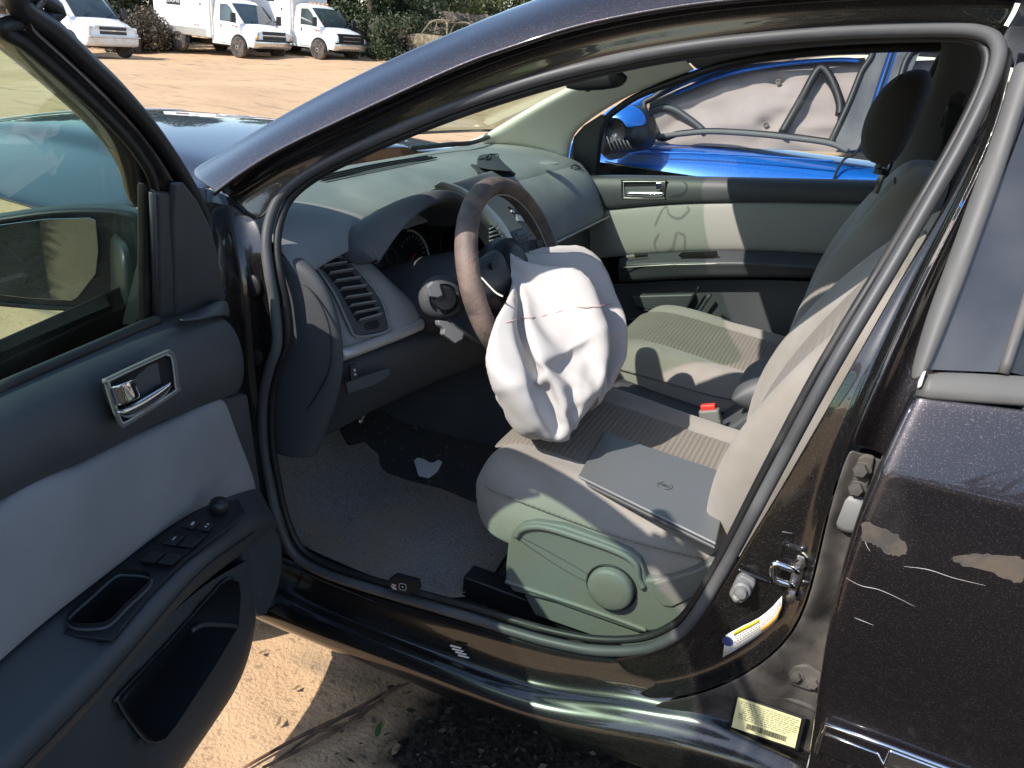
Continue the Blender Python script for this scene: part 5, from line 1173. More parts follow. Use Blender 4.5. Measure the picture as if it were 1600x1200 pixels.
# ------------------------------------------------------------------ steering column, wheel, airbag
SC = Vector((.655, .370, .900)); SA = Vector((-math.cos(R(23)), 0, math.sin(R(23))))       # axis towards the driver
SU = Vector((math.sin(R(23)), 0, math.cos(R(23)))); SV = Vector((0, 1, 0))
col = tube('steering_column', [SC-SA*.34, SC-SA*.20, SC-SA*.10, SC-SA*.05], [.075, .075, .068, .05], 'dash_dark', car, n=14, seg=18, flat=(1.15, .9), up=(0, 0, 1))
sh_ = patch('column_shroud', [[uy(*a, .50), uy(*b, .47), uy(*c_, .43)] for a, b, c_ in (((660, 462), (690, 438), (740, 430)), ((668, 490), (690, 470), (735, 460)), ((690, 505), (715, 510), (745, 510)), ((715, 520), (735, 540), (760, 545)))], 'dash_dark', col, .02, 2)
ig0 = uy(700, 462, .50); igd = Vector((-.62, .70, .20)).normalized()
lathe('ignition_bezel', [(.045, -.02), (.043, .0), (.036, .010), (.030, .012), (.029, .004)], 'dash_dark', col, uy(692, 466, .50), igd, 28, 50)
ig = lathe('ignition_lock', [(.024, .0), (.024, .02), (.021, .024), (.001, .025)], 'trim_black', col, uy(692, 465, .51), igd, 24, 50)
plate('key_grip', [on_plane(x, y, uy(692, 458, .535), igd) for x, y in ((667, 448), (676, 440), (688, 444), (693, 462), (684, 466), (672, 464))], .014, 'plastic_grey', col, igd, bev=.003)
plate('stalk', [on_plane(x, y, uy(705, 515, .53), Vector((-.7, .6, .35)).normalized()) for x, y in ((684, 500), (700, 502), (726, 520), (724, 530), (712, 537), (692, 522), (694, 514), (686, 508))], .022, 'plastic_grey', col, Vector((-.7, .6, .35)).normalized(), bev=.003)
swl = meshobj('steering_wheel', [], [], 'leather', car)
rim = []
for t in np.linspace(0, 2*math.pi, 73)[:-1]: rim.append(SC+SU*math.cos(t)*.185+SV*math.sin(t)*.188)
tube('leather_rim', rim, .0208, 'leather', swl, True, 18, flat=(.92, 1.10), up=SU)
tube('rim_stitching', [SC+(p-SC)*.895+SA*.008 for p in rim], .0016, 'silver_trim', swl, True, 6)
tube('torn_edge', [uy(x, y, .55)+SA*.004 for x, y in ((733, 430), (748, 434), (760, 446), (772, 458), (783, 464))], .0018, 'beige_trim', swl, n=24, seg=6)
hub = lathe('wheel_hub', [(.02, -.06), (.075, -.05), (.085, -.02), (.078, .005), (.05, .015), (.001, .018)], 'trim_black', swl, SC, SA, 32, 60)
for sg in (-1, 1):
    a = SC+SV*sg*.05+SU*.015; b = SC+SV*sg*.178+SU*.02
    spk_ = [[a+SU*.05-SA*.01, a+SU*.045+SA*.014, a-SU*.03+SA*.014, a-SU*.04-SA*.01], [lerp(a, b, .6)+SU*.038-SA*.012, lerp(a, b, .6)+SU*.034+SA*.008, lerp(a, b, .6)-SU*.02+SA*.008, lerp(a, b, .6)-SU*.03-SA*.012], [b+SU*.03-SA*.012, b+SU*.028+SA*.004, b-SU*.022+SA*.004, b-SU*.028-SA*.012]]
    patch('spoke', spk_, 'trim_dark', swl, .008, 2)
    plate('spoke_button', [lerp(a, b, .35)+SU*(.02+dz)+SV*sg*dy+SA*.021 for dy, dz in ((0, 0), (.03, .0), (.03, .014), (0, .014))], .006, 'trim_black', swl, SA, bev=.001)
patch('spoke', [[SC-SU*.05+SV*k-SA*.01 for k in (-.035, 0, .035)], [SC-SU*.12+SV*k*.8-SA*.012 for k in (-.035, 0, .035)], [SC-SU*.18+SV*k*.7-SA*.012 for k in (-.035, 0, .035)]], 'trim_dark', swl, .02, 2)

# deployed airbag: two cloth discs sewn at the rim, slack and draped from the hub to the cushion.
# Points of the settled cloth in whole millimetres, each as the step from the one before: front centre, 26 rings of 104, back centre, 13 rings of 104
from mathutils import noise as mno, bvhtree
BAG_X = [66,-5,3,1,1,-1,-4,0,4,1,-1,-2,-2,0,1,1,0,0,-3,-1,1,1,2,0,0,1,1,0,-2,0,-2,-2,0,1,1,0,2,0,0,0,-3,1,2,-2,0,2,-1,1,1,0,1,1,-1,0,1,-3,1,0,2,0,0,0,0,0,1,1,0,-2,1,2,0,0,-1,0,0,-1,0,0,1,0,1,0,-1,-1,-1,1,-1,-2,-1,0,-1,-1,-1,-1,0,-1,0,0,2,1,1,0,-4,1,0,-5,1,0,3,0,-5,1,2,3,0,-2,-2,-1,1,1,1,0,-1,-2,1,1,3,0,0,1,1,0,1,-1,1,-3,-1,-1,1,0,0,2,1,2,-3,0,2,3,-1,-3,0,1,2,1,1,1,1,1,1,-2,-2,0,3,1,0,0,1,1,0,2,1,-3,2,1,2,0,-1,0,0,-1,0,0,0,0,0,0,-1,-2,-2,0,0,-2,-2,-1,-1,-2,1,-1,-1,-1,-1,1,-1,1,0,1,-2,-3,-1,6,-2,-2,3,0,-4,-2,-1,2,3,0,-2,1,-2,0,-1,-1,0,-2,-1,0,0,1,0,-1,1,2,1,0,-1,2,0,-1,-1,-1,2,2,2,1,1,-1,1,3,0,2,-1,-1,2,2,0,1,2,1,1,1,-3,-3,3,2,2,1,1,2,0,2,-2,-1,-1,0,2,1,1,0,0,-2,0,-1,1,-2,-1,1,-2,-1,-2,-1,1,2,-1,-2,-2,-1,1,1,-2,-2,-1,3,0,-1,-1,2,-1,-2,-3,1,-4,-2,1,1,-2,-4,-2,-1,-1,1,1,0,-2,-2,-1,0,1,-2,1,0,0,0,0,0,-1,2,1,1,0,1,-1,1,2,1,-1,0,1,3,0,-1,1,1,2,0,0,1,3,-1,-1,0,3,2,2,2,1,0,2,3,0,-1,2,3,1,3,1,0,2,-1,0,0,1,-2,1,2,0,1,0,0,-1,0,-3,-1,1,-5,-2,6,-3,-2,-2,-3,0,3,-2,-3,-2,-2,1,-2,-4,1,4,-3,-3,0,0,-3,-3,3,0,-1,-2,-3,-2,-3,-2,2,-3,0,-2,-1,1,-2,-1,2,0,-1,0,1,0,0,1,1,1,1,0,0,2,1,0,0,1,1,2,0,0,2,0,2,0,1,2,3,-1,0,3,3,0,2,1,2,2,3,3,-3,3,3,3,2,-3,1,2,3,0,0,3,-1,2,1,1,0,-1,1,-1,0,-1,-5,2,0,-5,2,-1,-2,-3,-1,-3,2,-2,-4,-1,-1,-3,-2,-5,-1,4,1,-4,1,-5,0,-4,-3,3,-2,-2,-1,-3,-4,-3,-1,-1,0,-2,0,2,0,-3,0,0,1,-1,0,1,1,-1,1,1,1,1,0,1,1,2,0,0,2,2,1,1,0,3,0,3,0,0,3,4,-3,3,3,3,1,2,2,3,1,3,1,2,3,3,2,2,-1,3,2,0,3,3,1,2,1,0,1,0,-1,-1,0,-1,-3,-1,-1,-3,0,-1,-5,1,-1,-2,0,-4,-4,1,-3,-4,-2,-5,-4,-2,5,0,-3,-3,-6,-2,-4,-2,2,-2,-4,-2,-2,-3,-1,2,-1,-3,-2,-1,2,-2,-1,0,0,-1,1,1,0,1,0,1,0,2,1,0,2,1,1,2,0,2,1,1,1,0,3,2,3,2,-1,3,3,1,3,3,1,3,1,3,3,2,3,3,4,0,3,3,2,3,3,4,2,2,2,2,1,1,0,0,-1,-3,0,0,-4,0,-2,-5,1,-1,-3,-4,2,-1,-2,-4,-6,4,-5,-6,2,-5,-4,-6,-5,2,-8,2,-4,-5,-2,-3,0,2,-3,-3,-4,-3,0,1,-2,0,-3,-2,-1,-1,0,0,0,0,-1,1,0,1,1,1,1,0,2,1,1,2,0,2,-1,2,2,2,2,2,1,2,2,3,3,-1,3,4,1,4,3,3,3,2,3,3,3,3,4,3,3,3,2,4,3,4,2,4,3,2,2,1,0,0,-1,-3,-3,1,-3,-3,0,-5,-3,2,-2,-4,-4,3,-1,-4,-5,-1,-2,-7,-3,-2,-6,-5,-4,-7,-4,-4,3,-4,-6,-3,1,-1,-1,-3,-3,-3,-3,1,-1,-1,0,0,-3,-2,-2,-1,0,1,0,0,0,1,2,0,0,1,1,1,3,2,1,1,2,1,3,1,0,2,2,2,3,1,3,4,0,4,3,3,4,4,3,4,3,4,2,4,4,4,2,5,2,5,4,4,3,4,4,2,1,0,-2,-1,3,-1,-3,-3,0,-4,-3,-4,-3,2,0,-4,-6,3,2,-5,-6,-4,-5,-4,-6,-4,-4,-5,-6,-4,-9,-6,2,0,-6,-4,-1,-3,-2,-3,-2,-2,-1,-2,-1,-1,0,1,-3,-3,0,1,-2,0,0,0,1,1,0,1,3,-1,4,3,-2,1,3,2,-1,2,2,3,-1,1,2,2,3,4,2,3,5,1,4,3,4,4,5,5,3,3,4,4,4,5,3,3,4,5,6,6,4,5,0,-3,-3,0,3,1,0,2,1,-1,-1,-4,-3,-4,-3,-5,2,-2,-5,-5,4,0,-4,-6,-6,-6,-7,-6,-6,-4,-5,-8,-7,-8,-3,4,-6,-4,-3,-2,0,-5,-3,-2,-1,-1,-2,1,2,0,-4,0,0,-2,-2,0,1,1,3,-1,2,-1,2,5,3,-1,3,-2,0,4,-2,0,3,3,2,-2,0,3,2,4,4,4,2,5,3,5,4,5,4,5,4,4,5,5,3,6,3,4,5,3,7,7,4,-1,-2,-3,-1,-1,0,0,1,1,1,2,2,2,0,-4,-4,-4,-4,2,-4,-6,-5,2,-2,-4,-5,-8,-7,-8,-7,-7,-5,-5,-10,-8,-7,8,-7,5,-8,-5,-2,-4,-3,-2,-3,-2,-1,0,4,2,-5,1,-2,-3,2,2,4,0,-3,3,-3,2,4,5,4,2,2,0,-3,-1,4,-4,-2,2,5,0,-3,0,4,4,4,3,4,5,5,4,6,5,4,5,6,5,6,5,5,5,2,5,2,7,0,2,6,-4,-6,-2,-2,-1,0,0,1,1,1,2,3,3,6,4,2,-4,-4,-3,-3,-4,-7,-5,-1,-1,-5,-8,-8,-6,-8,-8,-8,-8,-8,-9,-7,5,4,2,-7,-6,-3,-4,-4,-2,-3,-3,-3,-2,4,5,2,-6,-4,1,4,4,4,0,-5,-1,-3,4,5,5,5,4,-1,4,-1,-5,2,-1,-5,-2,4,0,-3,0,6,1,4,5,5,4,5,6,6,4,6,6,6,6,7,6,5,2,6,6,4,3,5,-8,0,-6,-4,-2,0,0,1,1,1,1,1,2,1,2,2,5,6,6,-1,-5,-1,-6,-6,-6,-6,-5,0,-7,-9,-5,-9,-9,-8,-9,-9,-8,-6,-5,2,10,1,-7,-4,-6,-4,-3,-4,-3,-4,-3,1,5,5,-5,-4,6,4,4,4,-1,-6,-6,0,5,6,6,5,5,0,3,0,-6,-5,4,-2,-6,-3,2,4,-4,3,5,4,4,5,2,6,6,7,5,7,6,7,5,7,6,6,7,6,4,8,3,-7,-6,-7,-3,0,2,3,2,2,2,1,1,2,1,0,1,1,1,0,2,7,3,-4,-6,-5,-6,-6,-7,-7,-2,-9,-6,-8,-9,-9,-10,-9,-5,-5,-4,-6,11,-2,3,-5,-7,-6,-4,-4,-4,-5,-2,-4,5,6,-5,3,6,6,5,2,-3,-6,-7,-1,7,6,7,5,6,0,5,-2,-6,-6,-1,4,-7,-5,6,-4,-3,6,2,3,4,4,5,5,6,7,7,7,7,7,7,7,7,5,3,8,9,6,-8,-7,-4,0,2,3,3,3,0,1,3,-1,5,1,2,-1,3,0,1,0,0,-2,-1,0,1,-6,-7,-3,-8,-7,-7,-9,-5,-8,-9,-11,-9,-7,2,-5,-5,-7,-3,11,-3,-2,-7,-7,-3,-6,-5,-3,-6,-4,1,6,7,-1,6,7,5,2,-4,-8,-7,-1,8,6,7,6,6,2,4,-2,-7,-7,0,4,-5,-7,-2,-4,0,4,5,3,4,5,5,5,5,6,7,8,8,8,7,8,7,4,4,9,9,-1,-9,2,1,0,0,2,2,1,2,4,0,1,6,4,-3,2,1,3,0,0,-1,-2,0,-3,-4,-4,-4,-6,-7,-6,-8,-9,-5,-10,-11,-10,-10,-4,5,-3,-6,-4,-8,4,-6,7,-6,-7,-4,-7,-5,-3,-8,-5,-1,9,8,0,7,7,6,1,-5,-9,-7,-1,8,8,6,6,8,2,5,-4,-8,-7,1,3,-8,-8,-6,-3,1,7,4,5,7,3,3,7,5,7,4,7,9,8,9,8,8,6,2,7,7,-8,6,4,-2,3,1,2,2,2,1,-1,1,2,6,6,-2,0,2,3,0,-2,0,-2,-2,-1,-4,-5,-5,-6,-7,-8,-8,-9,-9,-8,-11,-9,-12,0,8,-3,-6,-4,-7,-9,-1,9,-3,-8,-4,-9,-4,-4,-8,-8,0,8,8,3,9,7,6,1,-7,-9,-9,0,9,8,5,8,8,4,4,-5,-8,-7,1,2,-10,-10,-9,-4,6,4,8,8,0,3,8,7,7,7,-2,9,9,10,9,9,9,7,0,8,-2,3,5,8,-7,3,7,2,-3,1,2,2,2,2,3,7,0,0,2,-5,2,3,-1,-2,-2,-3,-2,-5,-6,-6,-8,-8,-8,-9,-10,-10,-11,-9,-13,5,8,0,-5,-8,-5,-8,-8,5,5,-8,-6,-7,-4,-7,-8,-10,-1,8,8,7,9,9,5,0,-7,-10,-10,0,10,9,4,9,9,5,5,-7,-8,-7,2,-2,-12,-12,-12,-2,9,7,9,0,0,7,11,8,8,6,-7,9,10,10,11,10,10,8,-1,10,1,2,7,-6,4,3,9,-5,4,2,1,2,2,2,1,7,1,-1,-2,1,0,1,0,-1,-1,-4,-3,-5,-6,-7,-8,-8,-8,-9,-10,-11,-11,-12,-11,7,9,2,-4,-9,-9,-3,-11,4,-4,4,-8,-7,-5,-6,-10,-12,-3,9,6,12,10,9,6,0,-9,-10,-12,0,11,11,3,10,10,5,5,-7,-9,-7,3,-5,-14,-15,-17,2,12,11,4,-4,4,10,13,10,8,1,-10,9,12,11,12,11,9,12,3,2,9,-1,1,3,4,2,-3,5,7,2,1,1,2,1,2,2,1,1,1,1,0,0,0,-1,-2,-3,-5,-6,-6,-8,-9,-7,-8,-9,-10,-11,-12,-12,-11,9,10,4,-4,-9,-9,-4,-10,-4,2,5,-8,-7,-6,-7,-12,-14,-4,8,9,14,11,11,5,-1,-9,-11,-15,0,13,13,2,11,11,6,5,-7,-10,-8,4,-10,-15,-17,-19,5,16,9,-1,-5,9,15,13,10,6,-2,-12,9,13,13,12,13,11,9,10,1,6,4,-2,4,5,3,-5,6,4,3,4,0,2,2,1,2,1,1,-1,-7,9,0,0,-1,-2,-6,-6,-11,-10,0,-9,-6,-8,-9,-10,-11,-12,-12,-11,10,10,6,-2,-9,-11,-5,-7,-7,4,5,-9,-6,-9,-7,-13,-16,-7,7,13,16,13,11,6,-2,-9,-14,-16,0,15,14,2,12,11,6,7,-11,-5,-9,1,-13,-19,-20,-15,8,16,7,-9,3,16,14,13,10,3,-5,-15,9,15,14,14,13,13,12,9,4,6,5,-1,3,0,-2,-2,13,5,2,-1,5,-10,-3,10,-5,8,10,-10,-5,3,12,-1,-2,-8,-8,-10,-11,-3,-4,-4,-6,-8,-10,-10,-11,-12,-12,-11,11,10,8,0,-9,-11,-7,-4,-8,6,4,-9,-7,-10,-9,-14,-19,-5,5,15,16,15,12,8,-4,-10,-16,-18,1,18,13,3,13,11,8,6,-12,-12,-1,-1,-16,-18,-22,-16,10,17,1,-9,13,15,14,13,0,-3,3,-18,9,18,17,14,15,14,14,6,9,8,5,-1,4,0,-1,-6,9,-7,13,5,-5,-11,-5,6,11,-8,11,0,3,-4,13,-1,-13,-6,-9,-7,-12,7,-4,-4,-8,-9,-10,-10,-12,-11,-12,-12,17,6,9,2,-9,-14,-4,-3,-9,7,2,-7,-8,-10,-13,-14,-16,-10,5,17,16,17,12,9,-5,-10,-18,-17,2,18,10,4,15,12,7,7,-12,-14,5,-9,-17,-18,-23,-16,15,17,-8,1,12,17,14,9,6,-13,0,-21,9,22,17,16,17,15,15,8,12,9,-8,13,1,-10,-7,12,-12,-2,14,13,-13,-2,-1,7,3,-8,2,-2,1,17,1,4,-11,-15,-11,-8,-7,9,2,-4,-7,-10,-10,-12,-11,-12,-11,-11,17,10,3,-9,3,-9,-4,-9,-3,6,-10,0,-5,-13,-10,-14,-20,-5,-2,21,18,16,13,10,-6,-11,-17,-21,7,17,6,8,16,11,7,8,-14,-11,2,-10,-17,-20,-26,-11,11,15,-12,11,19,13,15,10,3,-18,-3,-22,11,17,22,17,19,17,16,11,12,7,-7,-3,5,-17,12,0,-13,11,0,14,1,-1,-14,1,7,8,3,-13,1,14,3,-1,-10,-15,-12,-9,1,-1,4,9,-16,-1,-11,-12,-12,-13,-9,-12,12,15,6,-8,-6,-9,4,-9,0,-10,-8,-6,-6,2,-18,-4,-21,-8,4,16,18,11,20,-6,10,-17,-14,-14,4,18,-4,16,20,-2,16,-7,3,-7,-12,-15,-16,-13,-24,-9,14,-1,-2,19,17,13,13,15,-3,-20,-8,-19,11,18,18,21,19,19,18,13,9,6,0,-4,-9,-5,5,-11,-4,1,6,16,-5,5,-8,-12,11,12,-2,-4,9,2,2,-6,-4,-19,-2,-9,-11,11,6,5,-16,4,-10,-13,-14,-13,-11,-9,140,-5,1,0,0,1,0,1,0,0,1,0,1,0,0,1,0,1,0,1,0,1,0,0,1,0,1,0,0,1,0,0,0,0,1,0,0,0,0,0,0,0,0,0,-1,0,0,0,-1,0,0,0,-1,0,-1,0,-1,0,0,-1,0,-1,0,-1,0,-1,0,-1,0,0,-1,0,-1,0,-1,0,0,0,-1,0,0,0,-1,0,0,0,0,0,0,0,0,0,0,0,0,0,0,0,0,1,0,0,0,1,0,-6,1,0,1,0,1,1,1,1,1,1,1,2,1,1,2,1,2,1,2,1,2,1,1,2,1,1,1,0,1,0,1,0,0,0,-1,0,0,-1,0,-1,0,-1,-1,0,-1,-1,-1,-1,0,-1,-1,-1,-1,-1,-1,-1,-1,-1,-1,-1,-1,-1,-1,-2,-1,-1,-2,-1,-1,-1,-1,-1,-1,-1,-1,0,-1,0,-1,0,0,0,0,0,0,0,0,0,0,1,0,0,0,1,0,0,1,0,1,0,1,0,1,-4,1,1,1,0,1,1,1,1,0,2,2,2,3,2,2,3,2,3,3,3,2,3,2,1,2,1,1,0,0,0,0,0,-1,0,0,-1,0,-1,0,-1,-1,-1,-1,-1,-1,-1,-2,-1,-2,-1,-2,-1,-2,-2,-1,-2,-2,-2,-1,-2,-1,-2,-1,-2,-1,-2,-2,-1,-2,-2,-2,-1,-1,-1,-1,0,-1,0,0,0,-1,1,0,0,1,0,0,1,0,1,1,0,1,0,1,0,1,0,1,0,0,1,1,-6,0,2,2,1,0,0,0,0,2,2,3,3,3,3,2,4,2,4,4,1,3,2,1,1,3,1,-2,0,2,-2,0,3,-1,-1,1,0,-3,-1,1,-1,-1,-1,-1,0,-1,0,-1,-2,-4,-2,2,-4,-5,-2,-2,-2,-1,-2,-3,-4,-2,0,-2,-4,-2,2,-1,-3,-1,-2,-1,-1,-1,0,-1,0,0,0,0,0,1,0,-3,0,3,1,1,1,2,1,-1,0,4,1,-2,4,1,0,0,-1,-1,-2,-1,-7,4,0,-3,-2,-1,0,1,3,2,3,3,4,3,3,3,3,2,0,0,0,1,3,5,3,2,1,-1,-4,1,2,-3,2,4,2,-5,2,-1,-4,-1,1,-2,0,0,-3,-2,-1,-1,0,-1,-1,-5,1,3,0,-6,-6,-4,-3,2,-3,-4,-5,-2,3,-3,-5,-1,1,0,-1,-1,-1,-2,0,-1,-1,-2,0,2,0,-2,0,5,1,-3,1,2,2,3,3,3,1,-1,-1,7,-1,2,2,-5,-3,1,-3,0,1,-5,-5,-3,1,0,4,3,0,5,4,0,0,2,3,2,0,-2,-1,1,2,2,4,5,4,2,0,-4,-3,1,3,2,-1,3,5,-1,-6,-1,1,-2,-3,0,1,-2,0,2,-4,-5,-2,-2,-4,-4,2,-1,3,4,3,-5,-10,-9,-2,2,0,-8,-5,2,2,-6,-4,1,2,-4,-1,1,0,-5,0,1,1,-2,0,2,0,-2,4,0,-2,1,5,2,1,5,4,1,5,9,-2,-5,4,-4,4,-4,0,6,-12,-6,-4,0,6,-2,6,2,4,-1,-3,2,0,1,2,-1,-3,-1,1,2,2,3,3,7,3,1,-3,-3,-1,1,3,1,3,1,6,0,-6,-4,-1,2,-2,-3,-2,1,-1,1,2,-1,-5,-6,-4,-7,-7,-1,5,1,8,2,5,-5,-11,-14,-3,6,-1,-13,-1,6,1,-6,-6,4,1,-6,4,0,-6,2,-5,3,-2,0,3,-1,2,-1,0,2,5,0,2,7,-3,3,9,-2,9,4,9,-11,8,-3,10,0,-18,-9,-3,2,9,-2,8,1,-6,-3,3,-3,-2,1,0,-3,-2,0,1,2,3,3,4,7,4,-3,-4,0,-2,2,3,1,4,1,7,1,-7,-5,-3,1,-2,-6,-6,0,2,3,3,4,0,-5,-8,-8,-13,-13,0,8,7,12,8,-2,-9,1,-10,-14,5,8,-13,-3,7,-8,3,-8,3,2,-5,4,-5,-3,6,-8,2,0,9,-8,2,7,-3,0,0,2,7,-4,9,6,-5,3,11,8,-3,12,7,4,2,-12,-16,-10,10,-7,8,-1,8,-9,-4,5,-3,-6,0,-1,-4,-3,-1,-2,-1,3,6,5,5,7,3,-5,-3,-2,-3,3,5,1,5,2,8,0,-8,-5,-3,-5,-2,-10,-11,-5,7,6,6,7,5,-2,-6,-11,-15,-19,-11,4,15,15,13,12,-15,-3,8,-2,-5,-7,6,-13,-4,6,-11,3,-9,-2,2,9,-7,3,-2,9,-12,3,8,10,-3,6,-5,3,1,-7,0,10,-1,-7,12,11,2,7,9,11,4,0,-7,-4,-35,-1,14,-9,-2,9,-6,-2,5,1,-9,-4,-1,-5,-4,-4,-3,-6,-4,6,11,8,7,7,2,-6,-5,-5,-4,3,10,2,6,4,8,1,-9,-8,-6,-4,-9,-16,-16,-10,8,11,11,9,10,6,-7,-8,-10,-17,-11,-3,14,13,14,19,14,-2,-12,5,-6,1,-4,-13,3,-8,6,-12,5,-8,6,-1,-3,0,4,9,2,0,-3,8,-1,1,3,3,-8,5,6,-8,-11,7,14,9,6,12,8,5,-2,-6,-16,-12,-30,6,16,-6,-10,3,-7,4,7,-4,-10,-2,-3,-7,-6,-9,-6,-14,-6,14,17,14,10,6,1,-8,-9,-11,-1,0,16,4,9,7,10,0,-10,-10,-14,-6,-6,-18,-17,-10,7,15,12,10,11,9,5,-10,-4,-20,-15,0,6,18,20,13,19,10,-8,6,4,-12,-4,-7,-8,-4,9,-6,-6,2,11,4,-3,-4,1,7,3,1,0,2,0,6,-3,-3,3,6,-11,-13,-4,7,14,5,1,7,15,2,-5,-20,-13,-11,-28,14,13,-6,-3,-12,-4,7,4,-9,-9,-1,-5,-10,-9,-10,-10,-11,-4,18,15,16,13,6,1,-12,-13,-16,1,13,12,1,11,11,12,1,-13,-10,-13,-12,-1,-14,-21,-12,0,16,12,13,13,8,12,5,-11,-20,-19,-2,15,14,18,19,13,11,18,0,2,0,-1,-9,-9,-5,10,-4,-7,-2,12,8,-2,-3,-3,8,4,1,-5,5,0,-1,4,-3,6,-13,-11,-4,-10,5,14,10,3,-6,11,-11,-13,-14,-11,-10,-17,15,10,-9,-8,-9,-3,6,-2,-10,-9,-4,-3,-4,-16,-10,-12,-10,-1,22,14,14,14,4,3,-15,-12,-18,5,20,-2,10,9,12,13,-3,-5,-15,3,-20,-12,-10,-19,-18,1,10,14,7,16,12,14,14,-8,-17,-20,-6,12,19,18,17,16,20,12,9,9,10,-1,-9,-10,-6,8,-11,-4,0,13,10,1,-3,-4,0,-3,12,-5,-1,4,3,2,3,-6,-12,-9,-13,-7,7,5,15,-14,9,-8,-13,-15,-13,-11,-10]
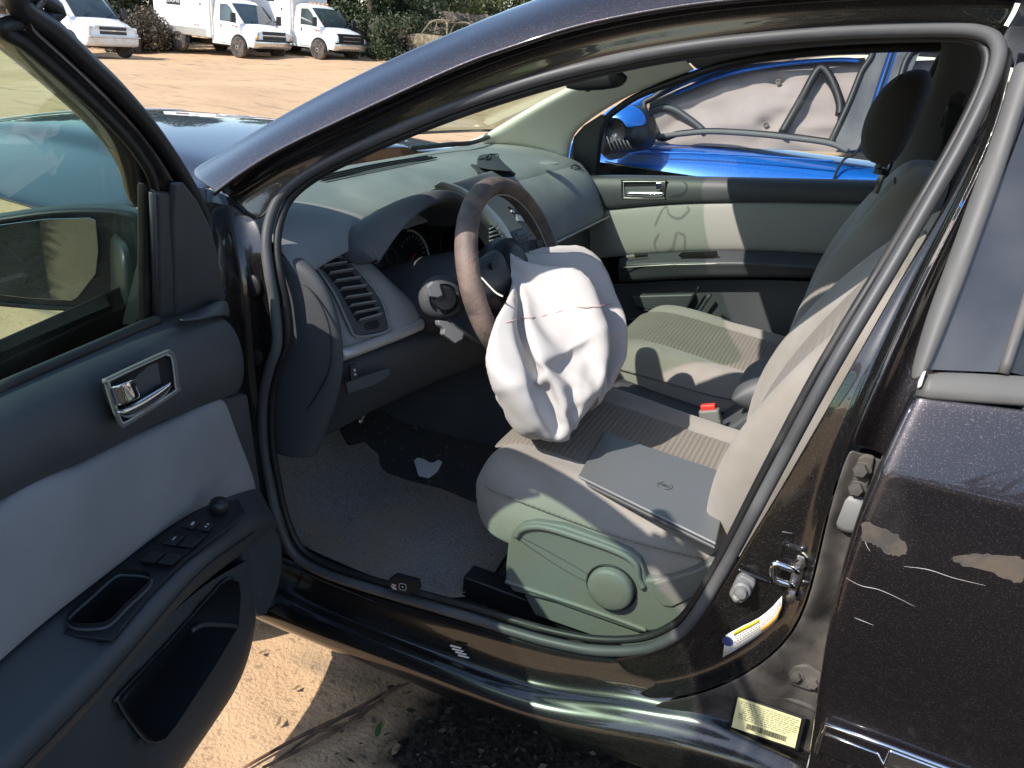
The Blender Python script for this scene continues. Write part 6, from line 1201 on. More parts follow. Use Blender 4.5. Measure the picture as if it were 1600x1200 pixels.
BAG_Y = [265,-5,0,1,0,-1,-2,-3,0,-2,1,0,0,-1,4,0,-2,0,2,0,-3,3,-1,1,1,0,-2,-5,0,1,5,0,-1,-2,-3,-1,0,3,3,-1,0,-3,-3,0,0,0,0,4,1,0,-2,-4,0,0,3,-1,-1,1,3,0,-4,4,0,-3,2,1,1,-1,-5,0,2,3,0,0,-5,-2,1,5,0,0,-4,-1,-1,0,0,4,1,-2,-1,1,2,0,2,3,1,2,1,0,1,1,0,-1,0,0,0,9,-6,2,2,-1,-3,-2,-1,0,-1,-1,-1,-3,-2,4,-4,-2,-1,0,-1,-1,0,1,0,3,-1,-4,-2,-1,2,-2,0,1,-3,0,-1,0,2,1,0,-5,0,0,0,-1,1,-1,3,0,-4,-1,0,1,0,-1,-1,4,0,2,-5,3,4,-5,1,1,4,0,-5,1,0,2,5,2,-4,-4,0,4,4,1,-1,-4,3,1,3,5,2,1,-3,2,4,2,0,3,1,1,2,-3,1,5,0,-4,1,2,-2,6,-2,2,0,0,0,-1,-1,-1,2,-2,-4,-4,-1,5,-2,-1,-4,0,-2,-1,0,-3,-3,2,1,-2,-5,-3,0,-1,-2,-2,0,-2,-2,-2,2,0,-4,-4,-2,2,-1,-4,1,2,-3,2,2,-4,-2,1,1,1,0,6,1,1,-1,-4,1,-3,1,1,3,3,-5,3,4,4,2,7,3,-4,3,5,2,-2,1,1,3,-2,2,1,2,1,1,-1,5,3,-3,0,5,2,-1,-6,-2,-2,7,-5,0,1,6,14,-1,0,0,-3,0,-1,3,-2,-3,-2,0,-1,-6,1,-1,-2,-2,0,-3,-4,1,2,-3,-4,-1,-5,-1,2,1,-4,-2,-1,2,-4,-4,-4,-2,2,-4,-5,-1,4,-2,-4,-4,-1,-4,3,3,1,-4,-3,-1,0,0,-1,5,-1,-1,3,-1,1,1,2,2,5,0,-2,4,4,0,-1,4,1,5,4,0,1,4,4,3,4,-1,2,4,0,4,-1,3,4,-3,-4,1,6,5,2,-6,-1,5,0,-3,5,1,13,1,-1,-1,0,-4,-3,-2,3,0,-2,-2,0,-3,-2,-1,-2,-4,0,-2,-2,-5,-3,-2,-4,-1,-4,-2,5,-4,-3,-6,-4,-3,3,-4,-3,-4,2,-4,-5,-3,-2,3,-3,-5,-3,-2,-2,2,1,-3,-2,-1,1,0,0,0,2,1,0,2,1,3,1,-3,4,2,3,0,4,4,0,4,2,4,5,5,-2,6,3,3,2,6,0,3,5,3,2,3,4,2,-2,2,2,1,4,2,-3,3,1,0,2,1,11,1,1,-1,-2,0,-4,-3,4,-2,-3,-1,-3,-4,-5,2,-4,-2,-6,3,-4,-4,-2,-3,-3,3,-4,-6,0,-2,-5,-6,-3,-5,1,-4,-4,-4,-5,0,-5,-4,-2,-3,1,-4,-5,-2,-2,-2,2,-3,-1,-1,-1,0,1,0,1,1,1,1,2,2,5,0,1,4,5,-1,4,4,3,6,1,5,6,6,4,4,2,3,2,6,-1,3,6,3,2,2,6,4,-1,4,3,-2,5,2,0,2,2,0,1,0,14,-1,1,1,-2,-3,0,-3,-2,1,-4,-1,-4,-5,-4,-2,1,-5,-4,-5,0,1,-6,-5,-3,1,0,-6,-5,-1,-5,-7,-5,-3,-5,0,-6,-6,-3,-5,0,-4,-5,-2,-3,-4,-5,-4,0,-1,-2,-3,-1,-1,-1,0,0,1,1,0,1,3,1,3,2,3,4,2,6,3,4,5,4,6,2,6,6,6,5,0,6,6,1,7,4,2,5,5,1,4,4,5,1,4,4,-2,4,2,-1,1,4,2,0,2,11,2,0,-2,2,-4,-2,-1,-3,-3,-2,-1,-4,-5,-4,-6,1,-1,-5,-5,-6,-1,4,-3,-5,-1,-3,-5,-7,-6,-4,-5,-6,-6,-4,-5,-3,-6,2,-7,-5,-6,-5,-4,-2,-4,-4,-5,-3,1,-2,-3,-3,-2,-1,0,0,0,2,1,1,2,3,3,6,-2,5,5,2,5,3,6,6,6,6,6,7,6,6,2,5,7,5,3,7,3,5,5,5,2,4,3,6,3,3,2,2,3,1,0,3,1,3,0,12,0,2,-1,0,-2,-2,-2,-3,-4,-4,-4,-2,-5,-5,-6,-6,-6,-2,4,-2,-5,0,3,-3,-5,-7,-6,-7,-6,-4,-6,-7,-7,-6,-2,-6,-5,-5,-1,-5,-6,-5,-7,-4,-1,-5,-5,-5,-4,0,-2,-3,-3,-2,0,0,0,2,2,0,3,3,4,4,3,1,5,5,5,5,6,6,7,7,7,6,6,7,7,5,6,7,3,6,6,6,5,5,5,4,3,3,5,4,4,3,3,1,-1,3,3,1,2,11,-1,2,0,-1,2,-6,-3,-6,-2,-2,-4,-5,-5,-6,-6,-5,-6,-4,0,3,1,-3,1,-6,-7,-8,-7,-7,-7,-6,-5,-7,-5,-5,-7,-3,-7,-6,-7,1,-6,-4,-7,-7,-1,-6,-6,-5,-5,-3,-2,-3,-3,-2,-1,0,0,1,3,1,2,5,2,3,4,7,6,5,4,5,7,6,6,7,7,7,8,8,8,8,7,7,7,6,6,6,7,5,6,4,5,2,4,3,3,6,4,0,-1,3,3,2,1,13,-1,-2,2,-1,-4,-1,-4,-3,-3,-4,-5,-5,-5,-5,-6,-6,-7,-5,5,3,-3,-1,-8,-7,-8,-7,-6,-8,-7,-8,-2,-2,-6,-8,-6,-7,-5,-5,-8,-7,0,-7,-4,-7,-8,-2,-7,-6,-6,-3,-4,-4,-2,-4,-1,0,1,1,2,3,2,2,4,6,6,5,5,5,3,6,8,6,7,8,8,9,9,9,9,8,9,9,7,7,8,7,5,7,4,6,5,6,3,3,3,3,3,3,2,2,2,2,3,12,-1,-1,1,-1,-6,0,-1,-5,-4,-5,-5,-5,-5,-8,-8,-2,-7,-3,6,-7,-1,-9,-9,-5,-8,-6,-8,-4,-9,-5,0,0,-9,-9,-9,-3,-7,-6,-3,-8,-8,-3,-8,-3,-8,-8,-7,-6,-4,-7,-5,-4,-2,-3,-3,2,-1,0,3,1,3,4,3,8,4,5,5,7,9,3,7,7,9,8,10,9,10,10,9,10,10,9,9,7,7,6,7,8,8,5,6,6,5,3,3,2,3,4,1,3,2,2,1,14,0,-2,-1,-4,-7,-6,5,-3,-5,-6,-5,-6,-6,-7,-7,-2,-2,-11,1,-3,-9,-8,-7,-5,-9,1,-9,-7,-9,0,1,-3,-9,-9,-9,-9,4,-10,-9,-1,-8,-7,-10,-4,-9,-7,-8,-8,-7,-5,-6,-6,-3,-3,-1,-2,1,1,1,2,3,3,7,4,5,6,8,8,3,6,7,9,10,9,10,10,11,11,10,11,11,11,10,10,8,7,6,3,8,9,7,7,6,5,2,3,2,4,1,4,2,2,2,13,-1,-3,-4,-7,0,-9,-2,-7,2,-5,-6,-6,-7,-6,-8,-10,1,-10,-4,-5,-1,-9,-5,-8,-9,-3,-2,-10,-6,1,1,-4,-9,-10,-9,-9,2,-7,-9,-9,0,-8,-10,-9,-5,-10,-7,-9,-8,-9,-7,-5,-5,-4,-2,0,0,1,2,3,4,4,4,6,6,7,7,5,5,6,8,10,10,11,11,12,11,12,11,11,12,11,11,11,11,10,6,4,4,3,6,10,7,9,6,4,2,4,1,2,5,1,2,13,-3,-5,-4,-6,-2,-10,-11,-7,2,2,-6,-6,-8,-7,-9,-9,-5,-7,-5,-9,3,-7,-5,-10,-9,-1,-3,-10,-1,1,-1,-8,-6,-11,-9,-10,-1,-2,-11,-10,-3,-5,-8,-8,-9,-8,-11,-10,-10,-9,-7,-7,-6,-4,-2,-1,0,1,2,3,4,5,8,4,4,6,7,6,4,8,11,13,12,12,12,13,11,12,9,12,12,11,11,11,11,11,10,9,5,3,2,4,8,11,4,8,7,4,2,1,5,3,0,6,-12,-2,-1,-2,-9,-4,-11,-11,7,-2,-9,-6,-5,-11,-6,-9,-12,-9,2,-12,5,-1,-9,-12,-8,-1,-3,-11,-4,4,3,-9,-4,-12,-10,-9,-1,-5,-12,-10,-8,8,-11,-10,-12,-10,-10,-11,-10,-10,-9,-8,-7,-5,-2,-1,-1,0,4,2,4,7,8,2,3,8,5,9,12,7,12,13,13,13,13,12,13,13,7,11,10,12,12,10,10,12,10,7,10,7,6,4,2,10,9,9,7,6,0,4,4,-2,6,-4,-12,-11,-3,8,1,-9,-10,-10,-6,1,-11,-2,-8,-12,-4,-9,-12,-2,-4,-13,2,3,-9,-13,-8,-1,-3,-12,-5,2,8,-9,-1,-13,-11,-9,-1,-6,-13,-12,-6,8,-9,-13,-13,-10,-11,-11,-8,-11,-11,-7,-8,-2,-12,0,0,1,2,3,4,9,7,0,7,7,12,13,1,14,13,14,13,13,13,13,13,13,9,8,12,9,9,11,11,10,11,11,4,10,5,6,8,11,10,9,10,5,3,1,4,-3,5,-9,-10,-13,-9,8,3,1,-13,-8,-13,-2,-11,0,-11,-12,-4,-7,-14,-8,6,-13,1,4,-11,-13,-9,0,-3,-14,-5,2,11,-8,0,-13,-12,-8,-3,-7,-14,-13,-2,6,-9,-14,-12,-12,-10,-9,-13,-11,-9,-9,-7,-3,-12,-6,0,0,2,4,6,9,6,1,11,12,13,11,8,14,8,14,9,14,14,14,14,14,12,2,13,8,7,10,11,11,11,10,12,3,11,5,10,12,12,10,9,4,5,5,2,-4,1,-10,-11,-14,-12,2,7,7,-8,-14,-14,-11,3,-8,-13,-10,-9,-2,-14,-10,10,-12,0,4,-11,-15,-9,0,-3,-14,-6,2,13,-6,0,-13,-12,-7,-5,-8,-14,-14,0,4,-9,-15,-10,-12,-9,-14,-13,-11,-7,-6,-5,-9,-9,-8,-6,1,3,3,5,9,6,5,16,7,13,3,16,15,10,10,14,14,15,14,15,14,13,3,6,14,13,-1,9,12,11,12,13,5,7,11,12,13,12,8,10,5,6,3,4,0,-5,-12,-11,-15,-13,-1,3,12,0,-15,-15,-16,3,-11,-14,-12,-5,-2,-15,-12,14,-5,-5,3,-12,-15,-10,-1,-2,-15,-6,1,15,-4,2,-14,-12,-7,-5,-10,-14,-14,3,-2,-8,-16,-8,-9,-14,-15,-13,-9,-3,-3,-5,-15,-8,-10,-3,-4,-1,4,9,4,13,15,5,3,11,13,11,18,5,15,14,16,13,15,15,14,13,12,7,2,14,-2,10,14,10,10,13,6,11,12,13,12,10,13,7,7,4,5,4,0,-7,-12,-11,-16,-14,-4,1,13,5,-14,-17,-15,-1,-13,-14,-14,-1,-4,-16,-13,14,3,-6,1,-12,-17,-11,-1,-2,-16,-4,0,15,0,2,-13,-14,-8,-3,-13,-15,-13,2,-3,-8,-15,-5,-12,-16,-16,-10,-3,3,-5,-14,-15,-7,-12,-4,1,-1,-3,6,12,11,14,-1,14,17,1,16,17,3,15,16,16,15,16,10,15,14,12,9,0,11,13,-1,13,11,9,11,13,13,10,10,13,11,14,8,5,7,5,4,-2,-7,-12,-12,-15,-16,-6,-1,11,12,-13,-16,-17,-7,-16,-11,-15,2,-6,-18,-13,14,7,-2,-3,-12,-17,-12,-3,-1,-17,-3,-1,17,2,4,-14,-13,-3,-15,-9,-16,-12,-3,-5,-3,-13,-6,-14,-18,-15,2,-6,4,-9,-17,-15,-6,-14,-5,1,-4,5,-1,10,13,16,2,19,13,0,16,17,17,1,15,17,16,13,12,16,8,13,7,8,13,14,6,2,11,12,14,13,2,9,14,15,15,14,8,7,7,6,2,-2,-8,-12,-12,-15,-17,-8,-3,11,16,-11,-17,-17,-14,-17,-12,-15,5,-8,-18,-15,14,10,2,-5,-11,-18,-14,-3,-1,-18,4,-8,18,5,5,-14,-14,-2,-9,-17,-18,-9,-4,-1,-10,-12,-5,-18,-19,-9,8,-9,7,-18,-14,-18,-4,-15,-3,-2,-6,4,6,3,17,16,4,20,16,1,15,18,12,12,13,6,15,17,10,17,15,7,8,7,16,8,15,1,12,9,15,3,15,7,9,15,16,15,9,9,7,6,1,-2,-8,-9,-15,-15,-18,-11,9,11,8,-10,-16,-20,-20,-18,-14,-14,6,-6,-20,-17,12,14,6,-6,-10,-19,-17,-2,-1,-18,8,-13,18,9,7,-14,-16,-11,4,-19,-18,-11,-3,-2,-13,-10,-6,-20,-18,-6,12,-9,-6,-7,-13,-19,-9,-16,-3,-3,-7,5,5,4,17,16,12,15,16,13,12,14,13,9,18,6,9,10,18,9,14,7,8,15,11,17,8,13,13,8,-3,10,15,15,6,13,17,15,9,10,9,5,1,-4,-10,-9,-12,-13,-15,-11,11,5,-8,9,-19,-20,-21,-22,-11,-18,5,-7,-19,-21,13,16,8,-8,-6,-20,-19,-4,-1,-16,11,-18,20,7,13,-17,-14,-15,12,-20,-19,-12,5,-18,-10,-10,-9,-22,-13,-1,9,3,-7,-18,-7,-21,-13,-16,-7,-4,-6,2,8,5,17,14,21,18,19,16,-5,17,17,9,15,19,-9,19,19,7,18,-7,15,17,13,18,11,14,14,10,-4,-1,17,15,13,13,13,10,17,7,10,5,1,-10,-8,-18,-3,-18,-13,5,-15,11,-4,18,-19,-22,-21,-21,-14,-7,-9,-9,-23,-18,20,1,7,-3,-6,-14,-3,-9,-11,-19,14,-21,13,10,8,-6,-12,-19,20,-15,-15,-11,-7,-19,-14,-7,-12,-26,-7,-1,2,1,5,-21,-4,-21,-17,-17,-9,-6,-4,-2,7,10,16,21,23,22,21,15,-18,22,13,19,7,15,-2,18,18,16,14,-1,1,18,18,16,17,15,14,12,0,-4,12,16,3,14,15,10,16,14,9,5,-1,-8,-14,-245,14,0,-1,0,0,0,-1,0,0,-1,0,-1,0,-1,-1,0,-1,-1,-1,0,-1,-1,-1,-1,-1,0,-1,-1,-1,-1,-1,0,-1,-1,-1,0,-1,-1,0,-1,-1,0,0,-1,0,-1,0,0,0,0,0,0,0,0,0,0,0,1,0,0,1,0,1,0,1,1,0,1,1,0,1,1,1,1,1,0,1,1,1,1,1,0,1,1,1,0,1,1,1,0,1,0,1,0,1,0,1,0,0,0,0,1,0,0,26,0,0,-1,0,-1,-1,-1,-1,-1,-2,-1,-2,-2,-2,-2,-2,-2,-2,-2,-3,-2,-3,-2,-3,-2,-3,-2,-3,-2,-3,-2,-3,-2,-2,-2,-2,-2,-2,-1,-2,-2,-1,-1,-1,-1,-1,-1,-1,0,0,0,0,0,0,1,0,1,1,1,2,1,2,1,2,2,2,2,3,2,2,3,2,3,2,3,2,3,2,3,2,2,3,2,2,3,2,2,2,1,2,2,1,2,1,1,1,1,1,0,1,0,0,0,26,0,-1,0,-1,-1,-2,-1,-2,-2,-2,-3,-3,-2,-3,-4,-3,-4,-3,-4,-4,-4,-4,-4,-4,-5,-4,-4,-4,-4,-4,-3,-4,-4,-4,-3,-4,-3,-3,-3,-3,-2,-3,-2,-2,-2,-1,-1,-1,-1,-1,0,0,1,0,1,1,1,2,2,2,2,3,3,3,3,3,4,4,3,4,5,4,4,4,4,4,5,4,4,4,4,4,4,4,3,4,3,3,3,3,3,2,2,2,2,2,1,1,1,1,0,0,1,24,0,0,-1,-1,-2,-2,-2,-4,-5,-6,-5,-5,-6,-4,-4,-5,-1,-5,-7,1,-6,-6,-5,-5,-1,-6,-4,-6,-3,-5,-6,0,-6,-6,-3,-5,-2,-6,0,-3,-5,-5,-6,-6,-5,-5,-3,-1,5,-2,-7,3,4,1,1,-1,0,1,4,4,3,1,4,5,5,1,5,5,6,6,5,6,6,6,6,6,7,6,6,6,6,6,4,5,6,4,5,5,4,4,3,3,3,3,2,2,2,1,1,1,1,-1,0,25,0,-1,-2,-5,-6,-6,-8,-7,-7,-7,-5,-4,-7,-6,-6,-5,-3,3,-2,-7,-7,-5,4,-1,-4,-8,-6,1,-7,-5,-6,-5,2,-6,-5,-5,-7,-1,-6,-8,4,0,-7,-4,-8,-8,-9,-10,-9,-3,7,-5,-8,1,3,2,3,5,-5,6,5,7,5,0,7,6,6,3,6,8,7,7,8,8,8,7,8,8,9,8,6,7,10,7,4,7,7,5,6,6,5,4,2,2,4,2,2,2,0,-1,2,-1,1,26,-2,-6,-7,-8,-9,-7,-8,-8,-7,-7,-8,-4,1,-7,-10,-7,1,1,-6,-10,-5,2,4,2,-8,-9,-3,-3,-9,-4,4,-8,-6,1,-8,-2,-9,-6,-8,-5,-10,-4,7,3,-6,-8,-8,-11,-12,-13,-12,-5,4,-5,-5,4,7,-3,1,9,3,8,1,9,6,7,7,8,6,8,8,9,8,10,6,10,9,10,8,10,9,9,8,11,8,5,9,8,8,6,7,6,2,5,5,2,-1,2,0,3,0,0,2,21,-9,-9,-10,-7,-9,-7,-10,-9,-10,-4,4,-1,-10,-11,-11,-5,2,-5,-12,-6,1,7,5,-2,-11,-5,-10,-3,-12,0,10,-4,-9,1,-11,-5,-4,-12,-8,-12,-10,-14,3,9,10,-1,-12,-12,-13,-14,-16,-18,-14,-4,9,7,-4,8,10,1,-5,12,5,12,0,12,9,12,8,9,4,11,8,9,11,7,11,8,10,10,10,8,11,11,8,11,10,11,8,8,11,2,7,7,1,6,3,3,-1,3,0,1,1,10,-10,-11,-11,-6,-11,-8,-11,-11,0,5,-1,-11,-12,-13,-10,-5,-1,-12,-12,0,7,10,5,-8,-12,-2,-13,-10,-13,5,14,1,-10,1,-12,-5,-4,-14,-11,-16,-5,-18,-9,13,11,4,-3,-13,-15,-19,-20,-16,-20,-13,-7,17,-2,4,9,8,12,9,2,13,11,1,12,6,8,12,8,10,13,10,6,10,12,10,7,13,13,8,9,13,9,10,12,11,12,10,5,9,12,1,7,4,8,2,3,5,-1,1,-5,6,-13,-8,-12,-8,-13,-10,-13,1,6,1,-11,-13,-14,-14,-10,-5,-8,-18,-9,7,13,12,1,-11,-12,-1,-16,-17,-12,9,17,7,-10,1,-13,-5,-3,-16,-17,-18,-8,-23,-14,11,15,6,2,-3,-17,-19,-19,-21,-15,-21,-13,14,-6,-10,17,6,14,17,14,12,10,12,-4,12,12,6,12,7,14,13,7,11,14,13,12,1,15,12,9,14,12,11,13,12,9,12,3,13,5,5,8,12,4,4,4,7,2,-1,-11,3,-14,-4,-12,-16,-8,-17,0,8,4,-8,-15,-15,-14,-17,-12,-5,-19,-23,1,15,17,12,-2,-15,-13,-1,-16,-23,-12,12,20,12,-8,2,-16,-2,-4,-19,-21,-21,-16,-14,-20,6,20,6,3,-1,-9,-18,-18,-18,-7,-17,-19,-3,-9,-5,1,13,17,8,17,8,15,10,3,16,11,14,0,14,10,13,7,13,16,15,-6,16,16,13,13,13,15,14,13,11,3,12,11,5,11,0,9,11,8,9,7,8,5,-9,-12,-1,-14,0,-16,-15,-16,-6,11,10,-2,-16,-15,-18,-13,-20,-21,-3,-25,-20,5,22,19,12,-7,-18,-14,-4,-18,-15,-18,12,21,19,-6,2,-17,-7,1,-20,-19,-18,-17,-8,-17,-3,21,2,-5,-7,4,-15,-17,-18,-8,-16,-18,-16,0,0,-9,2,14,12,17,17,0,17,10,11,16,3,13,14,18,1,18,11,10,18,-12,18,17,14,16,14,13,14,15,4,11,9,5,15,11,-1,13,13,11,7,12,9,-2,-11,-13,-10,-2,-7,-17,-18,-12,6,14,12,-11,-19,-17,-20,-12,-19,-19,-3,-19,-22,11,17,14,9,-12,-20,-11,-4,-15,-17,-1,-3,20,18,-1,-1,-19,-7,8,-17,-20,-17,-16,-9,-14,-16,18,-12,0,-8,5,-5,-18,-18,-7,-14,-20,-12,-2,-3,-5,-12,16,6,17,17,19,20,8,7,17,2,17,14,18,-5,16,15,12,16,-4,7,18,17,14,16,16,9,16,0,6,10,16,13,12,1,10,14,15,11,11,8,-8,-11,-13,-5,-2,-13,-10,-11,-14,9,15,7,-17,-21,-20,-21,-22,-3,-17,-1,-22,-20,18,16,3,8,-18,-20,-5,-10,-8,-17,12,-20,18,20,-2,3,-23,-14,11,-20,-3,-21,-8,-17,-11,-17,1,-15,-12,8,0,-8,-1,-20,-11,-7,-22,-16,-1,-6,-4,-11,3,18,18,20,20,20,16,15,-9,18,6,19,21,-7,12,19,19,4,16,9,2,15,19,17,15,14,6,16,-6,10,7,17,11,12,5,13,15,15,8,7,-2,-11,-12]
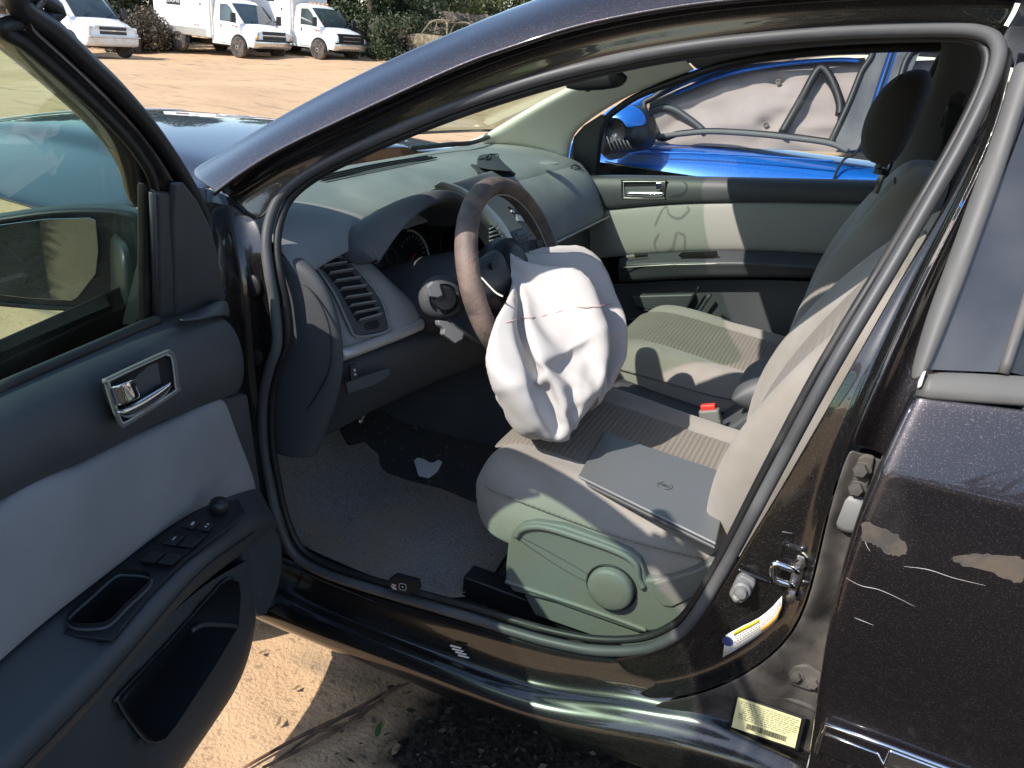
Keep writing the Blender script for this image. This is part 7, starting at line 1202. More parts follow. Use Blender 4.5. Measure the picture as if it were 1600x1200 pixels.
BAG_Z = [19,21,-1,-1,0,-1,1,0,0,0,-1,1,-1,-3,0,-1,0,2,2,-1,0,-1,-1,1,0,-1,1,2,0,-3,1,0,1,-2,1,2,-1,1,-3,-3,2,0,1,-1,0,-1,-1,0,1,2,-1,0,1,-3,-1,2,-1,0,-1,3,2,0,-1,2,0,0,-3,-1,0,-1,-1,3,1,-3,-2,0,1,-1,-1,-1,1,-2,-1,1,0,0,0,1,1,0,1,1,1,0,2,2,-1,1,0,-1,2,-1,1,1,2,1,-3,3,1,1,2,-1,-1,2,2,1,2,-4,0,-1,2,-1,3,-2,-1,1,0,0,0,0,2,0,-1,-1,-4,3,-2,-1,1,3,-1,-2,-1,-2,-1,0,3,-1,-3,1,-2,0,0,1,0,0,-1,0,-3,-2,1,-1,0,1,4,-1,-1,-2,3,-1,-1,-2,-2,-2,1,1,1,-1,-3,-2,-2,-1,-1,-2,-2,-3,-1,1,2,-2,-2,1,4,1,0,3,3,0,-2,2,2,1,3,-3,2,4,2,1,1,-7,2,1,3,3,1,1,3,1,0,2,2,0,-3,-1,3,3,-1,0,-3,3,4,-2,-1,3,2,-1,1,0,-3,2,0,0,-4,5,-1,-1,-1,-2,-2,0,1,-3,-2,-3,-3,-6,1,-2,-4,1,5,-2,-5,-3,-1,0,-1,-2,1,5,3,0,-4,4,-2,-4,-4,-3,-3,-1,4,-1,-1,-4,0,0,4,8,-1,-9,2,7,6,2,-6,-7,-6,4,-2,1,7,4,-4,-1,4,3,3,1,-2,5,3,1,-1,-7,2,4,5,6,0,-2,0,0,4,2,2,3,2,-4,0,3,3,1,-6,1,4,4,1,-3,0,-1,-3,-5,-5,1,6,-3,-7,-1,6,1,0,-6,2,4,-3,-5,-3,5,1,0,-2,-2,-5,-5,-3,5,-5,0,2,-5,-1,3,-5,-2,-2,-1,-3,-1,6,0,-6,-5,0,-1,5,8,-2,-8,-1,0,4,5,1,-5,-2,2,5,0,1,-1,1,-5,1,0,5,3,2,0,-2,2,3,-1,-2,4,3,1,2,-1,-8,3,4,4,5,5,3,-4,4,0,0,5,2,-5,2,-1,4,2,0,-6,0,3,5,-3,-5,5,-5,-4,-2,-2,3,4,-4,-5,0,5,0,-5,-2,2,4,-4,-4,-2,4,2,-1,-4,-3,-4,-2,-1,6,-1,-5,-1,-2,3,-2,-3,-3,-2,-2,-1,6,4,-1,-5,-9,-6,-2,8,0,-5,-1,-1,2,6,0,-5,0,-1,1,6,-4,-1,5,-4,1,1,5,5,2,-1,-6,1,5,-5,0,3,5,5,3,3,0,-6,4,7,4,5,5,-5,1,4,1,4,5,1,-3,2,4,1,-1,-2,-2,4,-1,-3,-5,-3,5,-5,-5,0,1,3,-2,-5,-3,0,4,-1,-5,-2,1,4,-4,-5,-2,3,3,-2,-2,-3,-3,-3,0,4,-3,-7,0,5,-2,-5,-4,0,-4,-4,5,6,-3,-2,-8,0,-1,5,1,-6,0,2,-2,2,5,-5,0,4,0,5,1,-4,6,0,-5,-1,3,6,1,-2,-6,1,1,5,-5,2,4,2,7,3,5,-1,-6,5,8,5,6,4,-3,3,2,5,2,4,1,-2,3,2,1,-3,-4,1,2,-3,-5,-5,-1,3,-5,-3,-1,-1,3,-2,-4,-2,-1,2,-1,-4,-2,1,3,-4,-4,-2,0,4,0,-5,-5,-2,-1,4,0,-7,-2,-2,3,-7,-2,-1,5,-7,-3,-1,3,-1,-2,-4,1,5,1,-6,-1,2,1,2,5,2,-3,5,-1,3,3,-4,-1,6,0,-5,-3,5,4,1,-7,-1,1,6,2,-3,-1,1,6,3,6,4,2,-5,7,7,6,6,3,2,1,5,3,2,3,-1,0,0,0,1,-2,-4,-3,1,-4,-4,-1,1,-2,-3,-2,-2,-1,2,-4,-3,-1,4,-2,-4,-4,-1,0,2,-3,-4,-3,-1,4,0,-3,-5,-3,-1,2,-2,-6,0,-4,2,-1,-1,1,-3,-9,-4,-1,5,1,-6,1,1,1,-2,2,2,2,3,6,2,-2,3,4,-1,4,1,-5,-1,5,0,-6,-2,6,1,-5,-5,0,5,6,3,1,-5,-1,3,6,6,4,1,2,7,8,7,5,4,3,2,4,3,2,0,-2,1,-1,-1,0,-4,-4,-2,-1,-1,-2,0,-2,-3,-3,-2,-2,0,1,-4,-1,-2,2,-3,-3,-2,-3,-1,2,-3,-4,-4,-1,3,-1,-6,-5,-2,-1,2,-3,0,-2,-7,-3,-2,-1,4,-1,-10,-2,0,1,5,-1,-2,1,4,3,3,4,1,2,4,2,0,5,2,2,0,-3,-4,3,2,-5,-5,-2,0,1,-1,-4,5,-3,6,5,3,-5,2,3,7,6,4,-6,12,9,2,6,7,6,5,1,3,-2,2,2,2,0,-3,-5,0,-3,-1,-1,-1,-2,-1,-2,-3,-3,-2,-4,2,-1,-2,-3,-1,-2,1,-3,-2,-3,-3,2,-2,-4,-4,-4,-3,3,-4,-6,-1,-2,-4,-2,0,3,-6,-4,0,-4,4,1,-3,-3,-1,-2,-4,3,4,5,4,3,4,3,2,2,2,0,-1,0,2,4,3,1,-4,-3,3,-2,-5,-6,-4,-2,2,0,-3,-1,3,6,5,3,0,-2,7,5,4,10,-7,11,10,4,6,6,6,6,-1,2,1,3,3,-4,-4,0,-1,-2,-2,-2,-3,0,-3,-1,-3,-5,-5,2,-4,2,0,-4,1,-2,-3,1,-4,-1,-2,-3,0,-4,-4,-4,-6,-2,1,-4,-6,-3,-1,1,-1,2,-3,-4,-7,0,-6,-2,1,-6,0,3,5,6,5,5,5,4,3,3,2,3,2,1,0,-2,-3,-1,1,6,2,-6,-3,3,-3,-6,-6,-6,-5,-2,-2,4,3,3,6,6,3,-2,5,3,4,4,4,10,11,7,6,7,6,4,2,2,0,2,3,-5,-1,0,-4,-4,-7,0,3,-4,1,-2,-5,-5,-6,-2,-3,-1,5,2,-7,4,0,-3,-2,-2,-1,-4,-3,-5,-1,-6,-5,-5,-4,1,-3,-4,1,-1,-3,-4,-1,-1,-3,-7,5,-4,-11,0,7,5,6,3,0,3,4,4,4,3,2,2,2,1,1,1,5,0,-4,-2,6,1,-5,-4,1,-4,-7,-6,-7,-3,-1,5,1,3,1,5,4,3,5,7,7,3,5,7,11,7,7,7,6,4,3,2,1,-2,-1,1,0,-5,-5,-6,-6,-1,6,-1,1,-5,-5,-5,-7,-4,1,-5,0,6,-1,-1,4,1,-3,-3,-1,-4,-4,-4,-5,-5,-5,-6,-5,-4,-2,1,-3,-5,-5,-3,-1,-1,-1,6,-8,0,-10,7,4,3,8,1,3,5,6,4,5,3,3,2,2,1,1,0,0,-2,0,-1,-8,0,4,-1,-2,-3,-5,-6,-8,-5,0,6,0,3,2,1,7,6,6,7,5,3,4,9,10,9,7,7,6,4,3,2,0,1,-3,0,-3,-6,-5,-7,-6,0,6,4,-1,-6,-5,-6,-7,-5,1,-6,1,7,3,-4,-1,6,0,-2,-7,1,-5,-5,-5,-6,-6,-6,-6,-5,-5,0,-6,-4,-2,2,1,0,1,-5,-5,-10,-1,9,6,8,2,8,5,3,4,4,3,2,4,3,2,2,2,1,1,-1,-1,-6,-4,-5,-9,-3,1,-1,0,-3,-6,-8,2,6,5,-4,4,2,7,8,7,7,7,3,4,4,12,9,8,8,5,4,3,1,2,0,-2,-1,-6,-7,-6,-8,-5,2,6,5,-1,-6,-6,-6,-6,-8,0,-6,2,7,6,-2,-5,6,3,-7,0,-1,-5,-5,-6,-6,-7,-7,-7,-7,-4,-6,-3,-2,-1,-1,2,1,-6,-9,-4,-5,5,6,8,11,8,3,-1,2,1,1,1,4,2,8,3,5,-2,6,-1,2,1,0,-3,-8,-9,-8,-8,-1,4,-5,-2,-5,4,7,6,-4,1,6,10,-1,9,10,8,7,1,6,9,8,9,6,6,6,0,4,1,-2,-3,-7,-1,-5,-8,-8,-4,3,7,5,-1,-8,-5,-6,-6,-8,-2,-6,4,7,6,-2,-6,3,5,-1,0,-3,-6,-6,-5,-7,-7,-7,-8,-8,-8,-3,-3,-3,-2,3,-2,-5,-8,6,-8,-4,9,3,8,2,11,-6,-1,1,1,1,4,2,5,9,9,-4,2,4,10,-2,2,-1,-6,-1,-6,-8,-9,-11,1,1,6,-4,2,8,2,1,4,0,14,-3,4,10,9,9,7,7,-2,12,10,5,8,4,0,6,2,-2,-4,-8,-1,-8,-7,-8,-4,5,7,6,-2,-8,-7,-4,-7,-9,-3,-6,5,8,7,-3,-6,5,6,0,-1,-5,-5,-6,-7,-8,-7,-6,-8,-9,-9,-6,-1,-2,-2,-2,-7,-5,1,9,-11,4,8,-7,0,14,5,3,-2,-3,-2,-1,-2,4,5,11,11,-1,11,-4,8,-1,-4,2,-1,-9,0,-9,-8,-7,4,-3,3,2,5,5,6,2,4,0,13,-5,4,7,11,10,10,7,-4,10,11,4,9,2,0,7,4,-3,-7,-3,-3,-9,-8,-8,-3,5,7,7,-3,-8,-8,-2,-8,-9,-5,-6,7,8,7,-3,-5,6,6,1,-3,-6,-5,-8,-7,-5,-7,-8,-9,-9,-10,-3,-5,-3,-5,-4,-4,-2,1,11,-10,10,6,-7,-5,-3,8,9,-3,-8,-3,0,2,4,6,9,12,7,13,-8,-3,0,4,0,-3,1,-11,0,-8,-3,2,1,3,3,6,4,4,4,5,1,11,-4,0,6,11,12,10,9,2,1,4,12,8,-1,5,3,8,-3,-8,0,-6,-10,-8,-9,-2,5,8,7,-3,-9,-9,0,-8,-10,-6,-7,9,8,7,-6,-1,7,6,1,-3,-7,-6,-9,-5,-5,-8,-9,-10,-10,-9,1,-5,-6,-5,-3,-4,-5,0,13,-8,1,12,-4,-10,6,7,-6,-8,-4,-1,0,1,4,7,8,13,15,5,8,-13,-5,0,1,1,4,-8,-6,-3,1,4,2,6,3,4,5,4,4,4,2,11,-5,-1,3,12,12,10,9,3,6,-4,13,7,0,1,8,8,-3,-7,1,-8,-10,-9,-9,-2,5,10,7,-4,-9,-10,2,-9,-11,-6,-8,10,9,6,-6,1,7,6,3,-4,-9,-8,-6,-4,-7,-10,-9,-11,-11,-4,2,-6,-5,-7,-6,-4,-1,-5,7,4,-12,17,-13,-7,14,-1,-14,-4,6,1,-5,0,4,7,11,12,15,14,2,-14,-3,4,-2,-2,2,-7,-1,-1,2,6,4,4,5,5,4,3,4,4,3,10,-5,-3,3,10,12,10,11,7,1,-6,13,7,1,1,9,8,-2,-8,1,-8,-10,-10,-9,-2,5,10,8,-5,-9,-10,3,-10,-10,-8,-8,10,10,6,-7,3,8,6,5,-6,-10,-8,-5,-4,-10,-11,-11,-11,-7,-3,3,-6,-6,-5,-6,-7,-5,2,-4,10,-16,10,3,-15,6,1,-16,-3,1,3,5,7,-5,9,9,13,14,14,-6,4,-7,2,-1,-5,-1,2,0,1,-2,10,5,3,5,6,4,3,4,4,3,10,-5,-5,1,10,11,12,10,9,-4,-5,13,3,7,0,11,8,-2,-8,0,-7,-10,-12,-10,0,5,9,10,-5,-11,-10,4,-10,-11,-8,-9,11,4,11,-6,5,8,7,7,-8,-11,-7,-3,-7,-14,-10,-12,-10,-6,-1,3,-6,-6,-5,-8,-4,-7,-5,0,9,-17,2,12,-16,-8,-2,7,-7,-2,6,11,-2,4,6,7,12,13,10,5,2,-7,-6,-1,0,3,2,-8,-4,10,9,7,3,6,6,5,4,3,4,3,10,-5,-6,0,9,11,13,8,10,-5,-4,10,1,8,2,12,10,-1,-8,-3,-6,-11,-11,-12,1,5,10,11,-6,-12,-11,5,-9,-11,-9,-9,12,5,7,-4,8,8,8,7,-9,-12,-5,-3,-12,-15,-10,-13,-5,-8,-1,5,-6,-6,-6,-8,-5,-5,-8,4,2,-15,0,12,-16,-9,-3,13,-6,-4,10,3,7,1,6,7,11,13,10,8,-8,0,-6,-1,-1,3,-9,6,-4,6,7,6,8,8,6,6,5,4,3,3,2,3,-6,-2,7,0,16,17,11,-7,-2,3,3,7,7,13,11,-1,-8,-6,-5,-10,-13,-12,1,5,12,12,-8,-12,-10,4,-10,-11,-9,-9,7,11,-2,6,9,10,9,7,-11,-13,-2,-7,-15,-15,-11,-15,-15,7,1,4,-5,-6,-7,-9,-5,-6,-8,4,-4,-11,7,4,-13,-4,-6,11,-7,0,10,3,1,8,-12,12,17,12,13,-7,5,-1,-2,-3,-1,-4,-7,2,9,5,6,6,8,9,7,7,6,4,4,1,3,-10,9,-9,13,-10,19,12,18,-5,0,4,0,8,4,15,13,0,-8,-8,-6,-11,-12,-14,3,3,14,14,-9,-14,-8,2,-12,-9,-8,-11,7,10,1,7,11,7,11,8,-11,-12,-1,-11,-18,-17,-18,-15,-8,11,3,5,-5,-8,-8,-10,-8,-3,-8,1,-8,-1,6,-2,-10,-9,-1,14,-8,-1,7,2,5,3,-5,6,14,11,10,5,4,1,-2,-4,-3,-3,-11,3,12,-2,10,5,8,10,9,9,7,5,2,3,-4,-4,-9,5,17,-16,19,15,14,2,1,-1,-2,16,-3,21,14,1,-9,-7,-17,-18,1,-16,10,-4,17,16,-10,-15,-4,-15,-2,-19,8,-13,6,3,9,-4,9,23,13,7,-12,-16,5,-17,-20,-21,-19,-15,-2,12,6,5,-5,-8,-10,-10,-10,-6,-4,-2,-2,-1,-2,0,-6,-14,6,6,-1,-17,18,7,-3,10,-3,-1,15,13,9,9,0,4,-4,-4,-4,-3,-16,10,8,-1,9,7,6,9,10,10,9,7,3,1,95,-3,1,0,1,1,0,1,1,0,1,1,0,1,0,1,1,0,1,0,1,0,1,0,1,0,0,1,0,0,0,0,0,0,0,0,0,0,0,0,-1,0,0,-1,0,-1,0,-1,-1,0,-1,-1,0,-1,-1,-1,-1,0,-1,-1,-1,0,-1,-1,-1,0,-1,-1,0,-1,0,-1,0,-1,0,0,-1,0,0,0,0,0,0,0,0,0,0,0,0,0,1,0,0,1,0,0,1,0,1,0,1,1,0,1,0,-1,2,1,1,2,1,2,2,2,1,2,2,2,1,2,2,2,2,1,2,2,2,1,2,1,1,1,1,0,1,0,0,0,-1,0,-1,-1,-1,-2,-1,-1,-2,-1,-2,-2,-2,-1,-2,-2,-2,-2,-2,-2,-2,-2,-2,-2,-2,-2,-2,-2,-3,-2,-1,-3,-2,-2,-1,-2,-2,-1,-1,-1,-1,-1,-1,0,0,-1,1,0,0,0,1,1,0,1,1,1,1,1,1,1,1,2,1,1,2,1,2,1,2,1,2,2,3,2,2,3,2,2,2,2,2,3,2,3,3,3,3,3,4,3,3,3,4,3,2,2,1,2,0,0,0,-1,0,-1,-1,-2,-1,-2,-1,-2,-2,-2,-2,-2,-3,-3,-3,-3,-3,-3,-4,-3,-4,-3,-4,-4,-3,-4,-4,-3,-3,-4,-3,-2,-3,-3,-3,-2,-3,-3,-2,-2,-2,-2,-1,-1,0,-1,0,0,1,0,1,1,1,1,1,2,1,2,2,2,2,2,2,2,3,2,2,2,3,2,2,3,2,5,3,2,3,3,3,3,4,3,3,3,3,1,1,0,-1,4,9,5,4,10,4,2,-1,-2,-5,2,3,1,-4,3,0,-6,-1,2,-6,0,6,1,-9,-5,3,5,2,-1,-1,-2,-4,-6,-5,-5,-2,-6,-4,-6,-7,-7,-8,-8,-5,2,-7,-9,-5,0,-5,-6,-4,-2,-3,-5,-3,-2,-1,-1,-1,0,0,0,1,1,1,2,2,3,1,2,2,3,2,3,4,3,2,3,5,2,3,4,3,3,4,3,3,6,3,3,4,4,2,0,0,-1,0,0,-3,-2,0,5,7,10,11,8,7,0,3,-4,-5,-7,-5,4,2,8,-3,-5,6,-6,-6,-3,4,-6,1,7,12,0,-13,-11,1,9,7,3,6,5,4,-10,-9,-7,0,-13,-2,0,-10,-12,-7,-11,-4,-5,-11,-10,-6,0,-8,-9,-5,-4,-4,-3,-2,-1,-1,0,2,0,-1,1,3,2,-1,3,4,4,2,4,1,4,3,5,6,5,2,5,5,4,5,5,5,4,4,5,4,2,1,-3,-1,-3,-3,-1,-2,-2,2,8,8,8,2,9,8,8,10,0,-8,-9,-5,-9,-3,4,7,9,6,-9,-9,-1,-7,-7,-1,7,5,-8,11,14,14,-12,-15,-15,-6,7,11,9,11,13,9,-9,-17,-6,-9,-18,-11,4,2,-16,-17,-12,2,-7,-15,-11,0,-3,-10,-9,1,-4,-6,-1,3,-1,-4,-1,3,1,-3,3,4,-1,4,6,4,2,5,5,3,6,8,4,2,7,7,6,7,5,6,5,3,7,-2,-2,-3,-4,-3,-4,-3,-3,1,8,6,9,7,1,4,10,11,15,7,-9,-14,-10,-6,-10,0,9,6,15,4,-15,-9,-9,-5,-7,-4,7,12,6,-8,12,18,21,-21,-22,-17,-13,2,11,12,10,19,20,6,-12,-24,-22,-13,-21,-11,2,3,-14,-15,-12,1,-10,-13,-8,-1,0,-11,-5,3,-6,-2,3,0,3,-5,4,3,-6,5,0,6,5,5,0,7,7,2,10,7,1,10,6,9,4,9,6,8,3,8,-7,0,-4,-4,-6,-3,-5,-3,3,8,7,10,4,1,1,7,16,16,19,-1,-18,-18,-10,-9,-8,4,12,8,18,1,-20,-10,-13,-5,-9,-4,9,14,7,-4,13,22,25,-9,-29,-21,-20,-14,-1,8,20,19,15,22,-1,-6,-26,-12,-18,-27,-6,-21,-7,-8,-14,-13,-1,-6,-11,2,-5,2,-7,-4,5,-10,3,3,-4,5,-1,4,-1,0,3,0,6,6,6,7,3,9,4,5,10,8,5,6,10,8,10,7,9,5,-18,0,-6,-4,-7,-4,-5,4,11,8,10,4,-4,2,4,14,19,23,19,-12,-25,-19,-12,-11,-6,8,16,11,20,-5,-24,-10,-15,-8,-10,-4,10,16,3,8,7,27,41,-5,-29,-26,-29,-19,-16,2,8,14,20,15,15,-1,-28,-5,0,-29,-17,-22,-15,-16,-11,-8,-6,0,-4,-6,4,-6,4,0,-4,-6,-2,-2,3,0,0,2,2,-2,3,6,1,7,8,5,8,7,4,9,5,4,8,9,8,9,9,12,7,0,-16,-5,-5,-3,-5,-8,2,14,10,12,9,-5,-4,7,3,18,23,34,18,-29,-30,-20,-14,-12,-5,13,19,22,13,-10,-30,-7,-18,-11,-11,-4,12,16,8,5,9,31,31,9,-32,-30,-27,-22,-18,-12,3,6,8,9,10,7,-14,-3,-5,-12,-18,-20,-12,-10,-12,-7,-11,-2,-2,-2,2,-4,2,-1,6,-13,-7,-2,6,8,0,-2,-3,7,-4,5,8,8,1,13,10,2,3,8,2,7,8,6,9,10,12,9,3,2,-15,-8,-5,-4,-2,-7,12,13,12,15,5,-8,-4,11,6,21,26,32,4,-29,-26,-22,-18,-12,-3,16,25,28,-8,-4,-28,-6,-20,-14,-12,-5,13,17,13,-3,-1,21,25,12,-23,-30,-22,-17,-13,-18,-6,4,4,11,11,2,-2,-12,-12,-6,-11,-14,-12,-6,-6,-10,-2,-10,-7,-3,12,-7,-6,4,11,1,-11,-11,3,7,3,6,-5,9,-3,10,-2,2,15,10,-2,-1,6,9,4,8,9,9,5,9,10,9,2,2,-15,-7,-7,-4,-4,2,16,12,15,13,3,-10,-4,14,7,9,28,13,-1,-26,-10,-18,-15,-12,-4,14,22,24,-4,-21,-20,1,-12,-15,-13,-6,11,13,7,5,-7,14,24,17,-12,-26,-11,-22,-14,-18,-15,-3,4,10,12,3,-7,-11,-10,-9,-3,-11,-2,-10,-10,-4,2,-12,-13,-3,15,-4,-9,2,10,11,-7,-10,-5,14,18,1,4,-4,0,8,-8,4,12,-4,-5,6,1,11,6,7,10,9,6,12,11,4,2,1,-18,-4,-10,7,9,-15,18,15,17,4,2,-5,-3,3,14,8,24,6,-6,-19,-9,-17,-13,-9,-6,15,16,21,-8,-18,-5,-13,-6,-14,-12,1,12,3,-1,7,2,20,8,21,-10,-22,-2,-14,-24,-19,-13,-16,2,9,11,4,-6,-12,-10,-9,-5,-6,-5,-4,-3,3,-4,-4,-7,-18,12,-12,-3,1,11,15,3,1,-16,15,16,13,-4,6,11,-4,-3,-8,9,-9,-6,-6,4,13,11,6,9,4,12,10,12,8,2,3]
q_ = np.array([BAG_X, BAG_Y, BAG_Z]).T.cumsum(0)*.001+np.array((0.401, 0.167, 0.624))
NR, NA, NB = 26, 104, 13; F = [(0, 1+j, 1+(j+1) % NA) for j in range(NA)]
for i in range(NR-1): F += [(1+i*NA+j, 1+i*NA+j+NA, 1+i*NA+(j+1) % NA+NA, 1+i*NA+(j+1) % NA) for j in range(NA)]
rim_ = 1+(NR-1)*NA; cb_ = 1+NR*NA; ob_ = cb_+1
F += [(cb_, ob_+(j+1) % NA, ob_+j) for j in range(NA)]
for i in range(NB-1): F += [(ob_+i*NA+j, ob_+i*NA+(j+1) % NA, ob_+i*NA+(j+1) % NA+NA, ob_+i*NA+j+NA) for j in range(NA)]
lst = ob_+(NB-1)*NA; F += [(lst+j, lst+(j+1) % NA, rim_+(j+1) % NA, rim_+j) for j in range(NA)]
ab = meshobj('airbag', [tuple(p) for p in q_.tolist()], F, 'airbag', swl, True, sub=1)
tree_ = bvhtree.BVHTree.FromPolygons([Vector(p) for p in q_.tolist()], F)
def bagpt(px, py, e=.0):
    d = ray(px, py).normalized(); h = tree_.ray_cast(CAM, d); return h[0]-d*e if h[0] is not None else None
for pts in (((786, 506), (815, 497), (840, 495), (862, 490), (888, 482)), ((890, 478), (912, 480), (935, 478), (957, 474))):
    sp2 = [bagpt(p.x, p.y, .0006) for p in cr([Vector((*q, 0)) for q in pts], 30)]; sp2 = [p for p in sp2 if p is not None]
    tube('bag_seam', sp2, .0009, 'stitch', swl, seg=5)

# ------------------------------------------------------------------ loose things in the car
lpP = Vector((.30, .37, .622)); lpN = Vector((.05, .0, 1)).normalized()
LQ = [(943, 674), (1142, 741), (1119, 849), (903, 743)]
lq = [on_plane(x, y, lpP, lpN) for x, y in LQ]
lt = thing('laptop', 'closed grey laptop lying on the driver seat under the airbag', 'laptop', (lq[0]+lq[2])*.5-lpN*.02)
plate('laptop_base', [p-lpN*.0075 for p in lq], .008, 'laptop_side', lt, lpN, bev=.003)
plate('laptop_lid', lq, .0065, 'laptop', lt, lpN, bev=.003, bseg=3)
lc = on_plane(1039, 759, lpP+lpN*.0004, lpN); lx = (lq[1]-lq[0]).normalized(); ly = lpN.cross(lx)
tube('lid_badge', [lc+lx*.0135*math.cos(a)+ly*.0135*math.sin(a) for a in np.linspace(0, 6.283, 33)[:-1]], .0009, 'laptop_side', lt, True, 6)
text('lid_lettering', 'DELL', .0095, 'laptop_side', lt, lc+lpN*.0004, lx, ly)
# mat, paper scrap
MP = [(458, 706), (520, 690), (588, 664), (602, 660), (640, 700), (700, 722), (796, 772), (793, 840), (770, 890), (738, 937), (690, 915), (640, 890), (560, 872), (505, 842), (478, 800), (462, 760)]
mr_ = []
for x, y0_, y1_, z in ((.565, .20, .60, .284), (.62, .19, .655, .284), (.70, .19, .665, .284), (.80, .195, .668, .284), (.90, .20, .668, .285), (1.0, .205, .660, .288), (1.07, .215, .645, .312), (1.13, .225, .63, .345), (1.20, .24, .60, .415), (1.255, .26, .58, .475)):
    mr_.append([Vector((x+.02*math.sin(k*3.1)*(x < .6), lerp(y1_, y0_, k), z+.003*math.sin(x*23+k*9))) for k in np.linspace(0, 1, 9)])
fm = patch('floor_mat', mr_, 'mat_fabric', None, .007, 2); tag(fm, 'dirty dark grey carpet mat on the driver footwell floor', 'floor mat')
pq = [uz(x, y, z) for x, y, z in ((647, 720, .312), (655, 711, .318), (665, 710, .320), (670, 721, .314), (677, 721, .316), (685, 718, .322), (691, 722, .322), (684, 736, .312), (670, 747, .308), (654, 743, .308))]
pw_ = plate('paper_scrap', pq, .0012, 'white_paper', None, (0, 0, 1)); tag(pw_, 'torn white scrap of paper lying at the front edge of the floor mat', 'paper')
# folded black cloth pouch on the dash top
ptx = thing('cloth_pouch', 'folded black cloth pouch with a tied cord on top of the dashboard', 'pouch', uz(768, 262, 1.02))
pr_ = []
for a, b, c_ in (((746, 244), (760, 242), (778, 243)), ((745, 254), (765, 254), (786, 256)), ((744, 260), (772, 263), (800, 267)), ((748, 264), (775, 268), (803, 271))):
    pr_.append([uz(*a, 1.040), uz(*b, 1.046), uz(*c_, 1.040)])
patch('pouch_flap', pr_, 'cloth_black', ptx, .006, 2)
patch('pouch_body', [[uz(732, 258, 1.026), uz(745, 260, 1.030), uz(765, 264, 1.032), uz(806, 270, 1.032)], [uz(738, 264, 1.030), uz(752, 270, 1.034), uz(775, 271, 1.034), uz(806, 273, 1.030)], [uz(750, 271, 1.026), uz(760, 273, 1.028), uz(780, 274, 1.028), uz(805, 275, 1.026)]], 'cloth_black', ptx, .008, 2)
tube('pouch_cord', [uz(x, y, 1.050) for x, y in ((748, 249), (757, 247), (761, 243), (765, 241), (772, 241), (778, 241), (779, 244))], .0016, 'rubber_black', ptx, n=24, seg=6)
tube('pouch_knot', [uz(x, y, 1.053) for x, y in ((758, 248), (760, 244), (765, 243), (764, 248), (759, 249))], .0024, 'rubber_black', ptx, n=24, seg=6)

g9 = np.random.default_rng(12); cr_ = []
for i in range(170):
    x = g9.uniform(.58, 1.12); y = g9.uniform(.22, .735); z = .293 if y < .66 else .30
    if y > .66 and i % 3: continue
    a = g9.uniform(0, 6.28); s_ = g9.uniform(.0012, .004); u_ = Vector((math.cos(a), math.sin(a), .3))*s_; v_ = Vector((-math.sin(a), math.cos(a), .1))*s_*.6; p = Vector((x, y, z+.004))
    cr_.append([p-u_-v_, p+u_-v_, p+u_+v_, p-u_+v_])
fd = joined('floor_crumbs', cr_, 'dry_leaf'); fd['kind'] = 'stuff'; fd['label'] = 'crumbs and sand grains scattered over the driver footwell'; fd['category'] = 'crumbs'
# ------------------------------------------------------------------ blue car parked beyond the passenger side
bc = thing('parked_car', 'bright blue car with deployed curtain airbags seen through the passenger window', 'car', (.5, -2.4, 0))
def yb(z): return -1.70-.42*max(0, z-.93)-.10*max(0, .5-z)
def bp(px, py, o=0.): return ufun(px, py, lambda z: yb(z), o)
def bpl(pts, o=0.): return [bp(x, y, o) for x, y in pts]
# lower body side with shoulder, from the front wing to the tail
rows = []
for x in (2.9, 2.6, 2.1, 1.6, 1.2, .8, .4, 0, -.5, -1.0, -1.5):
    f = max(0, (x-1.9)); r_ = []
    for z, o in ((.25, -.02), (.45, .02), (.62, .045), (.74, .05), (.80, .045), (.835, .052), (.86, .040), (.90, .018), (.945, -.012), (.975, -.045)):
        r_.append(Vector((x, yb(z)+o-.25*f*f, z-.20*max(0, x-1.0)*(z > .8)*.9-.03*f*(z > .8))))
    r_.append(Vector((x, yb(1.)-.25-.25*f*f, .99-.19*max(0, x-1.0))))
    rows.append(r_)
bs_ = patch('body_side', rows, 'blue', bc, .004)
# bonnet slope of blue below the mirror, dented door bulges
for px, py, rx, rz, h in ():
    c = bp(px, py, .03); lathe('door_dent', [(rx, -.012), (rx*.8, .004), (rx*.45, .016), (.001, .02)], 'blue', bc, c, (0, 1, .35), 28, 80).scale = (1, 1, 1)
# roof and pillars
patch('roof_rail', [[bp(x, y, o) for (x, y), o in zip(r, (-.02, -.0, -.02))] for r in (((930, 180), (938, 186), (945, 196)), ((985, 150), (992, 156), (1003, 168)), ((1040, 122), (1048, 130), (1060, 138)), ((1120, 92), (1130, 100), (1140, 106)), ((1220, 70), (1225, 80), (1230, 88)), ((1360, 55), (1360, 66), (1362, 76)), ((1560, 50), (1560, 62), (1560, 72)))], 'blue', bc, .02, 2)
rf_ = []
for x, z, e in ((.95, 1.20, .0), (.6, 1.36, .03), (.2, 1.42, .04), (-.4, 1.43, .04), (-.9, 1.36, .03), (-1.5, 1.05, 0)):
    rf_.append([Vector((x, -2.55+.70*t*(.93 if z > 1.3 else 1), z+.05*(1-t*t))) for t in (1, .7, .3, 0, -.3, -.7, -1)])
patch('roof', rf_, 'blue', bc, .02)
# window opening: black surround
WIN = [(1006, 166), (1022, 152), (1048, 134), (1081, 119), (1110, 108), (1140, 100), (1192, 92), (1270, 83), (1359, 79), (1345, 115), (1325, 165), (1300, 218), (1297, 222), (1240, 214), (1172, 208), (1107, 205), (1060, 209), (1030, 214)]
wpts = bpl(WIN, .004)
tube('window_surround', wpts, .014, 'rubber_black', bc, True, 8, 120)
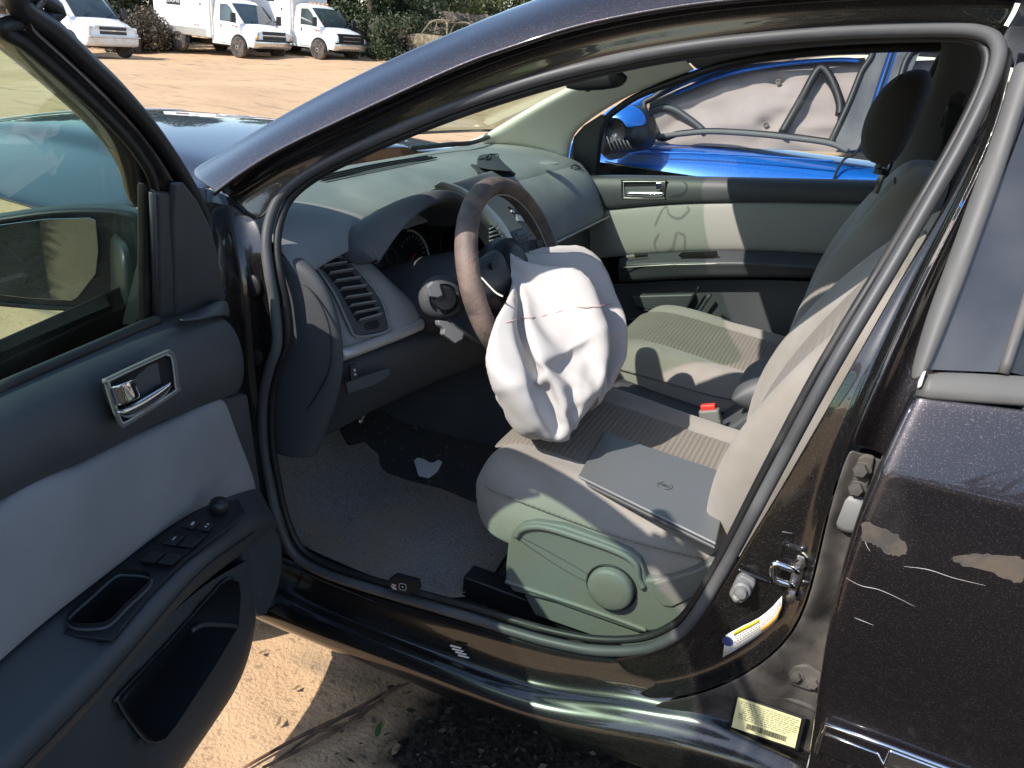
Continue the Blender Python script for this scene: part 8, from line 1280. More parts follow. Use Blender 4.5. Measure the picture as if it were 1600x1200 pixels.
# bright inner edge of the door frame
rows = [[bp(x, y, -.03), bp(x, y+4, -.028), bp(x, y+8, -.03)] for x, y in ((1050, 144), (1080, 130), (1120, 115), (1160, 105), (1210, 96), (1270, 90), (1320, 88), (1345, 90))]
patch('frame_edge', rows, 'blue', bc, .01, 2)
# door pillar filler, door gap, rear window
plate('pillar_filler', bpl(((1362, 79), (1391, 74), (1372, 130), (1346, 215), (1352, 232), (1330, 236), (1300, 222), (1326, 165)), .006), .02, 'applique', bc, bev=.003)
plate('rear_pillar', bpl(((1380, 72), (1412, 72), (1390, 150), (1362, 230), (1330, 238), (1352, 160)), -.012), .02, 'blue', bc)
tube('door_gap', bpl(((1398, 74), (1376, 140), (1350, 215), (1336, 240), (1318, 250), (1303, 280), (1298, 320)), .012), .005, 'black_hole', bc, n=30)
plate('rear_frame', bpl(((1404, 74), (1440, 74), (1400, 165), (1375, 228), (1352, 226), (1380, 150)), .004), .02, 'applique', bc)
tube('window_surround', bpl(((1424, 82), (1476, 80), (1520, 82), (1560, 150), (1500, 235), (1380, 232), (1400, 150)), .010), .013, 'rubber_black', bc, True, 8, 60)
tube('waist_seal', bpl(((1025, 214), (1060, 210), (1107, 206), (1172, 209), (1240, 216), (1296, 224), (1325, 236)), .012), .011, 'grey_trim', bc, n=50)
tube('body_crease', bpl(((1020, 238), (1100, 240), (1200, 245), (1302, 252)), .034), .004, 'blue', bc, n=30)
tube('shut_line', bpl(((945, 252), (1000, 262), (1060, 268)), .03), .003, 'blue_dark', bc, n=20)
# curtain airbag: creased sheet hanging inside the glass
from mathutils import noise as mno
def curtain(name, xs0, yt, ybm, seedv, o0=-.10):
    V = []; n1, n2 = 56, 26
    for i in range(n1):
        s = i/(n1-1); x = lerp(xs0[0], xs0[1], s); y0_ = float(np.interp(x, [p[0] for p in yt], [p[1] for p in yt])); y1_ = float(np.interp(x, [p[0] for p in ybm], [p[1] for p in ybm]))
        for j in range(n2):
            t = j/(n2-1); y = lerp(y0_, y1_, t)
            q1 = s*6.5+t*2.2+seedv; d = .035*abs(math.sin(q1))**.7*(.3+.7*t)*math.sin(t*2.9)+.016*(1-abs(2*mno.noise(Vector((x*.006+y*.016, y*.020-x*.006, seedv)))))+.004*mno.noise(Vector((x*.03, y*.04, seedv+3)))
            for (qx, qy) in ((1216, 128), (1197, 195)): d -= .025*math.exp(-(((x-qx)/12)**2+((y-qy)/9)**2))
            V.append(bp(x, y, o0+d))
    return meshobj(name, V, rows_faces(n1, n2), 'curtain', bc, True)
curtain('curtain_airbag', (1015, 1352), ((1015, 150), (1060, 128), (1140, 104), (1200, 97), (1352, 90)), ((1015, 222), (1060, 226), (1352, 240)), 1.0)
curtain('curtain_airbag', (1395, 1560), ((1395, 96), (1560, 90)), ((1395, 215), (1560, 232)), 4.0)
for x, y in ((1216, 128), (1197, 195)): lathe('tether_button', [(.012, .0), (.009, .004), (.005, .001), (.001, .0)], 'fabric_rib', bc, bp(x, y, -.085), (0, 1, 0), 14)
# weatherstrip pulled out of its channel, steering wheel rim, mirror
tube('hanging_seal', bpl(((1222, 208), (1238, 180), (1255, 150), (1270, 122), (1279, 109), (1287, 108), (1298, 122), (1308, 145), (1313, 165), (1312, 180)), -.035), .018, 'rubber_black', bc, n=50, seg=10)
tube('steering_wheel', bpl(((1015, 174), (1035, 168), (1055, 172), (1075, 185), (1092, 198), (1100, 206)), -.06), .016, 'trim_dark', bc, n=30)
def bm_(px, py, e=0.): return uy(px, py, -1.58+e)
MC = [(946, 178), (958, 168), (975, 163), (994, 166), (1008, 176), (1013, 190), (1016, 210), (1012, 226), (1000, 236), (972, 240), (958, 250), (944, 246), (938, 225), (940, 198)]
mfr = cr([bm_(x, y) for x, y in MC], 40, True); cm = sum(mfr, Vector())/40
V = []
for k_, d_ in ((.4, .075), (.8, .055), (1, 0), (.96, -.06), (.7, -.12), (.3, -.14)): V += [cm+(p-cm)*k_+Vector((.3, 1, 0)).normalized()*d_ for p in mfr]
V += [cm+Vector((.3, 1, 0)).normalized()*.08, cm-Vector((.3, 1, 0)).normalized()*.145]
Fm = rows_faces(6, 40, True)+[(j, (j+1) % 40, 240) for j in range(40)]+[(200+j, 200+(j+1) % 40, 241) for j in range(40)]
bmm = meshobj('door_mirror', V, Fm, 'blue_dark', bc, True)
cap_ = []
for k_, d_ in ((1.02, .006), (.86, .058), (.5, .085)):
    cap_.append([cm+(p-cm)*k_+Vector((.3, 1, 0)).normalized()*d_ for p in [bm_(x, y) for x, y in ((940, 200), (943, 184), (956, 168), (975, 163), (994, 166), (1009, 178), (1013, 196))]])
patch('mirror_cap', cap_, 'blue', bmm, .004, 2)
for i in range(6):  # bars imitate the dash vent's reflection in the passenger glass
    tube('vent_reflection', [bm_(948+i*6.2, 213+i*1.2, .075), bm_(958+i*6.0, 240-i*1.0, .070)], .004, 'rubber', bmm, seg=6)
for x in (1.75, -.95):
    wh = lathe('wheel', [(.20, -.10), (.305, -.095), (.325, -.05), (.325, .05), (.305, .095), (.20, .10)], 'tyre', bc, (x, -1.82-.05*(x > 1), .31), (0, 1, 0), 30)
    lathe('rim', [(.02, .09), (.06, .095), (.17, .075), (.20, .09), (.205, -.08)], 'hub', wh, (x, -1.82-.05*(x > 1), .31), (0, 1, 0), 26)
patch('bonnet', [[Vector((x, -2.5+t*(.78-.06*(x-1)), .78-.16*(x-1.0)+.03*(1-t*t))) for t in (1, .6, 0, -.6, -1)] for x in (1.1, 1.6, 2.2, 2.8)], 'blue', bc, .02)
patch('windscreen', [[Vector((x, -2.5+t*(.74-.08*k), z+.04*(1-t*t))) for t in (1, .5, 0, -.5, -1)] for x, z, k in ((1.25, .99, 0), (.9, 1.2, .5), (.55, 1.37, 1))], 'glass_dark', bc)
# ------------------------------------------------------------------ white trucks on the far side of the lot
def gpt(px, py, k=1.0):
    p = uz(px, py, 0); q = CAM+(p-CAM)*k; return Vector((q.x, q.y, GH(q.x, q.y)))
def ght(px, py):
    """where a sight line meets the uneven lot"""
    d = ray(px, py); t = 4.0
    while t < 120:
        q = CAM+d*t
        if q.z < GH(q.x, q.y): break
        t += .05
    return q
def far(px, dist):
    d = ray(px, 20); d = Vector((d.x, d.y, 0)).normalized(); q = CAM+d*dist; return Vector((q.x, q.y, GH(q.x, q.y)))
def van_front(root, kind):
    """cab of a full-size van; local +X forward, +Y its left; front wheels at x=0"""
    def half(x, zb, zt, w, wt, r=.10):
        pts = [(-w*.98, zb), (-w, zb+.12), (-w, lerp(zb, zt, .55)), (-lerp(w, wt, .6), zt-r), (-wt+r*.8, zt-.015), (-wt*.5, zt+.01), (0, zt+.02)]
        pts = [Vector((x, y, z)) for y, z in pts]; return pts+[Vector((x, -p.y, p.z)) for p in pts[-2::-1]]
    st = [(.86, .50, .92, .86, .80), (.84, .46, .99, .92, .84), (.78, .44, 1.04, .97, .86), (.55, .44, 1.13, 1.0, .88), (.25, .44, 1.20, 1.0, .88), (.10, .44, 1.25, 1.0, .90), (-.06, .44, 1.36, 1.0, .88), (-.35, .44, 1.66, 1.0, .85), (-.64, .44, 1.94, 1.0, .80), (-.80, .44, 2.03, 1.0, .80), (-1.0, .44, 2.06, 1.0, .80)]
    if kind == 'van': st += [(-1.8, .44, 2.08, 1.0, .82), (-3.6, .44, 2.08, 1.0, .82), (-4.3, .46, 2.06, .99, .82), (-4.38, .6, 1.95, .95, .78)]
    else: st += [(-1.45, .44, 2.06, 1.0, .80)]
    sec = [half(*a) for a in st]; n_ = len(sec[0])
    V = [p for s_ in sec for p in s_]; F = rows_faces(len(sec), n_)+[tuple(range(n_))[::-1], tuple((len(sec)-1)*n_+j for j in range(n_))]
    b = meshobj('cab_body' if kind != 'van' else 'body', V, F, 'white_paint', root, True, auto=38)
    # windscreen + side windows + mirrors
    w0 = [(.085, .80, 1.275), (-.66, .70, 1.955)]
    plate('windscreen', [Vector((w0[0][0]+.03, -.80, 1.26)), Vector((w0[0][0]+.05, 0, 1.275)), Vector((w0[0][0]+.03, .80, 1.26)), Vector((-.60, .70, 1.925)), Vector((-.58, 0, 1.94)), Vector((-.60, -.70, 1.925))], .02, 'truck_glass', root, (.67, 0, .74))
    for sg in (-1, 1):
        plate('side_window', [Vector((x, sg*y, z)) for x, y, z in ((-.18, 1.006, 1.30), (-.95, 1.006, 1.30), (-.95, .93, 1.86), (-.62, .93, 1.86), (-.30, .985, 1.55))], .03, 'truck_glass', root, (0, sg, .15))
        tube('window_rubber', [Vector((x, sg*y, z)) for x, y, z in ((-.18, 1.008, 1.29), (-.96, 1.008, 1.29), (-.96, .935, 1.87), (-.61, .935, 1.87), (-.29, .99, 1.55))], .012, 'rubber_black', root, True, 6)
        m_ = box('wing_mirror', (-.05, sg*1.20, 1.42), (.10, .22, .34), 'grille_black' if kind != 'van' else 'grille_black', root, bev=.03)
        tube('mirror_arm', [Vector((-.12, sg*.98, 1.36)), Vector((-.06, sg*1.12, 1.40))], .02, 'grille_black', m_)
        tube('door_gap', [Vector((x, sg*1.003, z)) for x, z in ((-.10, 1.28), (-.16, .9), (-.42, .50), (-1.0, .50), (-1.03, 1.2), (-.99, 1.9))], .007, 'grille_black', root, seg=5)
        box('door_handle', (-.92, sg*1.01, 1.10), (.035, .03, .14), 'grille_black', root, bev=.008)
        # wheels and arches
        for x in ((0,), (0, -3.3))[kind == 'van']:
            wheel(root, x, sg)
        lathe('headlamp', [(.001, .03), (.08, .02), (.095, -.03)], 'lamp_glass', root, (.80, sg*.74, .90), (1, sg*.25, .1), 16) if kind == 'stripped' else box('headlamp', (.795, sg*.78, .93), (.10, .30, .17), 'lamp_glass', root, (Vector((.96, sg*-.28, 0)), Vector((sg*.28, .96, 0)), Vector((0, 0, 1))), .02)
        if kind != 'stripped':
            box('indicator', (.80, sg*.80, .785), (.10, .32, .09), 'amber' if kind == 'new' else 'lamp_glass', root, (Vector((.96, sg*-.28, 0)), Vector((sg*.28, .96, 0)), Vector((0, 0, 1))), .015)
    if kind == 'stripped':
        g = box('grille_opening', (.80, 0, .88), (.14, 1.62, .36), 'black_hole', root, bev=.02)
        for i in range(7): box('radiator_bar', (.872, -.45+.15*i, .88), (.012, .02, .30), 'grille_black', root, bev=.002)
        for z in (.80, .95): box('radiator_bar', (.876, 0, z), (.012, 1.1, .02), 'steel', root, bev=.002)
    elif kind == 'new':
        box('grille', (.835, 0, .965), (.06, 1.24, .13), 'grille_black', root, bev=.01)
        box('grille', (.845, 0, .80), (.06, 1.24, .13), 'grille_black', root, bev=.01)
        gb = box('grille_bar', (.862, 0, .885), (.04, 1.26, .05), 'bumper_chrome', root, bev=.01)
        plate('grille_badge', [Vector((.886, y, z)) for y, z in ((-.11, .87), (-.04, .87), (-.04, .855), (.04, .855), (.04, .87), (.11, .87), (.11, .90), (.04, .90), (.04, .915), (-.04, .915), (-.04, .90), (-.11, .90))], .01, 'sign_gold' if 'sign_gold' in M else 'bumper_chrome', gb, (1, 0, 0))
    else:
        for z in (.965, .83):
            g = box('grille', (.84, 0, z), (.06, 1.02, .10), 'grille_black', root, bev=.01)
            for k in (-1, 0, 1): box('grille_slat', (.873, 0, z+.028*k), (.01, 1.0, .010), 'rubber', g, bev=.002)
        box('grille_frame', (.82, 0, .90), (.06, 1.3, .30), 'white_grime', root, bev=.02)
        gb = box('grille_bar', (.862, 0, .898), (.03, 1.06, .035), 'white_grime', root, bev=.008)
        plate('grille_badge', [Vector((.879, y, z)) for y, z in ((-.10, .885), (-.03, .885), (-.03, .875), (.03, .875), (.03, .885), (.10, .885), (.10, .91), (.03, .91), (.03, .92), (-.03, .92), (-.03, .91), (-.10, .91))], .01, 'bumper_chrome', gb, (1, 0, 0))
        for sg in (-1, 1): box('lamp_unit', (.83, sg*.60, .92), (.05, .16, .24), 'amber', root, bev=.01).data.materials[0] = M['lamp_glass']
    bpr = []
    for y in (-1.0, -.97, -.6, 0, .6, .97, 1.0):
        x = .93-.10*(abs(y) > .99)-.05*(abs(y)/1.0)**3
        bpr.append([Vector((x-.16, y, .70)), Vector((x-.01, y, .70)), Vector((x, y, .67)), Vector((x, y, .54)), Vector((x-.02, y, .50)), Vector((x-.05, y, .42)), Vector((x-.2, y, .40))])
    bm_o = patch('front_bumper', bpr, 'bumper_chrome' if kind != 'van' else 'white_grime', root, .01, 1)
    box('bumper_top', (.86, 0, .712), (.20, 1.94, .035), 'grille_black' if kind != 'van' else 'white_grime', bm_o, bev=.01)
    tube('wiper', [Vector((.12, -.5, 1.29)), Vector((-.02, -.1, 1.40))], .012, 'grille_black', root, seg=6); tube('wiper', [Vector((.12, .35, 1.29)), Vector((-.02, .7, 1.40))], .012, 'grille_black', root, seg=6)
    box('chassis', (-2.2, 0, .42), (4.6, .9, .16), 'grille_black', root, bev=.02)
    return b
def wheel(root, x, sg, dual=False):
    w_ = lathe('wheel', [(.22, -.12), (.35, -.115), (.385, -.07), (.385, .07), (.35, .115), (.22, .12)], 'tyre', root, (x, sg*.86, .385), (0, sg, 0), 30)
    lathe('wheel_rim', [(.02, .125), (.07, .125), (.085, .09), (.17, .06 if not dual else -.02), (.21, .115), (.225, .115), (.225, -.1)], 'hub', w_, (x, sg*.86, .385), (0, sg, 0), 26)
    lathe('hub_hole', [(.05, .132), (.05, .1)], 'grille_black', w_, (x, sg*.86, .385), (0, sg, 0), 14)
    tube('wheel_arch', [Vector((x+.47*math.cos(a), sg*1.004, .40+.47*math.sin(a))) for a in np.linspace(-.05, math.pi+.05, 16)], .022, 'white_paint' if not dual else 'grille_black', root, seg=6)
    plate('arch_liner', [Vector((x+.45*math.cos(a), sg*1.005, .40+.45*math.sin(a))) for a in np.linspace(-.1, math.pi+.1, 16)], .03, 'black_hole', root, (0, sg, 0))
    w_.location.y = sg*.155
    for ch in list(root.children):
        if ch.parent == w_: pass
def box_body(root, sign):
    Wd, x0_, x1_, z0, z1 = 1.12, -1.40, -4.55, .62, 2.95
    b = box('cargo_box', ((x0_+x1_)/2, 0, (z0+z1)/2), (x0_-x1_, 2*Wd, z1-z0), 'white_paint', root, bev=.05)
    for sg in (-1, 1):
        box('skirt_panel', ((x0_+x1_)/2-.1, sg*(Wd+.004), .79), (x0_-x1_-.25, .012, .28), 'silver_trim', root, bev=.004)
        for x in (-1.9, -2.75): box('panel_seam', (x, sg*(Wd+.003), 1.8), (.012, .008, 2.1), 'white_grime', root, bev=.002)
        wheel(root, -3.2, sg, True)
        box('side_vent', (-2.45, sg*(Wd+.006), 2.18), (.42, .02, .30), 'truck_glass', root, bev=.01)
        box('door_latch', (-1.86, sg*(Wd+.01), 1.78), (.07, .02, .08), 'grille_black', root, bev=.008)
    box('box_collar', (-1.38, 0, 1.7), (.10, 2.1, 2.0), 'white_grime', root, bev=.03)
    if sign:
        for sg in (-1,):
            s_ = box('name_sign', (-3.35, sg*(Wd+.008), 2.06), (.78, .02, .74), 'sign_black', root, bev=.004)
            text('sign_lettering', 'LOOMIS', .205, 'sign_white', s_, (-3.35, sg*(Wd+.020), 1.83), (1, 0, 0), (0, 0, 1))
            c = Vector((-3.33, sg*(Wd+.020), 2.16))
            plate('sign_emblem', [c+Vector((x, 0, z)) for x, z in ((-.12, -.10), (.12, -.10), (.12, .0), (.05, .02), (.05, .12), (-.06, .12), (-.06, .03), (-.12, .0))], .006, 'sign_red', s_, (0, -1, 0))
            lathe('sign_emblem', [(.06, .006), (.06, 0)], 'sign_red', s_, c+Vector((.0, 0, .17)), (0, -1, 0), 14)
    return b
def lettering(root, x, y, z):
    for i, (dx, dz, m_) in enumerate(((0, 0, 'sign_red'), (.16, -.02, 'sign_red'))): box('door_decal', (x+dx, y, z+dz), (.12, .006, .035), m_, root, bev=0)
def place(root, px, py, k, yaw):
    p = gpt(px, py, k); root.matrix_world = Matrix.Translation(p+Vector((0, 0, -.01))) @ Matrix.Rotation(yaw, 4, 'Z')
def local_empty(name, label, cat, group):
    return thing(name, label, cat, (0, 0, 0), group)
# the wheel that was read off the photo is the near (right-hand) front wheel at local (0,-1.0)
def put(root, px, py, k, yawdeg):
    p = ght(px, py); Rm = Matrix.Rotation(R(yawdeg), 4, 'Z'); root.matrix_world = Matrix.Translation(p-(Rm @ Vector((0, -1.0, 0)))+Vector((0, 0, -.02))) @ Rm
G_ = 'white trucks parked across the sand lot'
t1 = local_empty('box_truck', 'white armoured box truck with black lettered sign and amber front indicators', 'truck', G_)
van_front(t1, 'new'); box_body(t1, True); lettering(t1, -.28, -1.006, 1.14); lettering(t1, -2.2, -1.132, 1.05)
put(t1, 375, 90, 1.12, 180-4)
t2 = local_empty('box_truck', 'white box truck with its grille missing, roof marker lamps, parked by the trees', 'truck', G_)
van_front(t2, 'stripped'); box_body(t2, False); lettering(t2, -.2, -1.006, 1.12)
for y in (-.5, -.25, 0, .25, .5): box('marker_lamp', (-.85, y, 2.10), (.08, .07, .05), 'amber', t2, bev=.01)
box('marker_lamp', (-2.3, -1.13, 2.5), (.08, .03, .06), 'sign_red', t2, bev=.01)
put(t2, 499, 93, 1.12, 180-4)
t3 = local_empty('van', 'older white passenger van with a cream bumper, leftmost vehicle behind the open door', 'van', G_)
van_front(t3, 'van'); text('door_number', '2', .16, 'grille_black', t3, (-.32, -1.008, 1.19), (1, 0, 0), (0, 0, 1))
put(t3, 113, 88, 1.06, 180-3)
# burnt-out pickup by the fence
wr = local_empty('wrecked_pickup', 'rusty burnt-out pickup under the bushes left of the wooden fence', 'pickup', None)
sec = []
for x, zb, zt, w_ in ((.9, .5, 1.0, .85), (.8, .45, 1.08, .9), (.1, .45, 1.12, .92), (-.02, .45, 1.15, .92)):
    sec.append([Vector((x, -w_, zb)), Vector((x, -w_, zt-.08)), Vector((x, -w_+.08, zt)), Vector((x, 0, zt+.02)), Vector((x, w_-.08, zt)), Vector((x, w_, zt-.08)), Vector((x, w_, zb))])
patch('front_end', sec, 'rust', wr, .02, 1)
patch('cab_side', [[Vector((x, sg, z)) for z in (.45, .8, 1.1)] for x in (0, -.6, -1.5) for sg in (-.92,)], 'rust', wr, .03, 0)
patch('cab_side', [[Vector((x, .92, z)) for z in (.45, .8, 1.1)] for x in (0, -.6, -1.5)], 'rust', wr, .03, 0)
for sg in (-1, 1): tube('cab_pillar', [Vector((0, sg*.88, 1.1)), Vector((-.5, sg*.75, 1.62)), Vector((-1.3, sg*.75, 1.65)), Vector((-1.5, sg*.88, 1.1))], .04, 'rust', wr, n=20, seg=6); tube('cab_pillar', [Vector((-.8, sg*.76, 1.64)), Vector((-.8, sg*.9, 1.1))], .03, 'rust', wr, seg=6)
patch('cab_roof', [[Vector((x, y, z)) for y in (-.75, 0, .75)] for x, z in ((-.5, 1.62), (-1.3, 1.66))], 'rust', wr, .03, 0)
patch('load_bed', [[Vector((x, -.9, .6)), Vector((x, -.9, 1.08)), Vector((x, .9, 1.08)), Vector((x, .9, .6))] for x in (-1.6, -3.2)], 'rust', wr, .03, 0)
for x in (.4, -2.4):
    for sg in (-1, 1): lathe('wheel', [(.1, -.1), (.33, -.1), (.33, .1), (.1, .1)], 'tyre', wr, (x, sg*.82, .33), (0, 1, 0), 18)
box('grille', (.91, 0, .85), (.05, 1.4, .25), 'grille_black', wr)
wr.matrix_world = Matrix.Translation(far(682, 38)) @ Matrix.Rotation(R(-14), 4, 'Z')
# wooden fence
fe = thing('wooden_fence', 'weathered wooden plank fence beyond the burnt pickup', 'fence', (0, 0, 0))
F0 = far(668, 47); F1 = far(900, 47)
nP = 34
dF = (F1-F0); 
for i in range(nP):
    c = lerp(F0, F1, i/(nP-1)); wdt = dF.length/(nP-1)
    a_ = dF.normalized()
    hgt = 2.15+.10*random.random()
    box('plank', (c.x, c.y, c.z+hgt/2), (wdt*.93, .03, hgt), 'wood', fe, (a_, Vector((-a_.y, a_.x, 0)), Vector((0, 0, 1))), .004, 1)
for z in (.6, 1.6): box('rail', ((F0+F1)/2+Vector((0, 0, z))+Vector((-a_.y, a_.x, 0))*-.05), (dF.length, .04, .09), 'wood', fe, (a_, Vector((-a_.y, a_.x, 0)), Vector((0, 0, 1))), .004, 1)

# ------------------------------------------------------------------ trees and undergrowth behind the lot
def leafcloud(n, lobes, size, seed):
    g = np.random.default_rng(seed); P = []
    lobes = np.array(lobes, float); wgt = lobes[:, 3]**2; wgt /= wgt.sum()
    idx = g.choice(len(lobes), n, p=wgt); v = g.normal(size=(n, 3)); v /= np.linalg.norm(v, axis=1)[:, None]
    r = g.random(n)**.45; P = lobes[idx, :3]+v*(lobes[idx, 3]*r)[:, None]*np.array([1, 1, .8])
    # clumps: pull leaves towards random twig centres
    tw = P[g.integers(0, n, n//14)]; near = g.integers(0, len(tw), n); P = np.where(g.random((n, 1)) < .55, tw[near]+g.normal(scale=size*1.6, size=(n, 3)), P)
    P[:, 2] = np.maximum(P[:, 2], .03)
    a = g.normal(size=(n, 3)); a /= np.linalg.norm(a, axis=1)[:, None]; b = g.normal(size=(n, 3)); b -= a*(a*b).sum(1)[:, None]; b /= np.linalg.norm(b, axis=1)[:, None]
    s = size*(.6+.9*g.random(n))[:, None]
    V = np.stack([P-a*s, P+b*s*.45, P+a*s, P-b*s*.45], 1).reshape(-1, 3)
    return V
def leafmesh(name, V):
    n = len(V)//4; me = bpy.data.meshes.new(name); me.vertices.add(len(V)); me.vertices.foreach_set('co', V.astype(np.float32).ravel())
    me.loops.add(len(V)); me.loops.foreach_set('vertex_index', np.arange(len(V), dtype=np.int32)); me.polygons.add(n)
    me.polygons.foreach_set('loop_start', np.arange(0, len(V), 4, dtype=np.int32)); me.polygons.foreach_set('loop_total', np.full(n, 4, np.int32)); me.update(); me.validate(); return me
def limbs(root, h, spread, seed):
    g = random.Random(seed); k = []
    tr = tube('trunk', [Vector((0, 0, -.1)), Vector((.1*g.uniform(-1, 1), .1*g.uniform(-1, 1), h*.3)), Vector((.3*g.uniform(-1, 1), .3*g.uniform(-1, 1), h*.75))], [.19, .14, .06], 'bark', root, n=14, seg=8)
    for i in range(5):
        z = h*g.uniform(.18, .55); a = g.uniform(0, 6.28); r = spread*g.uniform(.5, .9)
        tube('limb', [Vector((0, 0, z)), Vector((r*.5*math.cos(a), r*.5*math.sin(a), z+h*.12)), Vector((r*math.cos(a), r*math.sin(a), z+h*.22))], [.07, .05, .02], 'bark', tr, n=8, seg=6)
def tree(name, label, cat, group, h, spread, seed, mt, n=7000, low=.15, size=.11):
    t = thing(name, label, cat, (0, 0, 0), group); g = random.Random(seed)
    limbs(t, h, spread, seed); lob = []
    for i in range(11):
        a = g.uniform(0, 6.28); r = spread*g.uniform(0, .75); z = h*g.uniform(low, .9); lob.append((r*math.cos(a), r*math.sin(a), z, spread*g.uniform(.3, .5)))
    link('crown', leafmesh('crown', leafcloud(n, lob, size, seed)), mt, t); return t
def copy_tree(o, parent=None):
    c = o.copy(); C.objects.link(c)
    if parent is not None: c.parent = parent; c.matrix_parent_inverse = o.matrix_parent_inverse.copy()
    for ch in o.children: copy_tree(ch, c)
    return c
GT = 'dark trees along the back of the lot'
p1 = tree('broadleaf_tree', '', 'tree', GT, 7.5, 2.9, 11, 'leaf_dark', 11000, .06)
p2 = tree('broadleaf_tree', '', 'tree', GT, 8.5, 3.1, 23, 'leaf_dark', 11000, .05)
p3 = tree('broadleaf_tree', '', 'tree', GT, 6.5, 2.6, 31, 'leaf_olive', 9000, .06)
b1 = tree('bush', '', 'bush', 'undergrowth bushes below the trees', 1.9, 1.5, 41, 'leaf_dark', 4500, .02, .07)
b2 = tree('bush', '', 'bush', 'undergrowth bushes below the trees', 1.5, 1.4, 43, 'leaf_dry', 4500, .02, .06)
SPOTS = [(p1, -40, 44, 'dark tree at the far left behind the white van'), (p2, 60, 42, 'tall dark tree directly behind the white van bonnet'), (p1, 185, 40, 'dark tree in the gap between the van and the signed box truck'), (p2, 290, 43, 'dark tree behind the signed box truck'), (p3, 400, 45, 'olive green tree behind the two box trucks'),
         (p2, 500, 43, 'dark tree rising behind the box truck with no grille'), (p1, 580, 41, 'dark dense tree just right of the box truck with no grille'), (p2, 632, 43, 'dark broad tree above the burnt pickup'), (p1, 545, 50, 'dark tree in the second row beyond the box trucks'), (p3, 740, 58, 'sunlit olive tree standing behind the wooden fence'), (p3, 810, 60, 'sunlit olive tree at the right end of the wooden fence'), (p1, 240, 50, 'dark tree in the second row beyond the signed truck'), (p3, 690, 62, 'pale olive tree furthest back above the fence'), (p2, 890, 55, 'dark tree hidden mostly behind the roof of the black car'),
         (p3, 775, 66, 'olive tree in the back row above the fence'), (p1, 120, 50, 'dark tree in the second row behind the white van'), (p2, 660, 52, 'dark tree between the burnt pickup and the fence')]
used = set()
for src, px, dist, lab in SPOTS:
    o = src if src.name not in used else copy_tree(src); used.add(src.name)
    o.location = far(px, dist); o.rotation_euler = (0, 0, random.uniform(0, 6.28)); o['label'] = lab
for x, y, src, sc in ((-.6, 9.5, p1, .62), (-4.5, 10.5, p2, .55), (-9.0, 11, p1, .6), (3.6, 13.5, p2, .5)):  # unseen trees added behind the camera to darken reflections
    o = copy_tree(src); o.location = (x, y, GH(x, y)); o.rotation_euler = (0, 0, x); o.scale = (1.0, 1.0, sc); o['group'] = 'unseen trees added for reflections'; o['label'] = 'low dark tree out of view, added to darken reflections in the black paint and door mirror'
used = set()
for src, px, dist, lab in ((b2, 207, 37, 'dry brown bush right of the white van bumper'), (b1, 172, 39, 'dark bush behind the white van bumper'), (b1, 597, 38, 'dark low bush right of the truck with no grille'), (b2, 622, 39, 'dry bush at the edge of the sand beside the burnt pickup'), (b1, 655, 40, 'dark bush behind the burnt pickup cab'), (b1, 575, 40, 'dark bush behind the truck with no grille'), (b1, 716, 41, 'dark bush in front of the wooden fence'), (b2, 228, 38, 'dry bush behind the rear wheel of the signed truck')):
    o = src if src.name not in used else copy_tree(src); used.add(src.name)
    o.location = far(px, dist); o.rotation_euler = (0, 0, random.uniform(0, 6.28)); o['label'] = lab
# ------------------------------------------------------------------ litter on the ground by the sill
def gp(px, py, dz=.0):
    p = uz(px, py, 0.0)
    for _ in range(4): p = uz(px, py, GH(p.x, p.y)+dz)
    return p
for i, (pts, lab) in enumerate(((((430, 1190), (500, 1140), (570, 1100), (625, 1070)), 'long reddish stick nearest the sill'), (((380, 1200), (470, 1150), (540, 1118), (600, 1096)), 'long thin twig lying across the sunlit sand'), (((410, 1200), (490, 1160), (555, 1125), (585, 1100)), 'middle reddish twig of the bundle on the sand'), (((545, 1125), (580, 1105), (610, 1082), (640, 1066)), 'short dark twig reaching under the sill'), (((500, 1142), (540, 1132), (570, 1122)), 'short split twig on the sunlit sand'))):
    s_ = tube('twig', [gp(x, y, .012) for x, y in pts], [.003, .0045, .003], 'stick', None, n=24, seg=6); tag(s_, lab, 'stick', 'twigs on the sand beside the car')
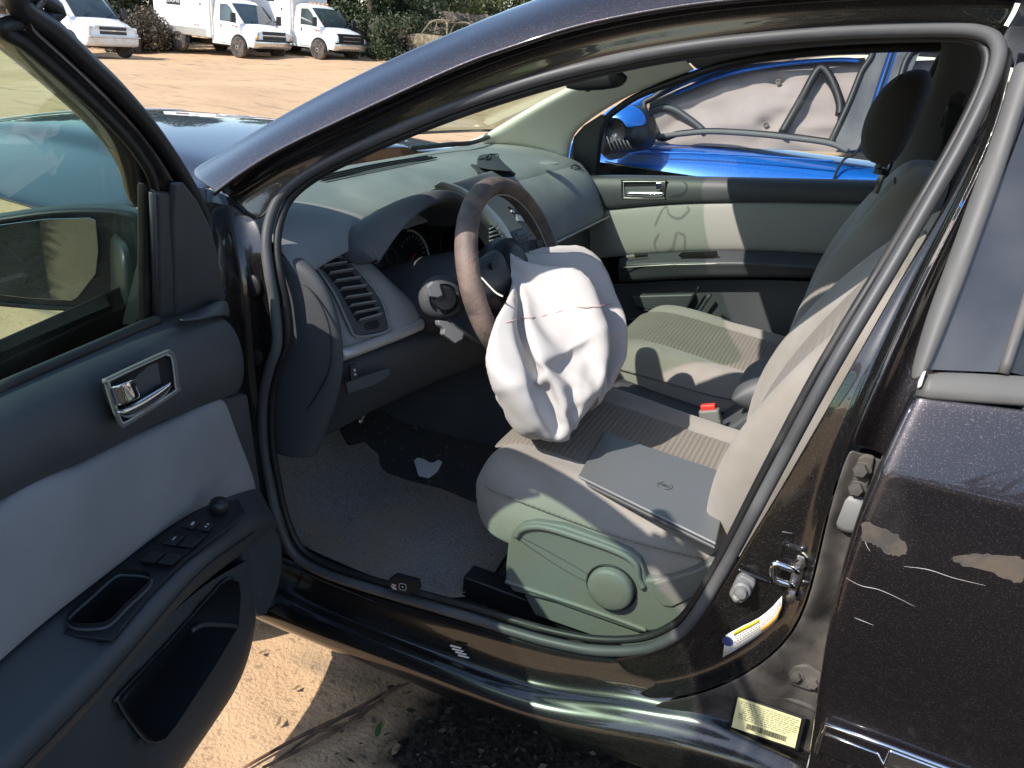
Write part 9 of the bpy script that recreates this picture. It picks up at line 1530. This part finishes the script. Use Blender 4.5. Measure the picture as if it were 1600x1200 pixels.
gl_ = plate('leaf', [gp(x, y, .012) for x, y in ((585, 1146), (589, 1132), (597, 1126), (597, 1136), (593, 1148), (588, 1152))], .001, 'green_leaf', None, (0, 0, 1)); tag(gl_, 'small green leaf lying at the edge of the dark mould', 'leaf')
for i, (pts, lab) in enumerate(((((612, 1168), (620, 1160), (626, 1164), (620, 1176), (612, 1180)), 'pale curled dry leaf on the dark mould'), (((600, 1170), (612, 1158), (622, 1156), (614, 1166), (604, 1174)), 'brown dry leaf beside the pale curled leaf'), (((430, 1135), (436, 1120), (440, 1119), (438, 1130)), 'small brown leaf standing on the sand near the door'), (((455, 1078), (465, 1070), (470, 1071), (462, 1077)), 'dark leaf scrap on the sunlit sand'), (((403, 1020), (410, 1016), (414, 1017), (406, 1022)), 'dark leaf scrap beside the door edge'))):
    l_ = plate('leaf', [gp(x, y, .010+.006*(j % 2)) for j, (x, y) in enumerate(pts)], .001, 'dry_leaf', None, (0, 0, 1)); tag(l_, lab, 'leaf', 'leaves on the ground by the sill')
# grain of leaf mould: one mass of small fragments
g_ = np.random.default_rng(5); n_ = 5200
xy = np.stack([g_.uniform(-.6, .78, n_), g_.uniform(.35, 1.6, n_)], 1); keep = g_.random(n_) < np.clip((.80-xy[:, 0])/.35, 0.03, 1); xy = xy[keep]
P = np.array([(x, y, GH(x, y)+.004+.010*random.random()) for x, y in xy]); n_ = len(P)
a = g_.normal(size=(n_, 3)); a[:, 2] *= .3; a /= np.linalg.norm(a, axis=1)[:, None]; b = g_.normal(size=(n_, 3)); b[:, 2] *= .4; b -= a*(a*b).sum(1)[:, None]; b /= np.linalg.norm(b, axis=1)[:, None]
s = (.004+.010*g_.random(n_)**2)[:, None]
lt_ = link('leaf_litter', leafmesh('leaf_litter', np.stack([P-a*s, P+b*s*.5, P+a*s, P-b*s*.5], 1).reshape(-1, 3)), 'mould'); lt_['kind'] = 'stuff'; lt_['label'] = 'dark leaf mould and crumbs beside the sill'; lt_['category'] = 'leaf litter'
